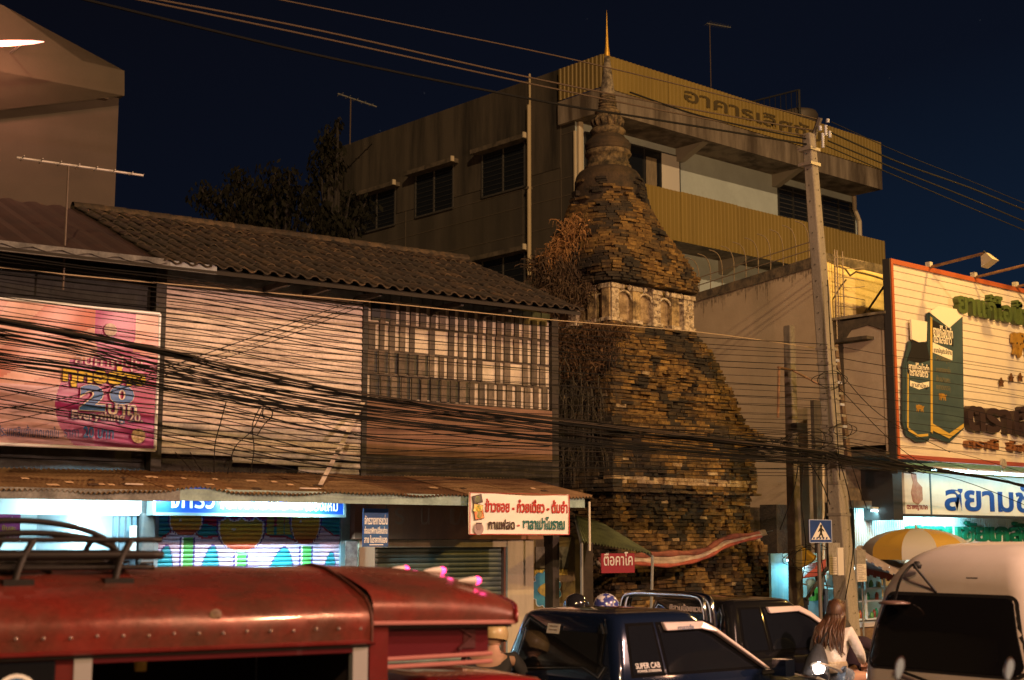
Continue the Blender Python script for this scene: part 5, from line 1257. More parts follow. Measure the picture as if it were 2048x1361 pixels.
# ---------------------------------------------------------------- pharmacy sign, tubes, lit wall
yP = 15.35
a = G.Y(1811, 1028, yP); c = G.Y(1811, 944, yP)
PS = thing('shop_sign', (a.x+3, yP, a.z), 'long white pharmacy sign with blue Thai lettering lit by tubes from above', 'sign')
wf = M('sign_white_face', (.70,.70,.64), .4, c2=(.6,.6,.55), ns=2)
bx('face', (a.x, yP, a.z), (a.x+8, yP+.1, c.z), wf, PS); a_ = a
bx('frame', (a.x-.04, yP-.02, a.z-.05), (a.x+8, yP+.12, a.z-.001), frd, PS); bx('side', (a.x-.36, yP+.02, a.z-.12), (a.x-.05, yP+.9, c.z+.05), frd, PS)
x2 = G.Y(1861, 990, yP).x; bx('divider', (x2-.025, yP-.012, a.z), (x2+.02, yP-.001, c.z), M('dark_divider', (.05,.09,.11), .5), PS)
bp_ = M('brown_bottle_print', (.30,.14,.10), .5, c2=(.4,.25,.18), ns=12)
def P_(px, py): p_ = G.Y(px, py, yP-.004); return (p_.x, p_.z)
MB().prism([P_(*p_) for p_ in ((1822, 948), (1832, 948), (1834, 964), (1844, 975), (1845, 1000), (1836, 1010), (1826, 1004), (1822, 985), (1826, 966))], (yP-.012, yP-.002), lambda u, z_, w_: (u, w_, z_)).build('bottle_picture', bp_, PS)
A, B = P_(1814, 1021), P_(1855, 1011); text('lettering', 'ตราพญานาค', (A[0], A[1]), (B[0], B[1]), yP-.003, M('maroon_lettering', (.2,.03,.04), .5), PS, G, .004, .02)
sb = M('blue_sign_lettering', (.01,.06,.28), .45)
A, B = P_(1890, 1022), P_(1890, 966); xe = P_(2048, 1000)[0]; text('lettering', 'สยามชัยเภสัช', (A[0], A[1]), (A[0]+(xe-A[0])*2.15, B[1]+.03), yP-.003, sb, PS, G, .006, .025)
tg4 = 'lit tubes along the top of the pharmacy sign'
for i in range(6):
    x0_ = P_(1830, 940)[0]+i*1.27
    tube_lamp((x0_, yP-.38, c.z+.03), (x0_+1.2, yP-.38, c.z+.03), G, 'fluorescent tube over the pharmacy sign, '+('first from its left end', 'second from its left end', 'third from its left end', 'fourth from its left end', 'fifth from its left end', 'sixth from its left end')[i], 4, (.55, 1.0, .85), tg4, es=10, rad=.022)
# lit corrugated wall and green letters
yL = 16.05
a = G.Y(1711, 1100, yL); c = G.Y(1711, 1017, yL)
LW = thing('corrugated_wall', (a.x+4, yL, .13), 'white ribbed metal wall above the stall washed in cyan light with green letters', 'wall')
ribbed('sheet', a.x, a.x+9, 1.85, c.z, yL, M('cyan_white_sheet', (.62,.74,.76), .5), LW, .075, dep=.018)
A = G.Y(1812, 1085, yL-.05); B = G.Y(1812, 1040, yL-.05); xe = G.Y(2048, 1085, yL-.05).x
text('lettering', 'สยามชัยเภสัช', (A.x, A.z), (xe+.4, B.z), yL-.03, M('green_raised_sign', (.01,.22,.13), .4), LW, G, .05, .03)
bx('lintel', (a.x-.3, yL-.2, c.z), (a.x+9, fY, c.z+.14), M('dark_lintel2', (.06,.05,.04), .9, c2=(.12,.1,.07), ns=5), LW)
tube_lamp((a.x+.1, yL-.32, c.z-.05), (a.x+.85, yL-.32, c.z-.05), G, 'fluorescent tube under the bay by the ribbed wall', 22, (.4,.9,1.0), tilt=50)
tube_lamp((a.x+1.4, yL-.32, c.z-.05), (a.x+3.4, yL-.32, c.z-.05), G, 'fluorescent tube under the pharmacy sign before the green letters', 40, (.4,.9,1.0), tilt=50)
bx('side_pier', (XS+.0, fY-.02, .13), (XS+.42, fY+.2, 3.0), M('grimy_render', (.2,.15,.10), .9, c2=(.08,.06,.04), ns=4, bump=.4), CS)
bx('front_band', (XS+.003, fY-.05, 3.02), (XS+2.4, fY-.002, bz0-.07), M('old_front_render', (.20,.15,.095), .9, c2=(.07,.055,.04), ns=3, bump=.4), CS)
# dark pier and low wall between stupa and corner shophouse
DP = thing('boundary_wall', (21.6, 17.0, 0), 'soot-black boundary wall with a crumbling pier right of the stupa', 'wall')
x0_ = G.Y(1500, 1010, 17.4).x; x1_ = G.Y(1582, 1010, 16.9).x; zt5 = G.Y(1560, 1010, 17).z
sb_ = M('soot_brick', (.03,.026,.022), .95, c2=(.055,.042,.03), ns=6, bump=.8)
bx('wall', (x0_-.4, 17.3, 0), (x1_, 17.5, zt5-.05), sb_, DP); bx('pier', (G.Y(1546, 1100, 17.0).x, 16.9, 0), (x1_+.02, 17.29, zt5), sb_, DP)
k_ = 0
for j in range(38):
    zz_ = .05+j*.075
    if zz_ > zt5-.1: break
    bx('brick', (x1_+.03+rnd.uniform(-.02,.01), 16.88+rnd.uniform(-.02,.02), zz_), (x1_+.27+rnd.uniform(-.05,.02), 17.2, zz_+.065), (sb_, M('dull_brick', (.17,.10,.055), .9, c2=(.06,.04,.025), ns=8), M('dull_brick'))[rnd.randrange(3)], DP)
# ================================================================ POLES AND CABLES
YP = 13.6
conc = M('pole_concrete', (.27,.24,.185), .85, c2=(.17,.15,.115), ns=3, bump=.25, fine=.12, streak=True)
POL = thing('utility_pole', (G.Y(1700, 1400, YP).x, YP, 0), 'tall square concrete utility pole with white insulators and a mass of cables', 'pole')
def pole_mesh(pt, pb, wt, wb, name, mat, parent, chamfer=.02):
    b = MB(); d = (pt-pb); pb0 = pb-d*(pb.z/d.z)
    def ring(c, w_): return [(c.x+sx*w_/2, c.y+sy*w_/2, c.z) for sx, sy in ((-1,-1),(1,-1),(1,1),(-1,1))]
    b.hexa(ring(pb0, wb), ring(pt, wt)); o = b.build(name, mat, parent); bevel(o, chamfer); return pb0
pt = G.Y(1617, 268, YP); pb = G.Y(1692, 1210, YP)
base = pole_mesh(pt, pb, .165, .29, 'shaft', conc, POL)
def on_pole(z): t = z/pt.z; return base.lerp(pt, t)
hm = M('pole_hole', (.03,.025,.02), .9)
for i in range(30):
    z_ = .9+i*.26; c = on_pole(z_); w_ = .34-.15*z_/pt.z
    b = MB(); b.lathe([(0, -.004), (.012, -.004)], (c.x, c.y-w_/2, z_), 6, 'Y'); b.build('hole', hm, POL)
    b = MB(); b.lathe([(0, -.004), (.012, -.004)], (c.x-w_/2, c.y, z_+.08), 6, 'X'); b.build('hole', hm, POL)
stel = M('galvanised_steel', (.30,.27,.22), .5, .5); wht = M('porcelain', (.40,.42,.47), .25, coat=.5)
tp = pt
A = G.Y(1640, 236, YP-.15)
MB().tube([tp+Vector((0, 0, -.25)), tp+Vector((.12, -.05, .05)), A], .045, 6).build('bracket', M('dark_bracket', (.06,.05,.045), .6), POL)
def insul(px, py0, py1, nm='insulator'):
    a = G.Y(px, py0, YP-.2); c = G.Y(px+1, py1, YP-.2); b = MB(); n_ = 7; pr = []
    for i in range(n_): z_ = c.z+(a.z-c.z)*i/n_; pr += [(.016, z_-a.z), (.033, z_+(a.z-c.z)*.35/n_-a.z), (.016, z_+(a.z-c.z)*.8/n_-a.z)]
    b.lathe(pr, (a.x, a.y, a.z), 10).build(nm, wht, POL, smooth=True)
for px, y0, y1 in ((1651, 250, 272), (1645, 266, 296), (1659, 262, 276), (1655, 238, 246), (1640, 252, 262)): insul(px, y0, y1)
MB().box((tp.x-.13, tp.y-.13, tp.z-.55), (tp.x+.13, tp.y+.13, tp.z-.50)).build('clamp', stel, POL)
MB().box((tp.x-.13, tp.y-.13, tp.z-.30), (tp.x+.13, tp.y+.13, tp.z-.25)).build('clamp', stel, POL)
for z_ in (5.35, 5.1, 4.55, 4.1, 3.75, 3.6, 3.2, 2.7):
    c = on_pole(z_); w_ = .29-.125*z_/pt.z+.02
    MB().box((c.x-w_/2, c.y-w_/2, z_-.02), (c.x+w_/2, c.y+w_/2, z_+.02)).build('band', stel, POL)
MB().tube([G.Y(1669, 690, YP+.1), G.Y(1694, 915, YP+.1)], [.055, .075], 4).build('leaning_strut', M('rusty_channel', (.14,.085,.05), .7, c2=(.06,.04,.025), ns=9), POL)
for i in range(9):
    p_ = G.Y(1668+i*2.6, 700+i*22, YP-.02); MB().box((p_.x-.07, p_.y-.05, p_.z-.02), (p_.x+.04, p_.y, p_.z+.02)).build('spool', (stel, wht)[i % 2], POL)
# service box, notices on the pole
def boxp(name, px0, py0, px1, py1, y, dp, mat, label, cat, parent=None, fr=G, **k):
    a = fr.Y(px0, py1, y); c = fr.Y(px1, py0, y); return bx(name, (a.x, y, a.z), (c.x, y+dp, c.z), mat, parent, fr, label=label, cat=cat, **k)
paper = M('paper_notice', (.55,.50,.44), .7, c2=(.42,.38,.33), ns=16); gpap = M('grey_notice', (.16,.145,.12), .7, c2=(.25,.23,.2), ns=20)
def notice(px0, py0, px1, py1, y, label):
    a = G.Y(px0, py1, y); c = G.Y(px1, py0, y); t = thing('notice', ((a.x+c.x)/2, y, a.z), label, 'notice'); h = c.z-a.z
    bx('upper_sheet', (a.x, y, a.z+h*.56), (c.x, y+.015, c.z), gpap, t); bx('lower_sheet', (a.x, y-.004, a.z), (c.x, y+.012, a.z+h*.555), paper, t)
    for i in range(9): bx('text_line', (a.x+.02, y-.007, a.z+.03+i*h*.055), (c.x-.02-.05*(i % 3), y-.004, a.z+.034+i*h*.055+.006), M('faint_ink', (.25,.22,.2), .8), t)
notice(1659, 1086, 1680, 1150, YP-.24, 'two-part paper notice fixed to the left side of the utility pole')
notice(1715, 1100, 1731, 1164, YP+.05, 'two-part paper notice hanging right of the utility pole')
# slim pole further back
SP2 = thing('utility_pole', (G.Y(1592, 1300, 15.2).x, 15.2, 0), 'short slim concrete pole with a black cable box left of the tall pole', 'pole')
b2 = pole_mesh(G.Y(1578, 652, 15.2), G.Y(1592, 1190, 15.2), .15, .20, 'shaft', M('dark_pole_concrete', (.19,.165,.125), .85, c2=(.10,.085,.065), ns=4, bump=.2), SP2)
c = G.Y(1597, 854, 15.05); MB().box((c.x-.14, 14.98, c.z-.06), (c.x+.14, 15.10, c.z+.06)).build('cable_box', M('black_plastic', (.015,.015,.016), .4), SP2)
MB().tube([G.Y(1556, 735, 14.9), G.Y(1585, 741, 14.95), G.Y(1650, 775, 14.6)], .02, 6).tube([G.Y(1558, 735, 14.9), G.Y(1556, 836, 14.9)], .022, 6).build('arm', M('rusty_arm', (.25,.13,.06), .6), SP2)
# dark vertical strip and conduit on the side wall between the poles
c = G.Y(1638, 1000, 16.1)
bx('dark_strip', (c.x-.10, 16.08, .13), (c.x+.12, 16.16, 4.9), M('dark_strip_mat', (.05,.042,.033), .9, c2=(.08,.065,.045), ns=5), None, label='dark vertical strip on the street corner of the side wall, behind the tall pole', cat='board')
MB().tube([G.Y(1647, 1200, 15.9), G.Y(1646, 900, 15.9)], .022, 6).build('conduit', pc, None, label='thin pale conduit running down beside the tall pole', cat='conduit')

cabm = [M('black_cable', (.005,.005,.005), .8, spec=.15), M('dusty_cable', (.014,.011,.009), .85, spec=.15), M('grey_cable', (.04,.03,.022), .8, spec=.2)]
def wire(pts, r, mat, label, y=YP, fr=G, k=6, group=None, name='cable', ys=None, cat='cable'):
    P3 = [fr.Y(px, py, (ys[i] if ys else y)) for i, (px, py) in enumerate(pts)]
    return MB().tube(smoothpath(P3, k), r, 4, cap=False).build(name, mat, None, fr, label=label, cat=cat, group=group)
g1 = 'thin telephone cables strung along the shopfronts'
r3 = random.Random(11)
XPOLE = 1655
def path(yl, ym, yr, wob=4):
    return [(-60, yl-6+r3.uniform(-3, 3)), (160, yl+(ym-yl)*.22+r3.uniform(-wob, wob)), (400, yl+(ym-yl)*.52+r3.uniform(-wob, wob)), (700, ym+(yr-ym)*.05+r3.uniform(-wob, wob)), (1000, ym+(yr-ym)*.42+r3.uniform(-wob, wob)), (1320, ym+(yr-ym)*.78+r3.uniform(-wob, wob)), (XPOLE, yr)]
# fine spread of wires
for i in range(21):
    t = i/20; wire(path(505+t*190, 612+t*200, 690+t*175+r3.uniform(-9, 9)), r3.choice((.0045, .006, .007)), cabm[r3.choice((0, 0, 1))], 'thin black telephone cable crossing the slatted shopfronts to the tall pole', YP-.25-r3.random()*.3, group=g1)
for i in range(15):
    wire(path(680+i*10+r3.uniform(-8, 8), 800+i*11+r3.uniform(-12, 12), 862+i*7+r3.uniform(-14, 10), 7), r3.choice((.006, .008)), cabm[r3.choice((0, 0, 1))], 'thin black telephone cable crossing the slatted shopfronts to the tall pole', YP-.2-r3.random()*.25, group=g1)
# bundles
def bundle(name, path_, n_, spread, label, seed, rr=(.005, .010), y=YP-.3):
    r4 = random.Random(seed); t = thing('cable_bundle', G.Y(path_[3][0], path_[3][1], y), label, 'cables')
    for i in range(n_):
        oy, oz = r4.gauss(0, spread*.6), r4.gauss(0, spread); P3 = []
        for j, (px, py) in enumerate(path_):
            p_ = G.Y(px, py, y); P3.append(p_+Vector((0, oy+r4.gauss(0, spread*.4), oz+r4.gauss(0, spread*.55))))
        MB().tube(smoothpath(P3, 7), r4.uniform(*rr), 4, cap=False).build('strand', cabm[0 if r4.random() < .6 else r4.choice((1, 1, 2))], t)
bundle('a', [(-60, 632), (150, 668), (330, 706), (520, 750), (730, 792), (1000, 828), (1320, 866), (XPOLE, 905)], 10, .024, 'upper bundle of twisted black cables sweeping down from the left edge', 1)
bundle('b', [(-60, 655), (150, 690), (330, 735), (520, 775), (730, 806), (1000, 842), (1320, 882), (XPOLE, 918)], 8, .035, 'loose middle bundle of black cables just under the upper one', 2, (.005, .010))
bundle('c', [(-60, 712), (150, 738), (300, 765), (480, 797), (600, 818), (730, 836), (1000, 868), (1320, 900), (XPOLE, 925)], 12, .024, 'lowest and heaviest bundle of twisted black cables crossing the pink billboard', 3)
for i, (pts, r_) in enumerate((
    ([(-40, 826), (200, 780), (420, 705), (736, 592)], .007), ([(-40, 855), (110, 820), (300, 760), (500, 700), (736, 608)], .006), ([(-30, 800), (260, 745), (470, 700), (738, 600)], .005),
    ([(-40, 812), (160, 826), (420, 868), (760, 905), (1100, 872)], .006), ([(330, 730), (520, 800), (760, 880), (1098, 894)], .006), ([(330, 725), (620, 800), (900, 838), (1100, 846)], .006))):
    wire(pts, r_, cabm[i % 2], ('black wire rising from the left edge to the corner of the lattice window, uppermost', 'black wire rising from the left edge to the corner of the lattice window, lowest', 'black wire rising from the left edge to the corner of the lattice window, middle one', 'slack wire dipping under the bundles from the left edge to the terracotta wall', 'slack wire falling from the slats to the lower edge of the terracotta wall', 'slack wire crossing the terracotta wall just under the bundles')[i], 14.6, k=8)
# grey wire along the lattice top to the pole
wire([(-60, 528), (200, 556), (740, 604), (1100, 640), (1400, 665), (XPOLE, 700)], .008, M('pale_wire', (.30,.22,.13), .6), 'pale wire running just under the eaves past the stucco niches', 14.0)
# dangling ends
for i, pts in enumerate(([(452, 805), (440, 850), (430, 890), (428, 945)], [(528, 812), (505, 860), (470, 895), (455, 948)], [(522, 812), (505, 850), (508, 900), (500, 948)], [(540, 815), (545, 830), (528, 850), (515, 870)], [(350, 905), (370, 925), (382, 940)], [(380, 905), (395, 930), (405, 942)])):
    wire(pts, .006, cabm[1], 'loose cable end dangling over the slats, '+('leftmost long one', 'second from the left', 'third from the left', 'short and curled', 'short, by the billboard post', 'short, right of the one at the post')[i], 14.3, name='cable_end')
coil = [(700+10*math.sin(a)-165, 828+12*math.cos(a)) for a in [q*.7 for q in range(20)]]
wire(coil, .006, cabm[0], 'small coil of wire hanging from the lowest bundle over the slats', YP-.4, name='wire_coil')
# coils and drops at the poles
for i in range(7):
    cx, cy, r_ = ((1625, 880, 22), (1622, 925, 18), (1600, 890, 26), (1608, 1110, 20), (1630, 1120, 30), (1688, 860, 14), (1662, 760, 18))[i]
    pts = [(cx+r_*math.sin(a)*(1+.08*q), cy+r_*1.15*math.cos(a)*(1-.03*q)) for q, a in enumerate([q*.75 for q in range(18)])]
    wire(pts, .006, cabm[i % 2], 'coil of spare cable hanging at the poles, '+('beside the tall pole above the bundle', 'beside the tall pole below the bundle', 'at the black cable box', 'low, left of the crossing sign', 'low, largest, over the clothes stall', 'small, right of the tall pole', 'small, high on the tall pole')[i], (YP-.2 if i in (0, 1, 4, 5, 6) else 14.9), name='cable_coil')
for i, pts in enumerate(([(1600, 900), (1588, 980), (1560, 1060)], [(1650, 900), (1655, 1000), (1640, 1090), (1655, 1180)], [(1672, 900), (1700, 1000), (1706, 1100), (1690, 1200)], [(1606, 930), (1602, 1000), (1612, 1100), (1600, 1180)], [(1655, 560), (1662, 700), (1672, 830), (1680, 960)], [(1700, 920), (1720, 980), (1735, 1020)], [(1540, 880), (1600, 905), (1640, 960), (1660, 1010)])):
    wire(pts, .008, cabm[i % 2], 'cable dropping near the poles, '+('curving down to the tarpaulin end', 'down the front of the tall pole', 'down the right of the tall pole', 'down the slim pole', 'down the upper shaft of the tall pole', 'short one under the concrete bay', 'slack one from the slim to the tall pole')[i], YP-.25, name='cable_drop')
# right of the pole towards the billboard
g2 = 'thin cables between the tall pole and the right edge'
for i in range(12):
    y0 = 700+i*20+r3.uniform(-8, 8); y1 = y0+48+r3.uniform(-10, 22)+max(0, (i-7))*6
    wire([(XPOLE+18, y0), (1780, y0+14+r3.uniform(-3, 8)), (1920, y0+34), (2110, y1+16)], r3.choice((.005, .007)), cabm[r3.choice((0, 1))], 'thin dark cable running from the tall pole across the billboard to the right edge', YP-.2, group=g2)
for i, pts in enumerate(([(1672, 735), (1760, 830), (1900, 905)], [(1672, 770), (1780, 880), (1860, 940)])): wire(pts, .006, cabm[1], ('dark wire falling steeply from the pole across the bay, upper one', 'dark wire falling steeply from the pole across the bay, lower one')[i], YP-.1)
bundle('d', [(XPOLE, 905), (1720, 922), (1790, 930), (1850, 938), (1920, 948), (1990, 960), (2060, 975), (2120, 985)], 14, .017, 'heavy black cable bundle in front of the pharmacy sign tubes', 4, y=YP-.2)
bundle('e', [(1480, 905), (1540, 898), (1600, 905), (XPOLE, 915), (1690, 925), (1740, 930), (1790, 938), (1830, 945)], 12, .03, 'tangle of black cables around the two poles', 5, (.006, .012), YP-.25)
bundle('f', [(1480, 870), (1540, 872), (1600, 878), (XPOLE, 885), (1690, 890), (1740, 900), (1800, 920), (1850, 940)], 6, .05, 'loose fan of cables above the tangle at the poles', 6, (.005, .009), YP-.25)
# high lines
gv = M('copper_line', (.06,.042,.028), .7, spec=.2); 
HV = (([(500, -12), (850, 58), (1200, 132), (1640, 240)], .010, gv, 'thin power line crossing behind the gilded tip, uppermost'), ([(240, -14), (640, 62), (1080, 160), (1400, 222), (1630, 262)], .013, gv, 'power line passing over the ribbed parapet, second from the top'), ([(200, -16), (640, 76), (1080, 172), (1400, 236), (1632, 275)], .013, gv, 'power line passing over the ribbed parapet, third from the top'),
      ([(130, -10), (640, 112), (1080, 202), (1300, 238), (1620, 290)], .017, cabm[0], 'thick black power line crossing the spire, lowest'), ([(1260, 185), (1400, 232), (1560, 268), (1625, 280)], .014, cabm[0], 'thick black line meeting the tall pole from the ribbed parapet'))
for i, (pts, r_, m_, lb) in enumerate(HV): wire(pts, r_, m_, lb, YP, k=8, name='power_line', cat='power line')
for i, (pts, r_) in enumerate((([(1662, 244), (1800, 306), (1950, 366), (2110, 432)], .007), ([(1658, 264), (1800, 326), (1950, 380), (2110, 446)], .015), ([(1656, 282), (1800, 342), (1950, 402), (2110, 470)], .013), ([(1652, 292), (1800, 356), (1950, 420), (2110, 486)], .010))):
    wire(pts, r_, cabm[0], 'power line leaving the tall pole towards the right edge, '+('uppermost and thinnest', 'second from the top', 'third from the top', 'lowest')[i], YP-.15, k=8, name='power_line', cat='power line')

# ================================================================ CROSSING SIGN
yc = YP-.55
a = G.Y(1619, 1086, yc); c = G.Y(1663, 1040, yc)
CSN = thing('crossing_sign', ((a.x+c.x)/2, yc, 0), 'square blue pedestrian crossing sign with white triangle and walking figure', 'sign')
bm = M('blue_sign_sheet', (.02,.05,.20), .4, c2=(.015,.04,.16), ns=5); wm = M('white_sign_sheet', (.60,.58,.55), .5)
o = bx('plate', (a.x, yc, a.z), (c.x, yc+.015, c.z), bm, CSN); bevel(o, .01)
w1 = c.x-a.x; h1 = c.z-a.z
def sq(name, pts, mat, d): MB().prism([(a.x+x*w1, a.z+z_*h1) for x, z_ in pts], (yc-d, yc-d+.001), lambda u, z_, w_: (u, w_, z_)).build(name, mat, CSN)
for q in (((.0,.0),(1,.0),(1,.03),(0,.03)), ((.0,.97),(1,.97),(1,1),(0,1)), ((0,.03),(.03,.03),(.03,.97),(0,.97)), ((.97,.03),(1,.03),(1,.97),(.97,.97))): sq('border', q, M('pale_blue_border', (.3,.35,.5), .5), .003)
sq('triangle', ((.08,.13),(.92,.13),(.5,.88)), wm, .004)
for i in range(5): x = .17+i*.14; sq('stripe', ((x-.03,.15),(x+.04,.15),(x+.06,.24),(x+.0,.24)), bm, .006)
sq('figure', ((.5,.66),(.58,.60),(.66,.50),(.63,.48),(.56,.54),(.55,.42),(.62,.20),(.56,.20),(.50,.36),(.42,.20),(.36,.21),(.46,.42),(.46,.52),(.40,.46),(.37,.48),(.44,.62)), bk, .007)
MB().lathe([(0, -.001), (.05*w1/1., -.001)], (a.x+.51*w1, yc-.008, a.z+.71*h1), 10, 'Y').build('figure_head', bk, CSN)
xp = (a.x+c.x)/2+.0
MB().tube([(xp, yc+.045, .13), (xp, yc+.045, c.z-.05)], .03, 8).build('post', M('sign_post_grey', (.10,.09,.08), .6), CSN)
bx('post_plate', (G.Y(1640, 1, yc).x-.00, yc-.005, G.Y(1640, 1152, yc).z), (G.Y(1651, 1, yc).x, yc+.012, G.Y(1640, 1096, yc).z), M('white_post_plate', (.5,.46,.4), .6), CSN)

# ================================================================ STALLS ON THE RIGHT
def canopy(name, P, thick, mat, label, frx=G, cat='canopy'):
    t = thing(name, P[0], label, cat); b = MB(); n_ = 10
    for k2 in range(2):
        for j in range(n_+1):
            for i in range(n_+1):
                u, v_ = i/n_, j/n_; p_ = (Vector(P[0]).lerp(Vector(P[1]), u)).lerp(Vector(P[3]).lerp(Vector(P[2]), u), v_)
                b.v.append(tuple(p_+Vector((0, 0, -.05*math.sin(PI*u)*math.sin(PI*v_)+.01*math.sin(u*13+v_*5)-thick*k2))))
    N_ = (n_+1)**2
    for k2 in range(2):
        for j in range(n_):
            for i in range(n_): a = k2*N_+j*(n_+1)+i; b.f.append((a, a+1, a+n_+2, a+n_+1) if k2 == 0 else (a+n_+1, a+n_+2, a+1, a))
    b.build('cloth', mat, t, smooth=True)
    vb_ = MB(); 
    for i in range(12):
        p0 = Vector(P[0]).lerp(Vector(P[1]), i/12); p1 = Vector(P[0]).lerp(Vector(P[1]), (i+1)/12); dz = Vector((0, 0, -.10-.03*(i % 2)))
        vb_.add([p0+Vector((0,-.005,0)), p1+Vector((0,-.005,0)), p1+dz, p0+dz], [(0, 1, 2, 3)])
    vb_.build('valance', mat, t)
    for q in (P[0], P[1]): MB().tube([(q[0], q[1]+.02, .13), (q[0], q[1]+.02, q[2])], .016, 6).build('post', M('thin_steel', (.2,.2,.18), .5), t)
    return t
def gp(px, py, y): return tuple(G.Y(px, py, y))
canopy('stall_canopy', [gp(1712, 1096, 14.0), gp(1800, 1143, 13.6), gp(1812, 1118, 15.2), gp(1722, 1090, 15.3)], .01, M('grey_canvas', (.30,.25,.22), .8, c2=(.2,.16,.14), ns=5), 'sagging grey canvas canopy over the lit food stall')
canopy('stall_canopy', [gp(1725, 1135, 14.6), gp(1805, 1155, 14.6), gp(1815, 1135, 15.6), gp(1730, 1120, 15.6)], .01, M('maroon_canvas', (.18,.035,.03), .8), 'dark red canopy under the grey one')
# food case with bottles
FC = thing('food_case', gp(1748, 1300, 15.1), 'lit white glass food case with jars and green bottles at the stall', 'food case')
A = G.Y(1716, 1240, 15.1); B = G.Y(1822, 1142, 15.1); cw = M('case_white', (.65,.75,.76), .5)
bx('back', (A.x, 15.75, .9), (B.x, 15.8, B.z+.05), M('case_back', (.55,.70,.72), .5), FC)
for z_ in (A.z-.02, A.z+.30, A.z+.52, B.z-.03): bx('shelf', (A.x, 15.15, z_), (B.x, 15.74, z_+.025), cw, FC)
for x in (A.x, A.x+.27, (A.x+B.x)/2, B.x-.03): bx('upright', (x, 15.1, A.z), (x+.03, 15.14, B.z), cw, FC)
bx('counter', (A.x-.1, 14.95, A.z-.12), (B.x+.1, 15.8, A.z-.045), M('counter_top', (.6,.55,.5), .5), FC)
bx('counter_front', (A.x-.08, 15.0, .13), (B.x+.08, 15.75, A.z-.125), M('counter_wood', (.22,.14,.08), .7, c2=(.12,.08,.05), ns=6), FC)
jm = [M('green_glass', (.02,.35,.16), .2), M('clear_jar', (.5,.62,.62), .2), M('red_sauce', (.35,.08,.04), .3), M('herb_green', (.12,.32,.10), .5), M('straw_yellow', (.55,.42,.12), .5)]
for i in range(34):
    r_ = i % 3; zb_ = (A.z+.006, A.z+.326, A.z+.546)[r_]; x = A.x+.06+(i//3)*.095+r3.uniform(-.01, .01); h_ = (r3.uniform(.10, .17), .13, r3.uniform(.08, .16))[r_]
    if x > B.x-.06: continue
    mm = jm[(0 if r_ == 1 and i < 24 else r3.randrange(5))]
    MB().lathe([(0, 0), (.032, .0), (.034, h_*.7), (.018, h_*.85), (.018, h_), (0, h_)], (x, 15.3+r3.uniform(-.06, .1), zb_), 8).build('jar', mm, None, smooth=True, label=('small jar or bottle standing on the lowest shelf of the lit food case', 'green-capped bottle standing on the middle shelf of the lit food case', 'small jar standing on the top shelf of the lit food case')[r_], cat='jar', group=('jars on the lowest shelf', 'bottles on the middle shelf', 'jars on the top shelf')[r_])
tube_lamp((A.x+.1, 15.4, B.z+.06), (B.x-.1, 15.4, B.z+.06), G, 'fluorescent tube inside the top of the food case', 26, (.5,.95,1.0))
# umbrella
U = thing('umbrella', gp(1832, 1300, 13.9), 'large yellow and white market umbrella behind the van', 'umbrella')
uc_ = G.Y(1832, 1057, 13.9); hub = Vector((uc_.x, 13.9, uc_.z)); ur = .93; uh = .40; ns3 = 10
um = [M('yellow_canvas', (.34,.21,.03), .6), M('white_canvas', (.34,.325,.30), .6), M('grey_green_canvas', (.26,.28,.24), .6)]
for i in range(ns3):
    b = MB(); a0_, a1_ = 2*PI*i/ns3+.3, 2*PI*(i+1)/ns3+.3
    for j in range(9):
        t = j/8; rr = ur*math.sin(t*PI*.5); zz_ = -uh*(1-math.cos(t*PI*.5))
        for q in range(5):
            an = a0_+(a1_-a0_)*q/4; sg = 1-.05*math.sin(PI*q/4)*t; b.v.append((hub.x+rr*sg*math.cos(an), hub.y+rr*sg*math.sin(an), hub.z+zz_))
    for j in range(8):
        for q in range(4): a = j*5+q; b.f.append((a, a+5, a+6, a+1))
    k3 = len(b.v)
    for q in range(5): p_ = b.v[8*5+q]; b.v.append((p_[0], p_[1], p_[2]-.13))
    for q in range(4): b.f.append((8*5+q, k3+q, k3+q+1, 8*5+q+1))
    b.build('segment', um[i % 2], U, smooth=True)
    an = a0_; MB().tube([(hub.x+ur*math.sin(t*PI*.5)*math.cos(an), hub.y+ur*math.sin(t*PI*.5)*math.sin(an), hub.z-.012-uh*(1-math.cos(t*PI*.5))) for t in (0, .25, .5, .75, 1)], .008, 4).build('rib', stel, U)
MB().tube([(hub.x, hub.y, .13), (hub.x, hub.y, hub.z+.06)], .022, 8).build('pole', stel, U)
# clothes stall left of the pole
A = G.Y(1598, 1250, 15.5); B = G.Y(1660, 1096, 15.5)
KS = thing('clothes_stall', (A.x+.3, 15.5, .13), 'cyan-lit clothes stall with a yellow and red awning left of the tall pole', 'stall')
bx('back_cloth', (A.x-.1, 16.0, .13), (B.x+.3, 16.05, B.z-.1), M('cyan_cloth', (.20,.42,.50), .7, c2=(.12,.28,.36), ns=4, streak=True), KS)
for i, (m_, px0, py0, px1, py1, px2, py2, px3, py3) in enumerate((('st_yellow', 1604, 1092, 1633, 1112, 1632, 1120, 1604, 1136), ('st_red', 1604, 1134, 1652, 1118, 1652, 1150, 1604, 1156))):
    P3 = [G.Y(px, py, yy) for (px, py, yy) in ((px0, py0, 15.7), (px1, py1, 15.0), (px2, py2, 14.9), (px3, py3, 15.2))]
    b = MB(); b.hexa(P3, [p_+Vector((0, .03, -.015)) for p_ in P3]); b.build(('yellow_awning', 'red_awning')[i], M(m_, ((.55,.33,.02), (.30,.06,.05))[i], .6), KS)
MB().tube([G.Y(1601, 1300, 15.2), G.Y(1600, 1100, 15.2)], .035, 6).build('post', M('blue_white_post', (.5,.62,.68), .5), KS)
MB().tube([G.Y(1612, 1200, 14.9), G.Y(1654, 1136, 14.9)], .03, 6).build('brace', M('black_timber', (.02,.018,.016), .7), KS)
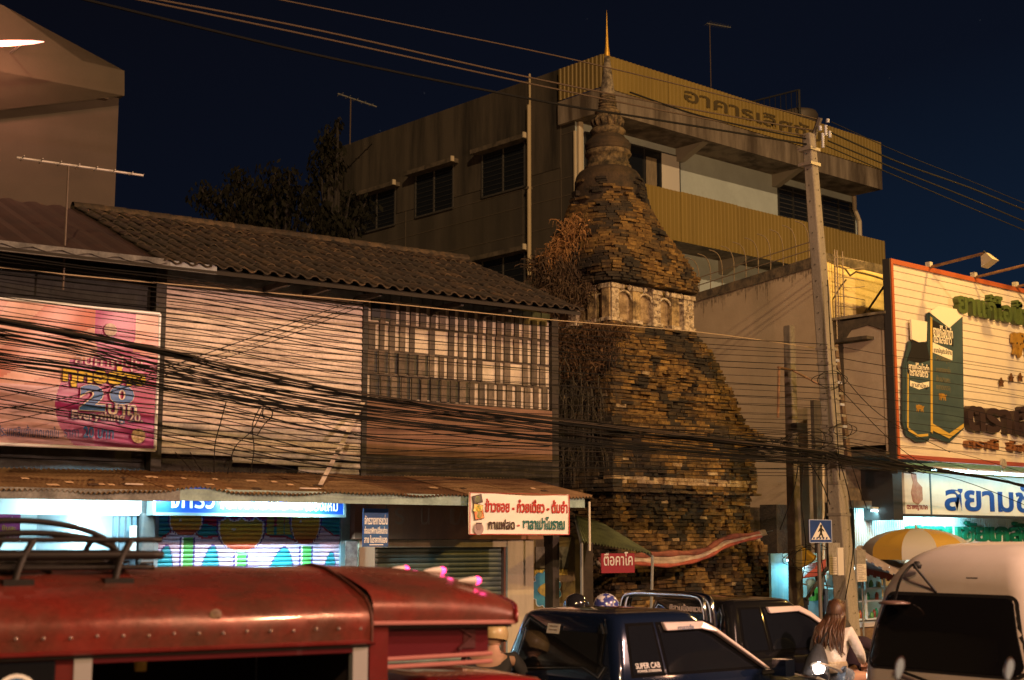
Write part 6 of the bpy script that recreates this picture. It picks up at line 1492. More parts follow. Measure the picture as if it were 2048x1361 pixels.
MB().tube([G.Y(1598, 1168, 15.2), G.Y(1660, 1172, 15.2)], .012, 5).build('rail', stel, KS)
def garment(px, py, w_, h_, mat, label, y=15.2, shirt=True):
    c = G.Y(px, py, y); s_ = w_/2
    pl = [(-s_*.35, 0), (s_*.35, 0), (s_, -h_*.12), (s_*.9, -h_*.38), (s_*.62, -h_*.30), (s_*.68, -h_), (-s_*.68, -h_), (-s_*.62, -h_*.30), (-s_*.9, -h_*.38), (-s_, -h_*.12)] if shirt else [(-s_*.7, 0), (s_*.7, 0), (s_, -h_), (.15*s_, -h_), (0, -h_*.35), (-.15*s_, -h_), (-s_, -h_)]
    MB().prism([(c.x+x, c.z+z_) for x, z_ in pl], (y-.03, y+.02), lambda u, z_, q_: (u, q_, z_)).build('garment', mat, None, label=label, cat='garment')
garment(1631, 1176, .34, .22, M('bright_green_cloth', (.05,.50,.16), .7), 'bright green shorts hanging in the cyan-lit clothes stall', shirt=False)
garment(1620, 1158, .22, .3, M('pale_blue_cloth', (.25,.45,.52), .7), 'pale blue shirt hanging above the green shorts')
garment(1640, 1150, .24, .35, M('grey_cloth', (.12,.14,.16), .7), 'grey shirt hanging by the crossing sign post')
garment(1648, 1178, .2, .4, M('denim_cloth', (.06,.10,.16), .7), 'dark blue trousers hanging right of the green shorts', shirt=False)
garment(1608, 1195, .2, .35, M('black_cloth', (.02,.022,.025), .8), 'black shirt hanging low at the left of the clothes stall')
ld = bpy.data.lights.new('stall_light', 'AREA'); ld.shape = 'RECTANGLE'; ld.size = .9; ld.size_y = .05; ld.energy = 9; ld.color = (.3, .85, 1)
tube_lamp((A.x+.05, 15.75, B.z-.22), (A.x+.65, 15.75, B.z-.22), G, 'fluorescent tube inside the clothes stall', 12, (.35,.9,1.0))
c = G.Y(1646, 1160, 14.0); 

# ================================================================ VEHICLES
def place(px, zdepth):    # ground point straight below a pixel column at a given depth
    an = R(AZ)-math.atan((px-1024)/2872); r_ = zdepth/math.cos(math.atan((px-1024)/2872)); return Vector((r_*math.cos(an), r_*math.sin(an), 0))
def vthing(name, px, zd, deg, off, label, cat):
    p_ = place(px, zd); a = R(deg); f = Vector((math.cos(a), math.sin(a), 0)); l_ = Vector((-math.sin(a), math.cos(a), 0))
    return thing(name, p_+f*off[0]+l_*off[1], label, cat, rot=a)
glass = M('tinted_glass', (.006,.007,.010), .06, spec=.7); blackt = M('black_trim', (.008,.008,.009), .6, spec=.3); chrome = M('chrome', (.75,.75,.78), .12, 1.0)
rub = M('tyre_rubber', (.02,.02,.02), .9); rimm = M('wheel_rim', (.35,.35,.37), .35, .8)
def wheel(t, x, y, r, wd=.2):
    w_ = MB().lathe([(r*.62, -wd/2), (r*.93, -wd/2), (r, -wd/3), (r, wd/3), (r*.93, wd/2), (r*.62, wd/2)], (x, y, r), 24, 'Y').build('wheel', rub, t, smooth=True)
    MB().lathe([(0, -wd*.30), (r*.25, -wd*.38), (r*.6, -wd*.3), (r*.64, -wd*.45), (r*.64, wd*.45), (r*.6, wd*.3), (r*.25, wd*.38), (0, wd*.3)], (x, y, r), 20, 'Y').build('rim', rimm, w_, smooth=True)
def loft(rings, name, mat, t, close=True, caps=(True, True)):
    b = MB(); n_ = len(rings[0])
    for r_ in rings: b.v += [tuple(p_) for p_ in r_]
    for i in range(len(rings)-1):
        for j in range(n_ if close else n_-1): a = i*n_+j; c = i*n_+(j+1) % n_; b.f.append((a, c, c+n_, a+n_))
    if caps[0]: b.f.append(tuple(range(n_-1, -1, -1)))
    if caps[1]: b.f.append(tuple(range((len(rings)-1)*n_, len(rings)*n_)))
    return b.build(name, mat, t)
def rrect(x0, x1, hw, z, rc, rs, k=5, zf=None):   # rounded rectangle in plan; rc at the rear, rs at the front
    pts = []
    for (cx, cy, rr, a0_) in ((x0+rc, -hw+rc, rc, 180), (x1-rs, -hw+rs, rs, 270), (x1-rs, hw-rs, rs, 0), (x0+rc, hw-rc, rc, 90)):
        for i in range(k+1):
            a = R(a0_+90*i/k); x = cx+rr*math.cos(a); pts.append((x, cy+rr*math.sin(a), z+(zf(x) if zf else 0)))
    return pts
def pickup(t, paint, belt=1.06, top=1.62, length=1.95, ext=True):
    HB, HR = .80, .63
    zr = top-.06
    def k_(z): return (z-belt)/(zr-belt)
    def ysd(z): return -(HB+(HR-HB)*k_(z))
    def xre(z): return .0+.13*k_(z)
    def xfr(z): return length+(1.22-length)*k_(z)
    rings = []
    for z in (belt-.25, belt-.05, belt, belt+.15, belt+.3, zr):
        kk = k_(z) if z >= belt else 0
        rings.append(rrect(xre(max(z, belt)), xfr(max(z, belt))+(0 if z >= belt else .0), -ysd(max(z, belt)), z, .10, .10+.1*max(0, kk)))
    for ins, dz in ((.03, .03), (.09, .05), (.25, .065), (.45, .07)):
        rings.append(rrect(xre(zr)+ins, xfr(zr)-ins, HR-ins, zr+dz, .12, .2))
    autosmooth(loft(rings, 'cab', paint, t), 35)
    # lower body, bonnet, wings
    def sec(x, hw, z0, z1, cr): return [(x, -hw, z0), (x, -hw-.01, z1-.12), (x, -hw+.03, z1-.03), (x, -hw+.14, z1), (x, 0, z1+cr), (x, hw-.14, z1), (x, hw-.03, z1-.03), (x, hw+.01, z1-.12), (x, hw, z0)]
    autosmooth(loft([sec(-.02, .82, .35, belt+.0, 0), sec(length*.5, .83, .32, belt, 0), sec(length, .83, .32, belt, .02)], 'door_body', paint, t), 35)
    autosmooth(loft([sec(length-.02, .825, .4, belt+.01, .03), sec(length+.35, .82, .42, belt-.03, .035), sec(length+.8, .80, .42, belt-.10, .04), sec(length+1.05, .75, .42, belt-.20, .03), sec(length+1.15, .68, .42, belt-.38, .01)], 'bonnet', paint, t), 35)
    # bed: open box with thick walls
    bl = 1.75
    for sy in (-1, 1):
        bx('bed_side', (-bl-.05, sy*.82, .42), (-.04, sy*.74, belt-.05), paint, t)
        MB().tube([(-bl, sy*.78, belt-.045), (-.05, sy*.78, belt-.045)], .045, 8).build('bed_rail', paint, t, smooth=True)
    bx('bed_floor', (-bl, -.74, .52), (-.05, .74, .56), blackt, t); bx('bed_front', (-.11, -.735, .56), (-.045, .735, belt-.08), paint, t)
    bx('tailgate', (-bl-.09, -.735, .5), (-bl-.04, .735, belt-.06), paint, t)
    for x in (-1.0, length+.45):
        for sy in (-1, 1): wheel(t, x, sy*.72, .34)
    # windows
    tmat = M('matt_seal', (.004,.004,.005), .9, spec=.03)
    def sidewin(pts, name, sy=-1, mat=glass, d=.003, th=.002):
        b = MB(); n_ = len(pts)
        for dd in (d+th, d-.006): b.v += [(x, sy*(-ysd(z)+dd), z) for x, z in pts]
        b.f = [tuple(range(n_)) if sy < 0 else tuple(range(n_-1, -1, -1))]+[(i, i+n_, (i+1) % n_+n_, (i+1) % n_) for i in range(n_)]
        return b.build(name, mat, t)
    for sy in (-1, 1):
        q1 = [(.20, belt+.05), (.55, belt+.05), (.55, zr-.05), (.27, zr-.05)]
        q2 = [(.63, belt+.05), (length-.12, belt+.05), (1.26+.02, zr-.08), (1.20, zr-.05), (.63, zr-.05)]
        for q_, nm in ((q1, 'quarter_window'), (q2, 'door_window')):
            cx = sum(p_[0] for p_ in q_)/len(q_); cz = sum(p_[1] for p_ in q_)/len(q_)
            sidewin([(cx+(x-cx)*(1+.03/abs(x-cx) if abs(x-cx) > .02 else 1), cz+(z-cz)*(1+.022/abs(z-cz))) for x, z in q_], nm+'_trim', sy, tmat, .0, .002)
            sidewin(q_, nm, sy)
        # door gap
        for xx in (.59, length-.02): bx('door_gap', (xx-.004, sy*.842, .4), (xx+.004, sy*.828, belt-.12), blackt, t)
    # rear glass in a rubber and bright frame
    b = MB(); rw = [(-.60, belt+.05), (.60, belt+.05), (.52, zr-.05), (-.52, zr-.05)]
    def rr(pts, grow, d, name, mat):
        b = MB(); cz = belt+.25; q_ = []
        for (y, z) in pts:
            sy = 1 if y > 0 else -1; sz = 1 if z > cz else -1
            for (ay, az) in (((grow, -.06), (-.06+grow, grow)) if sy*sz < 0 else ((-.06+grow, grow), (grow, -.06))):
                q_.append((y+sy*ay, z+sz*az))
        n_ = len(q_)
        for dd in (d, -.01): b.v += [(xre(z)-dd, y, z) for y, z in q_]
        b.f = [tuple(range(n_-1, -1, -1))]+[(i, (i+1) % n_, (i+1) % n_+n_, i+n_) for i in range(n_)]
        b.build(name, mat, t)
    rr(rw, .055, .006, 'rear_trim', blackt); rr(rw, .03, .011, 'rear_bright_strip', chrome); rr(rw, .018, .015, 'rear_seal', blackt); rr(rw, .0, .018, 'rear_window', glass)
    # visor over the door glass
    return ysd, xre, zr, sidewin
# ---- navy pickup in front
navy = M('navy_car_paint', (.006,.012,.035), .16, .3, coat=.9)
P1 = vthing('pickup_truck', 1232, 11.6, -5, (0, .80), 'dark navy extended-cab pickup with a pale sticker in its rear glass', 'pickup')
ysd, xre, zr, sidewin = pickup(P1, navy, 1.17, 1.71)
visw = M('pinkish_white_visor', (.48,.41,.42), .3, coat=.5)
b = MB(); vp_ = [(.68, zr-.10), (.66, zr-.03), (1.16, zr-.035), (1.30, zr-.09), (1.86, 1.20), (1.81, 1.20), (1.27, zr-.13), (1.12, zr-.095)]
n_ = len(vp_); b.v = [(x, ysd(z)-.05-.02*(z < zr-.1), z) for x, z in vp_]+[(x, ysd(z)-.012, z) for x, z in vp_]
b.f = [tuple(range(n_))]+[(i, i+n_, (i+1) % n_+n_, (i+1) % n_) for i in range(n_)]
b.build('window_visor', visw, P1)
def vtext(s_, x0, x1, z0, z1, y, mat, parent, lean=0):
    me = text_mesh(s_, 1.0, 0.01); vs = me.vertices
    a0_ = min(v.co.x for v in vs); a1_ = max(v.co.x for v in vs); b0_ = min(v.co.y for v in vs); b1_ = max(v.co.y for v in vs)
    for v in vs:
        z_ = (v.co.y-b0_)/(b1_-b0_)*(z1-z0); v.co = ((v.co.x-a0_)/(a1_-a0_)*(x1-x0), -v.co.z*.002+lean*z_, z_)
    link('lettering', me, mat, parent, (x0, y, z0))
vtext('SUPER CAB', .24, .53, 1.265, 1.31, ysd(1.27)-.012, M('silver_decal', (.5,.5,.52), .4), P1, .3)
vtext('POWER STEERING', .25, .53, 1.236, 1.256, ysd(1.24)-.012, MATS['silver_decal'], P1, .3)
vtext('mazda', .82, 1.02, zr-.095, zr-.055, ysd(zr-.08)-.053, M('blue_grey_decal', (.15,.17,.25), .5), P1, .1)
for (y0, y1, z0, z1, m_) in ((.20, .03, 1.51, 1.59, M('pale_sticker', (.55,.5,.42), .5)),):
    MB().hexa([(xre(z0)-.021, y0, z0), (xre(z0)-.021, y1, z0), (xre(z1)-.021, y1, z1), (xre(z1)-.021, y0, z1)], [(xre(z0)-.019, y0, z0), (xre(z0)-.019, y1, z0), (xre(z1)-.019, y1, z1), (xre(z1)-.019, y0, z1)]).build('sticker', m_, P1)
for k2, zz_ in enumerate((1.565, 1.535)): 
    o = text_mesh(('Safety First', 'Drive Safely')[k2], 1.0); vs = o.vertices; a0_ = min(v.co.x for v in vs); a1_ = max(v.co.x for v in vs)
    for v in vs: v.co = (-(v.co.z)*.001, -(v.co.x-a0_)/(a1_-a0_)*.11, (v.co.y)*.018)
    link('lettering', o, M('brown_ink', (.15,.10,.07), .6), P1, (xre(zz_)-.0225, .17, zz_))
MB().box((1.86, -1.02, 1.14), (1.98, -.86, 1.28)).build('mirror', navy, P1); bevel(P1.children[-1], .03, 3)
MB().tube([(1.80, -.80, 1.16), (1.9, -.90, 1.18)], .02, 6).build('mirror_arm', blackt, P1)
for x in range(3): MB().tube([(-.08-.001, -.70+.02, .93-x*.06), (-.08, .70, .93-x*.06)], .008, 5).build('bed_rib', M('brassy_edge', (.45,.35,.2), .3, .8), P1)
MB().tube([(-1.72, -.70, .99), (-.12, -.70, .99)], .014, 6).build('bed_bar', M('brassy_edge'), P1)
P1.scale = (.92, 1, 1)
# ---- black pickup behind with chrome roll bar
P2 = vthing('pickup_truck', 1462, 15.4, -5, (0, .80), 'black pickup with a chrome roll bar, beyond the navy pickup', 'pickup')
blackp = M('black_car_paint', (.008,.008,.009), .14, .2, coat=.9)
ysd2, xre2, zr2, sw2 = pickup(P2, blackp, 1.07, 1.66, 2.0)
b = MB(); vp_ = [(.68, zr2-.10), (.66, zr2-.03), (1.18, zr2-.03), (1.34, zr2-.10), (1.88, 1.14), (1.83, 1.14), (1.30, zr2-.15), (1.14, zr2-.09)]
n_ = len(vp_); b.v = [(x, ysd2(z)-.05, z) for x, z in vp_]+[(x, ysd2(z)-.012, z) for x, z in vp_]; b.f = [tuple(range(n_))]+[(i, i+n_, (i+1) % n_+n_, (i+1) % n_) for i in range(n_)]
b.build('window_visor', visw, P2)
rb = smoothpath([(-.18, -.72, .98), (-.18, -.70, 1.35), (-.18, -.66, 1.62), (-.18, -.52, 1.70), (-.18, 0, 1.71), (-.18, .52, 1.70), (-.18, .66, 1.62), (-.18, .70, 1.35), (-.18, .72, .98)], 6)
RB = MB().tube(rb, .038, 10).build('roll_bar', chrome, P2, smooth=True)
MB().tube([(p_[0]-.10, p_[1]*.98, p_[2]-.0) for p_ in rb], .026, 8).build('outer_hoop', chrome, RB, smooth=True)
lp = [(-.2, -.38+.14*math.cos(a), 1.30+.14*math.sin(a)) for a in [R(-90+18*k) for k in range(11)]]+[(-.2, .38+.14*math.cos(a), 1.30+.14*math.sin(a)) for a in [R(90+18*k) for k in range(11)]]
lp = [(-.2, .38-(-.38-p_[1])*0+0, 0) for p_ in []] or [(-.2, (.40 if p_[1] > 0 else -.40)+(p_[1]-(.38 if p_[1] > 0 else -.38))*1.0*(1), p_[2]) for p_ in []]
oval = []
for k in range(11): a = R(-90+18*k); oval.append((-.2, .36+.15*math.cos(a), 1.33+.15*math.sin(a)))
for k in range(11): a = R(90+18*k); oval.append((-.2, -.36+.15*math.cos(a), 1.33+.15*math.sin(a)))
MB().tube(oval, .016, 8, closed=True).build('inner_loop', chrome, RB, smooth=True)
for sy in (-1, 1): MB().tube([(-.2, sy*.51, 1.33), (-.18, sy*.70, 1.33)], .014, 6).build('side_rod', chrome, RB)
o = text_mesh('นิสวนน้อยแวน', 1.0, .02); vs = o.vertices; a0_ = min(v.co.x for v in vs); a1_ = max(v.co.x for v in vs)
for v in vs: v.co = (-(v.co.z)*.001, -(v.co.x-a0_)/(a1_-a0_)*.52, (v.co.y)*.09)
link('lettering', o, M('pinkish_decal', (.62,.5,.46), .5), P2, (xre2(1.54)-.03, .27, 1.515))
MB().box((1.86, -1.02, 1.04), (1.98, -.86, 1.18)).build('mirror', blackp, P2); bevel(P2.children[-1], .03, 3)
bx('door_handle', (.68, -.86, 1.0), (.80, -.842, 1.03), chrome, P2)

# ---- red songthaew on the left
red = M('red_truck_paint', (.17,.010,.012), .30, .15, c2=(.12,.014,.012), ns=1.6, coat=.3, fine=.06); redd = M('dusty_red_roof', (.19,.026,.018), .34, .2, c2=(.10,.036,.024), ns=2.6, coat=.2, fine=.14, bump=.05); dred = M('dark_red_panel', (.09,.006,.012), .35, coat=.3)
TA = -12
for mt_ in (red, redd):
    t_ = mt_.node_tree; n_ = t_.nodes.new('ShaderNodeTexNoise'); n_.inputs['Scale'].default_value = 5; n_.inputs['Detail'].default_value = 8
    g_ = t_.nodes.new('ShaderNodeNewGeometry'); t_.links.new(g_.outputs['Position'], n_.inputs['Vector'])
    q_ = t_.nodes.new('ShaderNodeMapRange'); q_.inputs[1].default_value = .35; q_.inputs[2].default_value = .65; q_.inputs[3].default_value = .22; q_.inputs[4].default_value = .40
    t_.links.new(n_.outputs[0], q_.inputs[0]); t_.links.new(q_.outputs[0], t_.nodes['Principled BSDF'].inputs['Roughness'])
TR = vthing('songthaew', 745, 7.25, TA, (0, .82), 'red passenger truck with riveted curved roof, roof rack and pink-lit clearance lamps', 'truck')
pr_ = [(-.82, 1.79), (-.825, 1.86), (-.815, 1.92), (-.79, 1.965), (-.74, 2.005), (-.62, 2.045), (-.42, 2.10), (-.2, 2.145), (0, 2.16)]
pr_ = pr_+[(-y, z) for y, z in pr_[-2::-1]]
xs_ = [-3.6+i*.24 for i in range(16)]
def rs(x, dz=0): return [(x, y+.004*math.sin(x*5+y*3), z+dz+.004*math.sin(x*7+y*4)) for y, z in pr_]
autosmooth(loft([rs(x) for x in xs_], 'roof', redd, TR, close=False, caps=(False, False)), 60)
loft([[(x, y*.985, z-.02) for _, y, z in rs(x)] for x in (-3.6, 0)], 'roof_lining', M('dark_lining', (.02,.012,.012), .8), TR, close=False, caps=(False, False))
b = MB().tube([(-3.6, -.822, 1.795), (.02, -.822, 1.795)], .012, 6); b.build('gutter', red, TR)
rv = M('bright_rivet', (.45,.35,.33), .3, .7)
for i in range(26): MB().lathe([(0, -.008), (.006, -.005), (.009, 0)], (-.06-i*.118, -.826, 1.862+(.003*(i % 3))), 7, 'Y').build('rivet', rv, TR, smooth=True)
# seam between roof and visor
MB().tube([(0, y*1.008, z+.006) for y, z in pr_], .008, 6).build('seam', M('rusty_seam', (.13,.03,.02), .7, c2=(.05,.02,.015), ns=14), TR)
MB().lathe([(0, -.004), (.022, -.004), (.030, .0)], (-.80, -.806, 1.945), 14, 'Y').build('roof_patch', M('rubbed_patch', (.10,.05,.03), .6, c2=(.22,.15,.09), ns=40), TR, smooth=True)
# visor over the cab
def vs_(x, k2):
    o_ = []
    for y, z in pr_:
        zz_ = 1.875+(z-1.79)*(.80-.55*k2**1.7); o_.append((x-.42*k2*max(0, abs(y)/.82-.35)**1.6*0+ (0), y*(1.0-.03*k2), zz_-.06*k2*k2))
    return o_
vr_ = []
for i in range(11):
    k2 = i/10; row = []
    for (y, z) in pr_:
        cur = 1-.16*(abs(y)/.82)**3; x = .01+.98*k2*cur; dome_ = (z-1.79)
        row.append((x, y, 1.885+dome_*(.75-.05*k2-.34*k2**5)-.015*k2))
    vr_.append(row)
autosmooth(loft(vr_, 'visor', redd, TR, close=False, caps=(False, False)), 60)
MB().tube([(p_[0], p_[1]*1.005, p_[2]) for p_ in vr_[-1]], .014, 6).build('visor_rim', red, TR, smooth=True)
for sy in (-1, 1): MB().tube([(r_[0][0], sy*.822, r_[0][2]) for r_ in vr_], .011, 6).build('visor_edge', M('chipped_edge', (.40,.16,.15), .35), TR)
loft([[(x*.98, y*.98, z-.025) for x, y, z in r_] for r_ in (vr_[0], vr_[-1])], 'visor_lining', MATS['dark_lining'], TR, close=False, caps=(False, False))
# header box under the visor
bx('header_panel', (.02, -.76, 1.70), (.70, .76, 1.90), dred, TR)
for z_ in (1.70, 1.66): MB().tube([(.02, -.765, z_), (.72, -.765, z_+.008)], .011, 6).build('header_trim', M('chipped_edge'), TR)
MB().box((.55, -.768, 1.74), (.62, -.762, 1.84)).build('dent', M('dark_dent', (.06,.01,.012), .5), TR)
MB().tube([(.50, -.768, 1.86), (.60, -.768, 1.80), (.52, -.768, 1.735)], .012, 5).build('dent_edge', M('dark_dent'), TR)
# clearance lamps
pg = M('pink_lamp_glow', 'ff3a90', .3, em='ff3a78', es=4.5); wl_ = M('white_lamp_body', (.62,.58,.56), .35)
for k2, y in enumerate((-.52, -.05, .40)):
    x = .76-.05*abs(y); zz_ = 2.125+(.0 if k2 else -.045)
    for sgn in (1,):
        lb_ = MB().lathe([(.002, -.09), (.012, -.06), (.021, -.015), (.024, .015)], (x, y, zz_), 14, 'X').build('clearance_lamp', wl_, TR, smooth=True)
        MB().lathe([(.024, .015), (.023, .034), (.015, .047), (0, .051)], (x, y, zz_), 14, 'X').build('lamp_lens', pg, lb_, smooth=True)
    ld = bpy.data.lights.new('clearance_light', 'POINT'); ld.energy = .15; ld.color = (1, .06, .25); ld.shadow_soft_size = .02
    lo = bpy.data.objects.new('clearance_light', ld); COL.objects.link(lo); lo.parent = TR; lo.location = (x+.10, y, zz_+.02)
# body sides
slv = M('silver_post', (.42,.42,.44), .35, .3)
for sy in (-1, 1):
    bx('side_panel', (-3.6, sy*.80, .55), (.0, sy*.76, 1.15), red, TR)
    for x in (-.04, -1.40, -3.55): bx('post', (x-.05, sy*.805, 1.15), (x+.03, sy*.755, 1.80), slv if x < -.03 or True else red, TR)
    bx('corner_post', (.0, sy*.805, .9), (.10, sy*.745, 1.885), red, TR)
    bx('side_curtain', (-2.1, .72, 1.12), (-.05, .735, 1.79), M('dark_lining', (.02,.012,.012), .8), TR) if sy > 0 else None
    bx('rear_panel', (-3.6, sy*.80, 1.15), (-1.43, sy*.77, 1.79), red, TR)
    o = bx('side_window', (-2.6, sy*.812, 1.28), (-1.53, sy*.79, 1.765), glass, TR); bevel(o, .06, 3)
    bx('top_rail', (-2.1, sy*.80, 1.745), (0, sy*.76, 1.79), dred, TR)
o = MB().lathe([(0, -.004), (.08, -.004), (.085, 0)], (-1.70, -.813, 1.62), 20, 'Y').build('round_sticker', M('blue_white_sticker', (.03,.15,.35), .4, c2=(.5,.55,.6), ns=9, lo=.5, hi=.55), TR)
MB().lathe([(.078, -.006), (.095, -.006), (.095, 0)], (-1.70, -.813, 1.62), 20, 'Y').build('sticker_ring', M('white_print'), TR)
bx('bulkhead', (-.03, -.74, .6), (-.01, .74, 1.86), M('dark_lining'), TR)
bx('floor', (-3.6, -.78, .5), (.05, .78, .56), blackt, TR)
for sy in (-1, 1): bx('bench', (-3.4, sy*.74, .9), (-.2, sy*.42, .96), M('bench_vinyl', (.05,.05,.06), .6), TR)
for sy in (-1, 1): MB().tube([(-3.5, sy*.45, 1.86), (-.1, sy*.45, 1.86)], .015, 6).build('grab_rail', slv, TR)
# truck cab
rg = []
for z, x0_, x1_, hw in ((1.0, .12, 1.75, .78), (1.1, .12, 1.75, .78), (1.25, .16, 1.60, .72), (1.48, .22, 1.25, .64), (1.54, .26, 1.18, .60), (1.57, .40, 1.0, .48), (1.58, .55, .85, .3)): rg.append(rrect(x0_, x1_, hw, z, .1, .18))
autosmooth(loft(rg, 'cab', M('cab_red', (.20,.012,.014), .18, .1, coat=.8), TR), 40)
o = MB(); o.v = [(.32, -.787+.05, 1.13), (1.55, -.737, 1.13), (1.22, -.66, 1.44), (.36, -.66, 1.44)]; o.v = [(x, y-.022, z) for x, y, z in o.v]+[(x, y+.03, z) for x, y, z in o.v]; o.f = [(0,1,2,3),(4,5,1,0),(5,6,2,1),(6,7,3,2),(7,4,0,3)]
o.build('cab_window', glass, TR)
bx('cab_body', (.12, -.80, .45), (2.0, .80, 1.08), red, TR); bx('bonnet', (1.7, -.78, .45), (2.9, .78, 1.0), red, TR)
for x in (-2.5, 2.2):
    for sy in (-1, 1): wheel(TR, x, sy*.72, .35)
# something pale seen through the opening
cu_ = M('yellow_cup_print', (.55,.35,.03), .4)
cupo = MB().lathe([(0, 0), (.028, 0), (.036, .12), (.03, .125), (0, .125)], (-1.5, .55, 1.62), 12).build('cup', cu_, None, label='yellow drink cup hanging inside the dark passenger compartment', cat='cup')
cupo.location = (TR.location + Matrix.Rotation(R(TA), 3, 'Z') @ Vector((-1.08, -.55, 1.68)))
# roof rack
RK = vthing('roof_rack', 745, 7.25, TA, (0, .82), 'black tubular rack with high arches on the red truck roof', 'roof rack')
bt_ = M('black_tube', (.010,.008,.008), .55, spec=.3)
def rk(pts, r=.013, nm='tube'): MB().tube(smoothpath(pts, 5), r, 8).build(nm, bt_, RK, smooth=True)
xe = -1.03
for (z_, y0, y1, xq, r_) in ((2.30, -.30, .55, xe, .015), (2.225, -.32, .56, xe-.0, .024), (2.165, -.30, .54, xe-.03, .014)):
    rk([(-4, y0, z_), (xq-.15, y0, z_), (xq-.03, y0+.03, z_), (xq, y0+.14, z_), (xq, y1-.14, z_), (xq-.03, y1-.03, z_), (xq-.15, y1, z_), (-4, y1, z_)], r_, 'loop')
for y in (-.18, -.05, .1, .24, .4): rk([(-4, y, 2.19), (xe-.02, y, 2.19)], .010, 'rail')
for i, x in enumerate((xe-.05, xe-.52, xe-1.0, xe-1.5)):
    rk([(x, -.30, 2.30), (x-.06, -.34, 2.20), (x-.10, -.40, 2.10)], .018, 'leg'); rk([(x, .52, 2.30), (x-.06, .54, 2.18)], .016, 'leg')
    MB().box((x-.16, -.46, 2.085), (x-.02, -.34, 2.115)).build('foot', bt_, RK)
for y, xc_, hw, pk_ in ((.30, xe-.50, .53, 2.40), (.05, xe-.48, .46, 2.335)):
    rk([(xc_+hw*math.cos(a), y, 2.22+(pk_-2.22)*math.sin(a)) for a in [PI*k/10 for k in range(11)]], .017, 'arch')
rk([(-4, -.60, 2.075), (-2.05, -.60, 2.075), (-1.93, -.56, 2.09), (-1.90, -.46, 2.11)], .015, 'front_loop')
rk([(-4, -.42, 2.13), (-1.80, -.42, 2.13)], .020, 'rail')
rk([(-1.85, -.25, 2.14), (-1.75, -.25, 2.17), (-1.65, -.25, 2.14), (-1.55, -.25, 2.17), (-1.45, -.25, 2.14)], .010, 'brace')

# ---- white high-roof van on the right (seen from behind)
vw = M('van_white_paint', (.40,.37,.34), .35, c2=(.36,.33,.30), ns=2, coat=.4)
VN = vthing('van', 1700, 11.9, -4.4, (0, -.83), 'white high-roof van seen from behind with a loop-mounted rear mirror', 'van')
def vsec(z):   # rear face x and half width at height z
    tb_ = [(0.3, -.02, .84), (1.0, 0, .845), (1.25, .02, .835), (1.6, .08, .79), (1.9, .17, .73), (2.05, .25, .67), (2.15, .35, .60), (2.22, .48, .52), (2.26, .62, .44), (2.285, .85, .3)]
    for i in range(len(tb_)-1):
        if tb_[i][0] <= z <= tb_[i+1][0]:
            t = (z-tb_[i][0])/(tb_[i+1][0]-tb_[i][0]); return [tb_[i][k]+(tb_[i+1][k]-tb_[i][k])*t for k in (1, 2)]
    return tb_[-1][1:]
rg = []
for z in (.3, .6, 1.0, 1.15, 1.3, 1.45, 1.6, 1.75, 1.9, 2.0, 2.1, 2.16, 2.2, 2.235, 2.26, 2.275, 2.285):
    x0_, hw = vsec(z); rg.append(rrect(x0_, 4.8-max(0, z-1.1)*1.2, hw, z, min(.22, hw*.6), .3, 7))
autosmooth(loft(rg, 'body', vw, VN), 50)
def vface(pts, d, name, mat, th=.012):
    b = MB(); P3 = []
    n0 = len(pts)
    for i in range(n0):
        (y0, z0), (y1, z1) = pts[i], pts[(i+1) % n0]
        for k in range(6): t = k/6; P3.append((y0+(y1-y0)*t, z0+(z1-z0)*t))
    def xx(y, z):
        x0_, hw = vsec(z); rc = min(.22, hw*.6); e_ = abs(y)-(hw-rc)
        return x0_+(rc-math.sqrt(max(0, rc*rc-e_*e_)) if e_ > 0 else 0)
    n_ = len(P3); cy = sum(p_[0] for p_ in P3)/n_; cz = sum(p_[1] for p_ in P3)/n_
    R_ = 7
    for r_ in range(R_+1):
        s_ = r_/R_
        for (y, z) in P3: yy, zz_ = cy+(y-cy)*s_, cz+(z-cz)*s_; b.v.append((xx(yy, zz_)-d, yy, zz_))
    for r_ in range(R_):
        for i in range(n_): a = r_*n_+i; c = r_*n_+(i+1) % n_; b.f.append((a, a+n_, c+n_, c))
    k3 = len(b.v)
    for (y, z) in P3: b.v.append((xx(y, z)+.01, y, z))
    for i in range(n_): b.f.append((R_*n_+i, k3+i, k3+(i+1) % n_, R_*n_+(i+1) % n_))
    return autosmooth(b.build(name, mat, VN), 30)
def rpoly(h0, h1, z0, z1, r_): 
    o_ = []
    for (cy, cz, a0_) in ((h1-r_, z1-r_, 0), (-h1+r_, z1-r_, 90), (-h0+r_, z0+r_, 180), (h0-r_, z0+r_, 270)):
        for i in range(5): a = R(a0_+22.5*i); o_.append((cy+r_*math.cos(a), cz+r_*math.sin(a)))
    return o_
vface(rpoly(.735, .62, 1.275, 1.885, .09), .004, 'window_seal', blackt); vface(rpoly(.70, .585, 1.30, 1.86, .07), .010, 'rear_window', M('van_glass', (.006,.006,.007), .10, spec=.6))
vface([(.80, .99), (.80, 1.0), (-.80, 1.0), (-.80, .99)], .003, 'tailgate_gap', blackt)
for sy in (-1, 1): vface([(sy*.83, .75), (sy*.83, 1.1), (sy*.74, 1.1), (sy*.74, .75)][::sy], .008, 'tail_lamp', M('amber_red_lens', (.45,.09,.02), .25, em='ff7a20', es=.15))
for x in (.95, 3.9):
    for sy in (-1, 1): wheel(VN, x, sy*.76, .34)
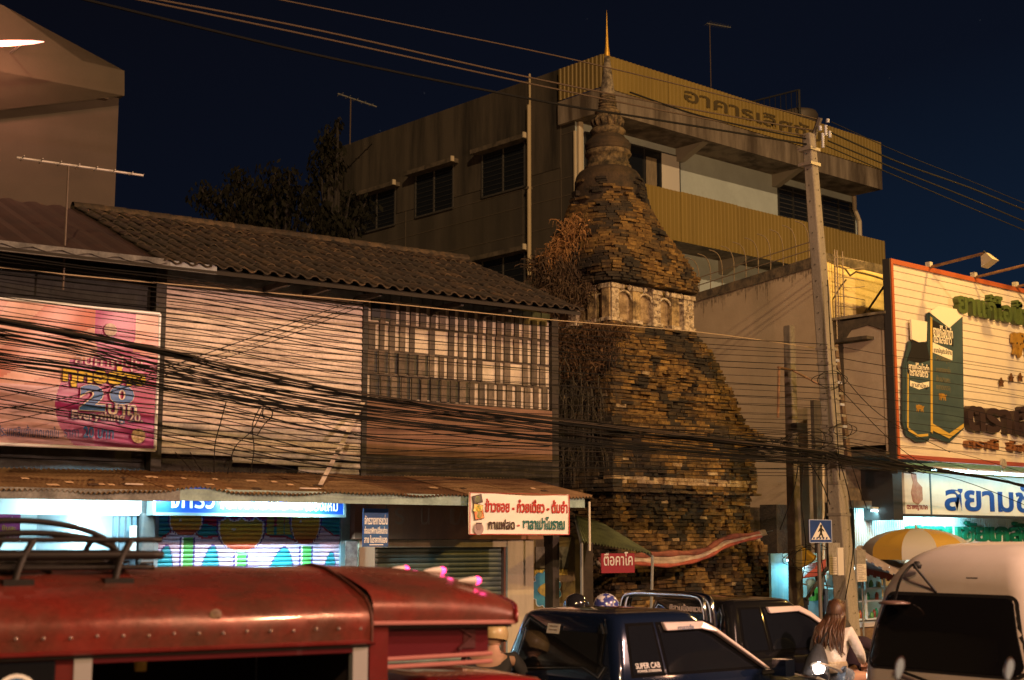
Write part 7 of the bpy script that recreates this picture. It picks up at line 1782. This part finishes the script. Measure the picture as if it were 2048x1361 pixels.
# rear mirror on a loop bracket
xm, zm = vsec(2.0)[0]-.05, 2.02
MRR = MB().lathe([(0, .02), (.02, .03), (.04, .0), (.03, -.03), (0, -.03)], (xm, .30, zm+.08), 10).build('mirror_mount', blackt, VN, smooth=True)
MB().tube(smoothpath([(xm-.1, .46, 1.80), (xm-.12, .38, 1.98), (xm-.04, .32, 2.10), (xm-.05, .26, 2.06), (xm, .12, 1.88)], 6), .011, 8).build('mirror_bracket', blackt, MRR, smooth=True)
MB().lathe([(0, .02), (.08, .015), (.13, 0), (.12, -.012), (0, -.012)], (xm-.14, .43, 1.80), 18).build('round_mirror', M('mirror_back', (.10,.06,.05), .35), MRR, smooth=True)
MB().box((xm+.05, -.22, 1.99), (xm+.08, -.12, 2.01)).build('wiper_nozzle', blackt, VN)
MB().tube([(.01, -.10, 1.17), (-.02, .05, 1.20), (-.01, .40, 1.28)], .012, 6).build('wiper', blackt, VN)
MB().lathe([(0, -.02), (.05, -.02), (.06, 0)], (-.0, .12, 1.16), 14, 'X').build('wiper_pivot', blackt, VN)

# ---- near motorcycle mirrors (its body is below the frame)
MC = vthing('motorcycle', 1905, 5.6, 0, (0, 0), 'near motorcycle of which only the two teardrop mirrors stand up before the white van', 'motorcycle')
mb_ = M('mirror_blue_reflection', (.30,.40,.55), .3)  # pale blue reflection painted as a plain surface colour
ax = Vector((math.sin(R(AZ)-R(0)), -math.cos(R(AZ)), 0))
for k2, (px, py) in enumerate(((1799, 1338), (2019, 1340))):
    p_ = CAMP+G.ray(px, py)*(5.6/2872); q_ = p_-MC.location
    b = MB(); ring = []
    for i in range(16):
        a = 2*PI*i/16; w_ = .017*(1+.25*math.sin(a)); ring.append((w_*math.cos(a), .046*math.sin(a)))
    m_ = Matrix.Translation(q_) @ Matrix.Rotation(R(AZ-90+8), 4, 'Z') @ Matrix.Rotation(R(14), 4, 'Y')
    b.v = [tuple(m_ @ Vector((x, 0, z))) for x, z in ring]+[tuple(m_ @ Vector((x*1.1+.012, .03, z*1.06))) for x, z in ring]+[tuple(m_ @ Vector((x*.5+.012, .055, z*.5))) for x, z in ring]
    b.f = [tuple(range(15, -1, -1))]+[(i, (i+1) % 16, (i+1) % 16+16, i+16) for i in range(16)]+[(16+i, 16+(i+1) % 16, (i+1) % 16+32, i+32) for i in range(16)]+[tuple(range(32, 48))]
    hs = b.build('mirror', M('maroon_shell', (.06,.012,.018), .3, coat=.5), MC, smooth=False)
    b = MB(); b.v = [tuple(m_ @ Vector((x*.86, -.002, z*.9))) for x, z in ring]; b.f = [tuple(range(15, -1, -1))]; b.build('mirror_glass', mb_, hs)
    MB().tube([q_+Vector((0, 0, -.04)), q_+Vector((0, 0, -.25)), Vector((0, 0, .98))], .008, 6).build('stem', blackt, MC)
MB().tube([(ax.x*-.3, ax.y*-.3, .95), (0, 0, 1.0), (ax.x*.3, ax.y*.3, .95)], .014, 8).build('handlebar', blackt, MC)
def bike_body(t, colr, f=1):
    MB().lathe([(.20, -.05), (.28, -.04), (.30, 0), (.28, .04), (.20, .05)], (.62, 0, .30), 20, 'Y').build('wheel', rub, t, smooth=True)
    MB().lathe([(.20, -.05), (.28, -.04), (.30, 0), (.28, .04), (.20, .05)], (-.62, 0, .30), 20, 'Y').build('wheel', rub, t, smooth=True)
    b = loft([[(x, -w_, z0), (x, -w_*1.05, (z0+z1)/2), (x, -w_*.6, z1), (x, w_*.6, z1), (x, w_*1.05, (z0+z1)/2), (x, w_, z0)] for x, w_, z0, z1 in ((-.82, .05, .80, .94), (-.7, .10, .62, .94), (-.4, .13, .40, .74), (.0, .13, .32, .66), (.18, .10, .30, .42), (.4, .10, .34, .52), (.5, .09, .5, .88), (.6, .05, .62, .95))], 'body', colr, t)
    autosmooth(b, 50)
    autosmooth(loft([[(x, -w_, z0), (x, -w_, z1-.02), (x, -w_*.7, z1), (x, w_*.7, z1), (x, w_, z1-.02), (x, w_, z0)] for x, w_, z0, z1 in ((-.75, .08, .74, .80), (-.5, .13, .73, .82), (-.1, .13, .68, .77), (.12, .08, .62, .70))], 'seat', blackt, t), 50)
    MB().tube([(.62, 0, .3), (.48, 0, .98)], .025, 6).build('fork', stel, t)
    MB().tube(smoothpath([(.36, -.32, 1.0), (.45, -.15, 1.0), (.47, 0, .98), (.45, .15, 1.0), (.36, .32, 1.0)], 4), .013, 6).build('handlebar', blackt, t)
bike_body(MC, M('maroon_shell'))

# ================================================================ PEOPLE
skinm = M('skin', (.42,.25,.17), .55, c2=(.38,.22,.15), ns=6); hairm = M('brown_hair', (.085,.035,.014), .5, c2=(.035,.016,.008), ns=60, streak=True)
knit = M('white_knit', (.62,.60,.56), .9, c2=(.52,.50,.46), ns=18, bump=.5)
def add_hand(t, p, d, mat, name='hand', s=1.0):
    """five curled fingers and a palm; p wrist, d pointing direction"""
    d = Vector(d).normalized(); sd__ = d.cross(Vector((0, 0, 1))).normalized(); p = Vector(p)
    pts = [(*p, .028*s), (*(p+d*.045*s), .033*s)]; ed = [(0, 1)]
    for i, l_ in enumerate((.9, 1.0, .95, .75)):
        o_ = sd__*(.026-.017*i)*s; b0 = p+d*.075*s+o_; k0 = len(pts)
        pts += [(*b0, .010*s), (*(b0+d*.028*l_*s+Vector((0, 0, -.012*s))), .009*s), (*(b0+d*.036*l_*s+Vector((0, 0, -.036*s))), .008*s)]; ed += [(1, k0), (k0, k0+1), (k0+1, k0+2)]
    k0 = len(pts); pts += [(*(p+d*.03*s+sd__*.036*s), .011*s), (*(p+d*.055*s+sd__*.046*s+Vector((0, 0, -.02*s))), .009*s)]; ed += [(0, k0), (k0, k0+1)]
    return skin(name, pts, ed, mat, t, 1)
def head(t, c, r, mat, yaw=0, pitch=0):
    m_ = Matrix.Translation(Vector(c)) @ Matrix.Rotation(yaw, 4, 'Z') @ Matrix.Rotation(pitch, 4, 'Y')
    b = MB(); n_, k_ = 20, 14
    for j in range(k_+1):
        ph = PI*j/k_
        for i in range(n_):
            a = 2*PI*i/n_; x, y, z = math.sin(ph)*math.cos(a), math.sin(ph)*math.sin(a)*.80, math.cos(ph)*1.18
            if z < -.2: x = x*(1+.18*z)+.05; y *= 1+.28*(z+.2)
            if x > .6 and abs(y) < .22: x += .16*max(0, 1-abs(z+.12)/.25)          # nose
            if x > .5 and abs(z+.02) < .14 and .2 < abs(y) < .5: x -= .05          # eye sockets
            if abs(a-PI/2) < .3 or abs(a-1.5*PI) < .3:
                if abs(z) < .25: y *= 1.12
            b.v.append(tuple(m_ @ (Vector((x, y, z))*r)))
    for j in range(k_):
        for i in range(n_): a = j*n_+i; c2_ = j*n_+(i+1) % n_; b.f.append((a, a+n_, c2_+n_, c2_))
    return b.build('head', mat, t, smooth=True), m_
SCO = vthing('scooter', 1684, 15.6, 13, (.0, 0), 'scooter with a bright tail lamp carrying two riders beside the black pickup', 'motorcycle')
bike_body(SCO, M('black_fairing', (.012,.012,.014), .2, coat=.8))
MB().tube(smoothpath([(-.30, -.16, .84), (-.55, -.15, .96), (-.74, -.06, 1.03), (-.74, .06, 1.03), (-.55, .15, .96), (-.30, .16, .84)], 4), .016, 8).build('grab_rail', M('grey_grab_rail', (.35,.33,.30), .4, .5), SCO, smooth=True)
MB().lathe([(0, -.05), (.05, -.04), (.065, 0)], (-.72, 0, .99), 14, 'X').build('tail_lamp', M('tail_glow', 'fff0e0', em='ffe8d8', es=26), SCO, smooth=True)
MB().box((-.94, -.09, .50), (-.93, .09, .62)).build('number_plate', M('pinkish_plate', (.55,.40,.36), .5), SCO)
for sy in (-1, 1): MB().lathe([(0, -.03), (.03, -.02), (.035, .02)], (-.86, sy*.12, .68), 10, 'X').build('indicator', M('amber_lens', (.5,.18,.03), .3), SCO, smooth=True)
ld = bpy.data.lights.new('tail_light', 'POINT'); ld.energy = 3.0; ld.color = (1, .85, .75); ld.shadow_soft_size = .03
lo = bpy.data.objects.new('tail_light', ld); COL.objects.link(lo); lo.parent = SCO; lo.location = (-.86, 0, 1.0)
def rider(base, label, P, shirt, leg, foot=None, hair=None, hairlen=0, sc=1.0, root=None):
    t = thing('person', base.location, label, 'person', rot=base.rotation_euler.z)
    pel, spi, che, nk, hd = P['spine']
    # continuous body
    pts = [(*pel, .135, .11), (*spi, .115, .095), (*che, .135, .10), (*nk, .05), (hd[0], hd[1], hd[2]-.05, .05)]; ed = [(0, 1), (1, 2), (2, 3), (3, 4)]
    for s_ in (-1, 1):
        sh, el, wr = P['arm'][0 if s_ < 0 else 1]; k0 = len(pts); pts += [(*sh, .058), (*el, .042), (*wr, .029)]; ed += [(2, k0), (k0, k0+1), (k0+1, k0+2)]
        hp, kn, an = P['leg'][0 if s_ < 0 else 1]; k0 = len(pts); pts += [(*hp, .095), (*((Vector(hp)+Vector(kn))/2), .078), (*kn, .056), (*((Vector(kn)*.65+Vector(an)*.35)), .055), (*an, .035), (an[0]+.13, an[1], an[2]-.06, .032)]; ed += [(0, k0), (k0, k0+1), (k0+1, k0+2), (k0+2, k0+3), (k0+3, k0+4), (k0+4, k0+5)]
    skin('body', pts, ed, skinm, t, 2)
    h_, m_ = head(t, hd, .10, skinm, P.get('yaw', 0), .2)
    for s_ in (-1, 1):
        sh, el, wr = P['arm'][0 if s_ < 0 else 1]; add_hand(t, wr, Vector(wr)-Vector(el), skinm)
    # shirt
    k = 1.17
    pts = [(pel[0]+.02, pel[1], pel[2]+.06, .165, .14), (*spi, .145, .125), (*che, .16, .125), (*((Vector(che)*.5+Vector(nk)*.5)), .085)]; ed = [(0, 1), (1, 2), (2, 3)]
    for s_ in (-1, 1):
        sh, el, wr = P['arm'][0 if s_ < 0 else 1]; k0 = len(pts); pts += [(*sh, .075), (*((Vector(sh)+Vector(el))/2), .062), (*el, .056), (*(Vector(el).lerp(Vector(wr), .85)), .042)]; ed += [(2, k0), (k0, k0+1), (k0+1, k0+2), (k0+2, k0+3)]
    skin('top', pts, ed, shirt, t, 2)
    return t, m_
P = dict(spine=((-.42, 0, .88), (-.38, 0, 1.04), (-.31, 0, 1.27), (-.25, 0, 1.42), (-.21, 0, 1.55)),
         arm=(((-.29, -.17, 1.34), (-.24, -.26, 1.12), (-.02, -.20, 1.00)), ((-.29, .17, 1.34), (-.24, .26, 1.12), (-.02, .2, 1.0))),
         leg=(((-.40, -.10, .86), (.06, -.25, .86), (-.02, -.24, .42)), ((-.40, .10, .86), (.06, .25, .86), (-.02, .24, .42))))
WM, hm_ = rider(SCO, 'woman with long brown hair in a white knit sweater and denim shorts riding pillion', P, knit, None)
# denim shorts, beige hem band
den = M('denim', (.10,.14,.20), .8, c2=(.30,.32,.34), ns=22, lo=.5, hi=.62)
pts = [(-.42, 0, .90, .165, .13), (-.38, -.10, .88, .11), (-.20, -.17, .875, .098), (-.38, .10, .88, .11), (-.20, .17, .875, .098)]
skin('shorts', pts, [(0, 1), (1, 2), (0, 3), (3, 4)], den, WM, 2)
MB().lathe([(.150, -.06), (.168, -.03), (.172, .03), (.158, .06)], (-.40, 0, .985), 20).build('waistband', M('beige_knit', (.36,.30,.20), .95, c2=(.26,.21,.14), ns=30, bump=.5), WM, smooth=True)
# hair: cap plus long wavy locks down the back
b = MB()
for j in range(9):
    ph = PI*.62*j/8
    for i in range(18):
        a = 2*PI*i/18; q_ = Vector((math.sin(ph)*math.cos(a)*1.08-.10, math.sin(ph)*math.sin(a)*.95, math.cos(ph)*1.25))*.104
        if q_.x > .045: q_.x = .045+.3*(q_.x-.045)
        b.v.append(tuple(hm_ @ q_))
for j in range(8):
    for i in range(18): a = j*18+i; c2_ = j*18+(i+1) % 18; b.f.append((a, a+18, c2_+18, c2_))
b.build('hair', hairm, WM, smooth=True)
r5 = random.Random(8)
for i in range(64):
    a = R(70+220*i/63); st_ = Vector((-.21-.085*abs(math.cos(a))*1, .085*math.sin(a)*1.0, 1.60-.06*r5.random())); 
    if math.cos(a) > 0: st_.x = -.21
    ln = r5.uniform(.30, .44); y_ = st_.y*1.25+r5.uniform(-.02, .02); back = -.42-.03*r5.random()
    pts = [st_+Vector((.04, 0, .06)), st_, Vector((min(st_.x-.02, -.27), y_*.95, 1.47)), Vector((back+.02, y_*1.15+.02*math.sin(i), 1.36)), Vector((back-.01, y_*1.2+.03*math.sin(i*2), 1.58-ln)), Vector((back+.01, y_*1.0+.05*math.sin(i*3), 1.52-ln-.02))]
    sm = smoothpath(pts, 4); MB().tube(sm, [.006+.008*math.sin(PI*min(1, q/len(sm)*1.15))*(1 if q < len(sm)-2 else .3) for q in range(len(sm))], 6).build('hair_lock', hairm, WM, smooth=True)
# black bag on her back-left side
BG = vthing('shoulder_bag', 1684, 15.6, 13, (0, 0), 'slack black cloth bag hanging behind the woman on the scooter', 'bag')
b = MB()
for j in range(9):
    t_ = j/8; z_ = 1.22-.48*t_; w_ = .03+.13*math.sin(t_*PI*.62)**.8; xc_ = -.52-.16*t_
    for i in range(14): a = 2*PI*i/14; b.v.append((xc_+.07*math.cos(a)*(.4+t_), .08+w_*math.sin(a)*(1+.10*math.sin(i*2.6)), z_+.01*math.sin(i*3)))
for j in range(8):
    for i in range(14): a = j*14+i; c2_ = j*14+(i+1) % 14; b.f.append((a, a+14, c2_+14, c2_))
b.f.append(tuple(range(8*14, 9*14))); b.build('sack', M('black_cloth2', (.022,.022,.024), .85, bump=.3), BG, smooth=True)
MB().tube(smoothpath([(-.55, .06, 1.18), (-.42, .02, 1.34), (-.28, -.10, 1.40), (-.20, -.2, 1.2)], 4), .012, 6).build('strap', blackt, BG)
# driver in front
P = dict(spine=((.0, 0, .84), (.04, 0, .98), (.12, .06, 1.14), (.18, .10, 1.25), (.22, .14, 1.33)), arm=(((.12, -.18, 1.22), (.22, -.30, 1.08), (.38, -.30, 1.02)), ((.12, .18, 1.22), (.22, .30, 1.08), (.38, .30, 1.02))), leg=(((.0, -.1, .82), (.38, -.20, .78), (.22, -.18, .34)), ((0, .1, .82), (.38, .2, .78), (.22, .18, .34))))
DR, dm_ = rider(SCO, 'scooter driver in a dark plum jacket in front of the woman, mostly hidden by her', P, M('plum_jacket', (.014,.004,.010), .9), None)
def helmet(mtx, mat, t, extra=None, r=.135):
    b = MB(); n_ = 20
    for j in range(10):
        ph = PI*.62*j/9
        for i in range(n_): a = 2*PI*i/n_; b.v.append(tuple(mtx @ (Vector((math.sin(ph)*math.cos(a)*1.08, math.sin(ph)*math.sin(a)*.95, math.cos(ph)*1.0+.1))*r)))
    for j in range(9):
        for i in range(n_): a = j*n_+i; c2_ = j*n_+(i+1) % n_; b.f.append((a, a+n_, c2_+n_, c2_))
    h_ = b.build('helmet', mat, t, smooth=True)
    return h_
helmet(dm_, M('dark_hair', (.012,.010,.009), .7), DR, r=.118)
# two riders behind the navy pickup, only helmets in view
for k2, (px, zd, col, lb) in enumerate(((1143, 14.2, M('black_helmet', (.012,.012,.014), .12, coat=.9), 'rider in a glossy black helmet beyond the navy pickup, left of the other rider'), (1203, 14.2, M('blue_white_helmet', (.60,.58,.60), .2, c2=(.04,.05,.22), ns=9, coat=.8, lo=.47, hi=.52), 'rider in a blue and white helmet beyond the navy pickup'))):
    MC2 = vthing('motorcycle', px, zd, -4, (0, 0), ('black motorcycle under the rider in the black helmet', 'dark motorcycle under the rider in the blue and white helmet')[k2], 'motorcycle')
    bike_body(MC2, M('dark_fairing', (.02,.02,.03), .3, coat=.5))
    dz = .14
    P = dict(spine=((-.1, 0, .84), (-.08, 0, 1.0), (-.02, 0, 1.24), (.02, 0, 1.42), (.05, 0, 1.55)), arm=(((-.0, -.19, 1.33), (.12, -.30, 1.10), (.33, -.30, 1.03)), ((-.0, .19, 1.33), (.12, .30, 1.10), (.33, .30, 1.03))), leg=(((-.1, -.1, .82), (.33, -.22, .80), (.2, -.2, .34)), ((-.1, .1, .82), (.33, .22, .80), (.2, .2, .34))))
    pr, pm = rider(MC2, lb, P, M('dark_jacket', (.03,.03,.035), .8), None)
    helmet(pm, col, pr, r=.118); MC2.scale = pr.scale = (1.06, 1.06, 1.06)
    if k2 == 0: MB().box((-.02, -.36, 1.42), (.0, -.24, 1.50)).build('mirror', M('white_lamp_body'), MC2)
# person and motorbike between the red truck and the navy pickup
MC3 = vthing('motorcycle', 985, 12.6, 30, (0, 0), 'motorcycle with a small red tail light glimpsed between the red truck and the navy pickup', 'motorcycle')
bike_body(MC3, M('white_fairing', (.4,.38,.36), .3, coat=.5))
MB().lathe([(0, -.03), (.03, -.025), (.04, 0)], (-.88, 0, .76), 10, 'X').build('tail_lamp', M('red_glow', 'ff2010', em='ff1808', es=6), MC3, smooth=True)
P = dict(spine=((-.1, 0, .84), (-.08, 0, 1.0), (-.02, 0, 1.22), (.02, 0, 1.36), (.05, 0, 1.47)), arm=(((-.0, -.19, 1.29), (.12, -.30, 1.10), (.33, -.30, 1.03)), ((-.0, .19, 1.29), (.12, .30, 1.10), (.33, .30, 1.03))), leg=(((-.1, -.1, .82), (.33, -.22, .80), (.2, -.2, .34)), ((-.1, .1, .82), (.33, .22, .80), (.2, .2, .34))))
pr, pm = rider(MC3, 'rider in black with a pale helmet between the red truck and the navy pickup', P, M('dark_jacket', (.03,.03,.035), .8), None)
helmet(pm, M('ochre_helmet', (.40,.30,.14), .4, coat=.4), pr, r=.13)
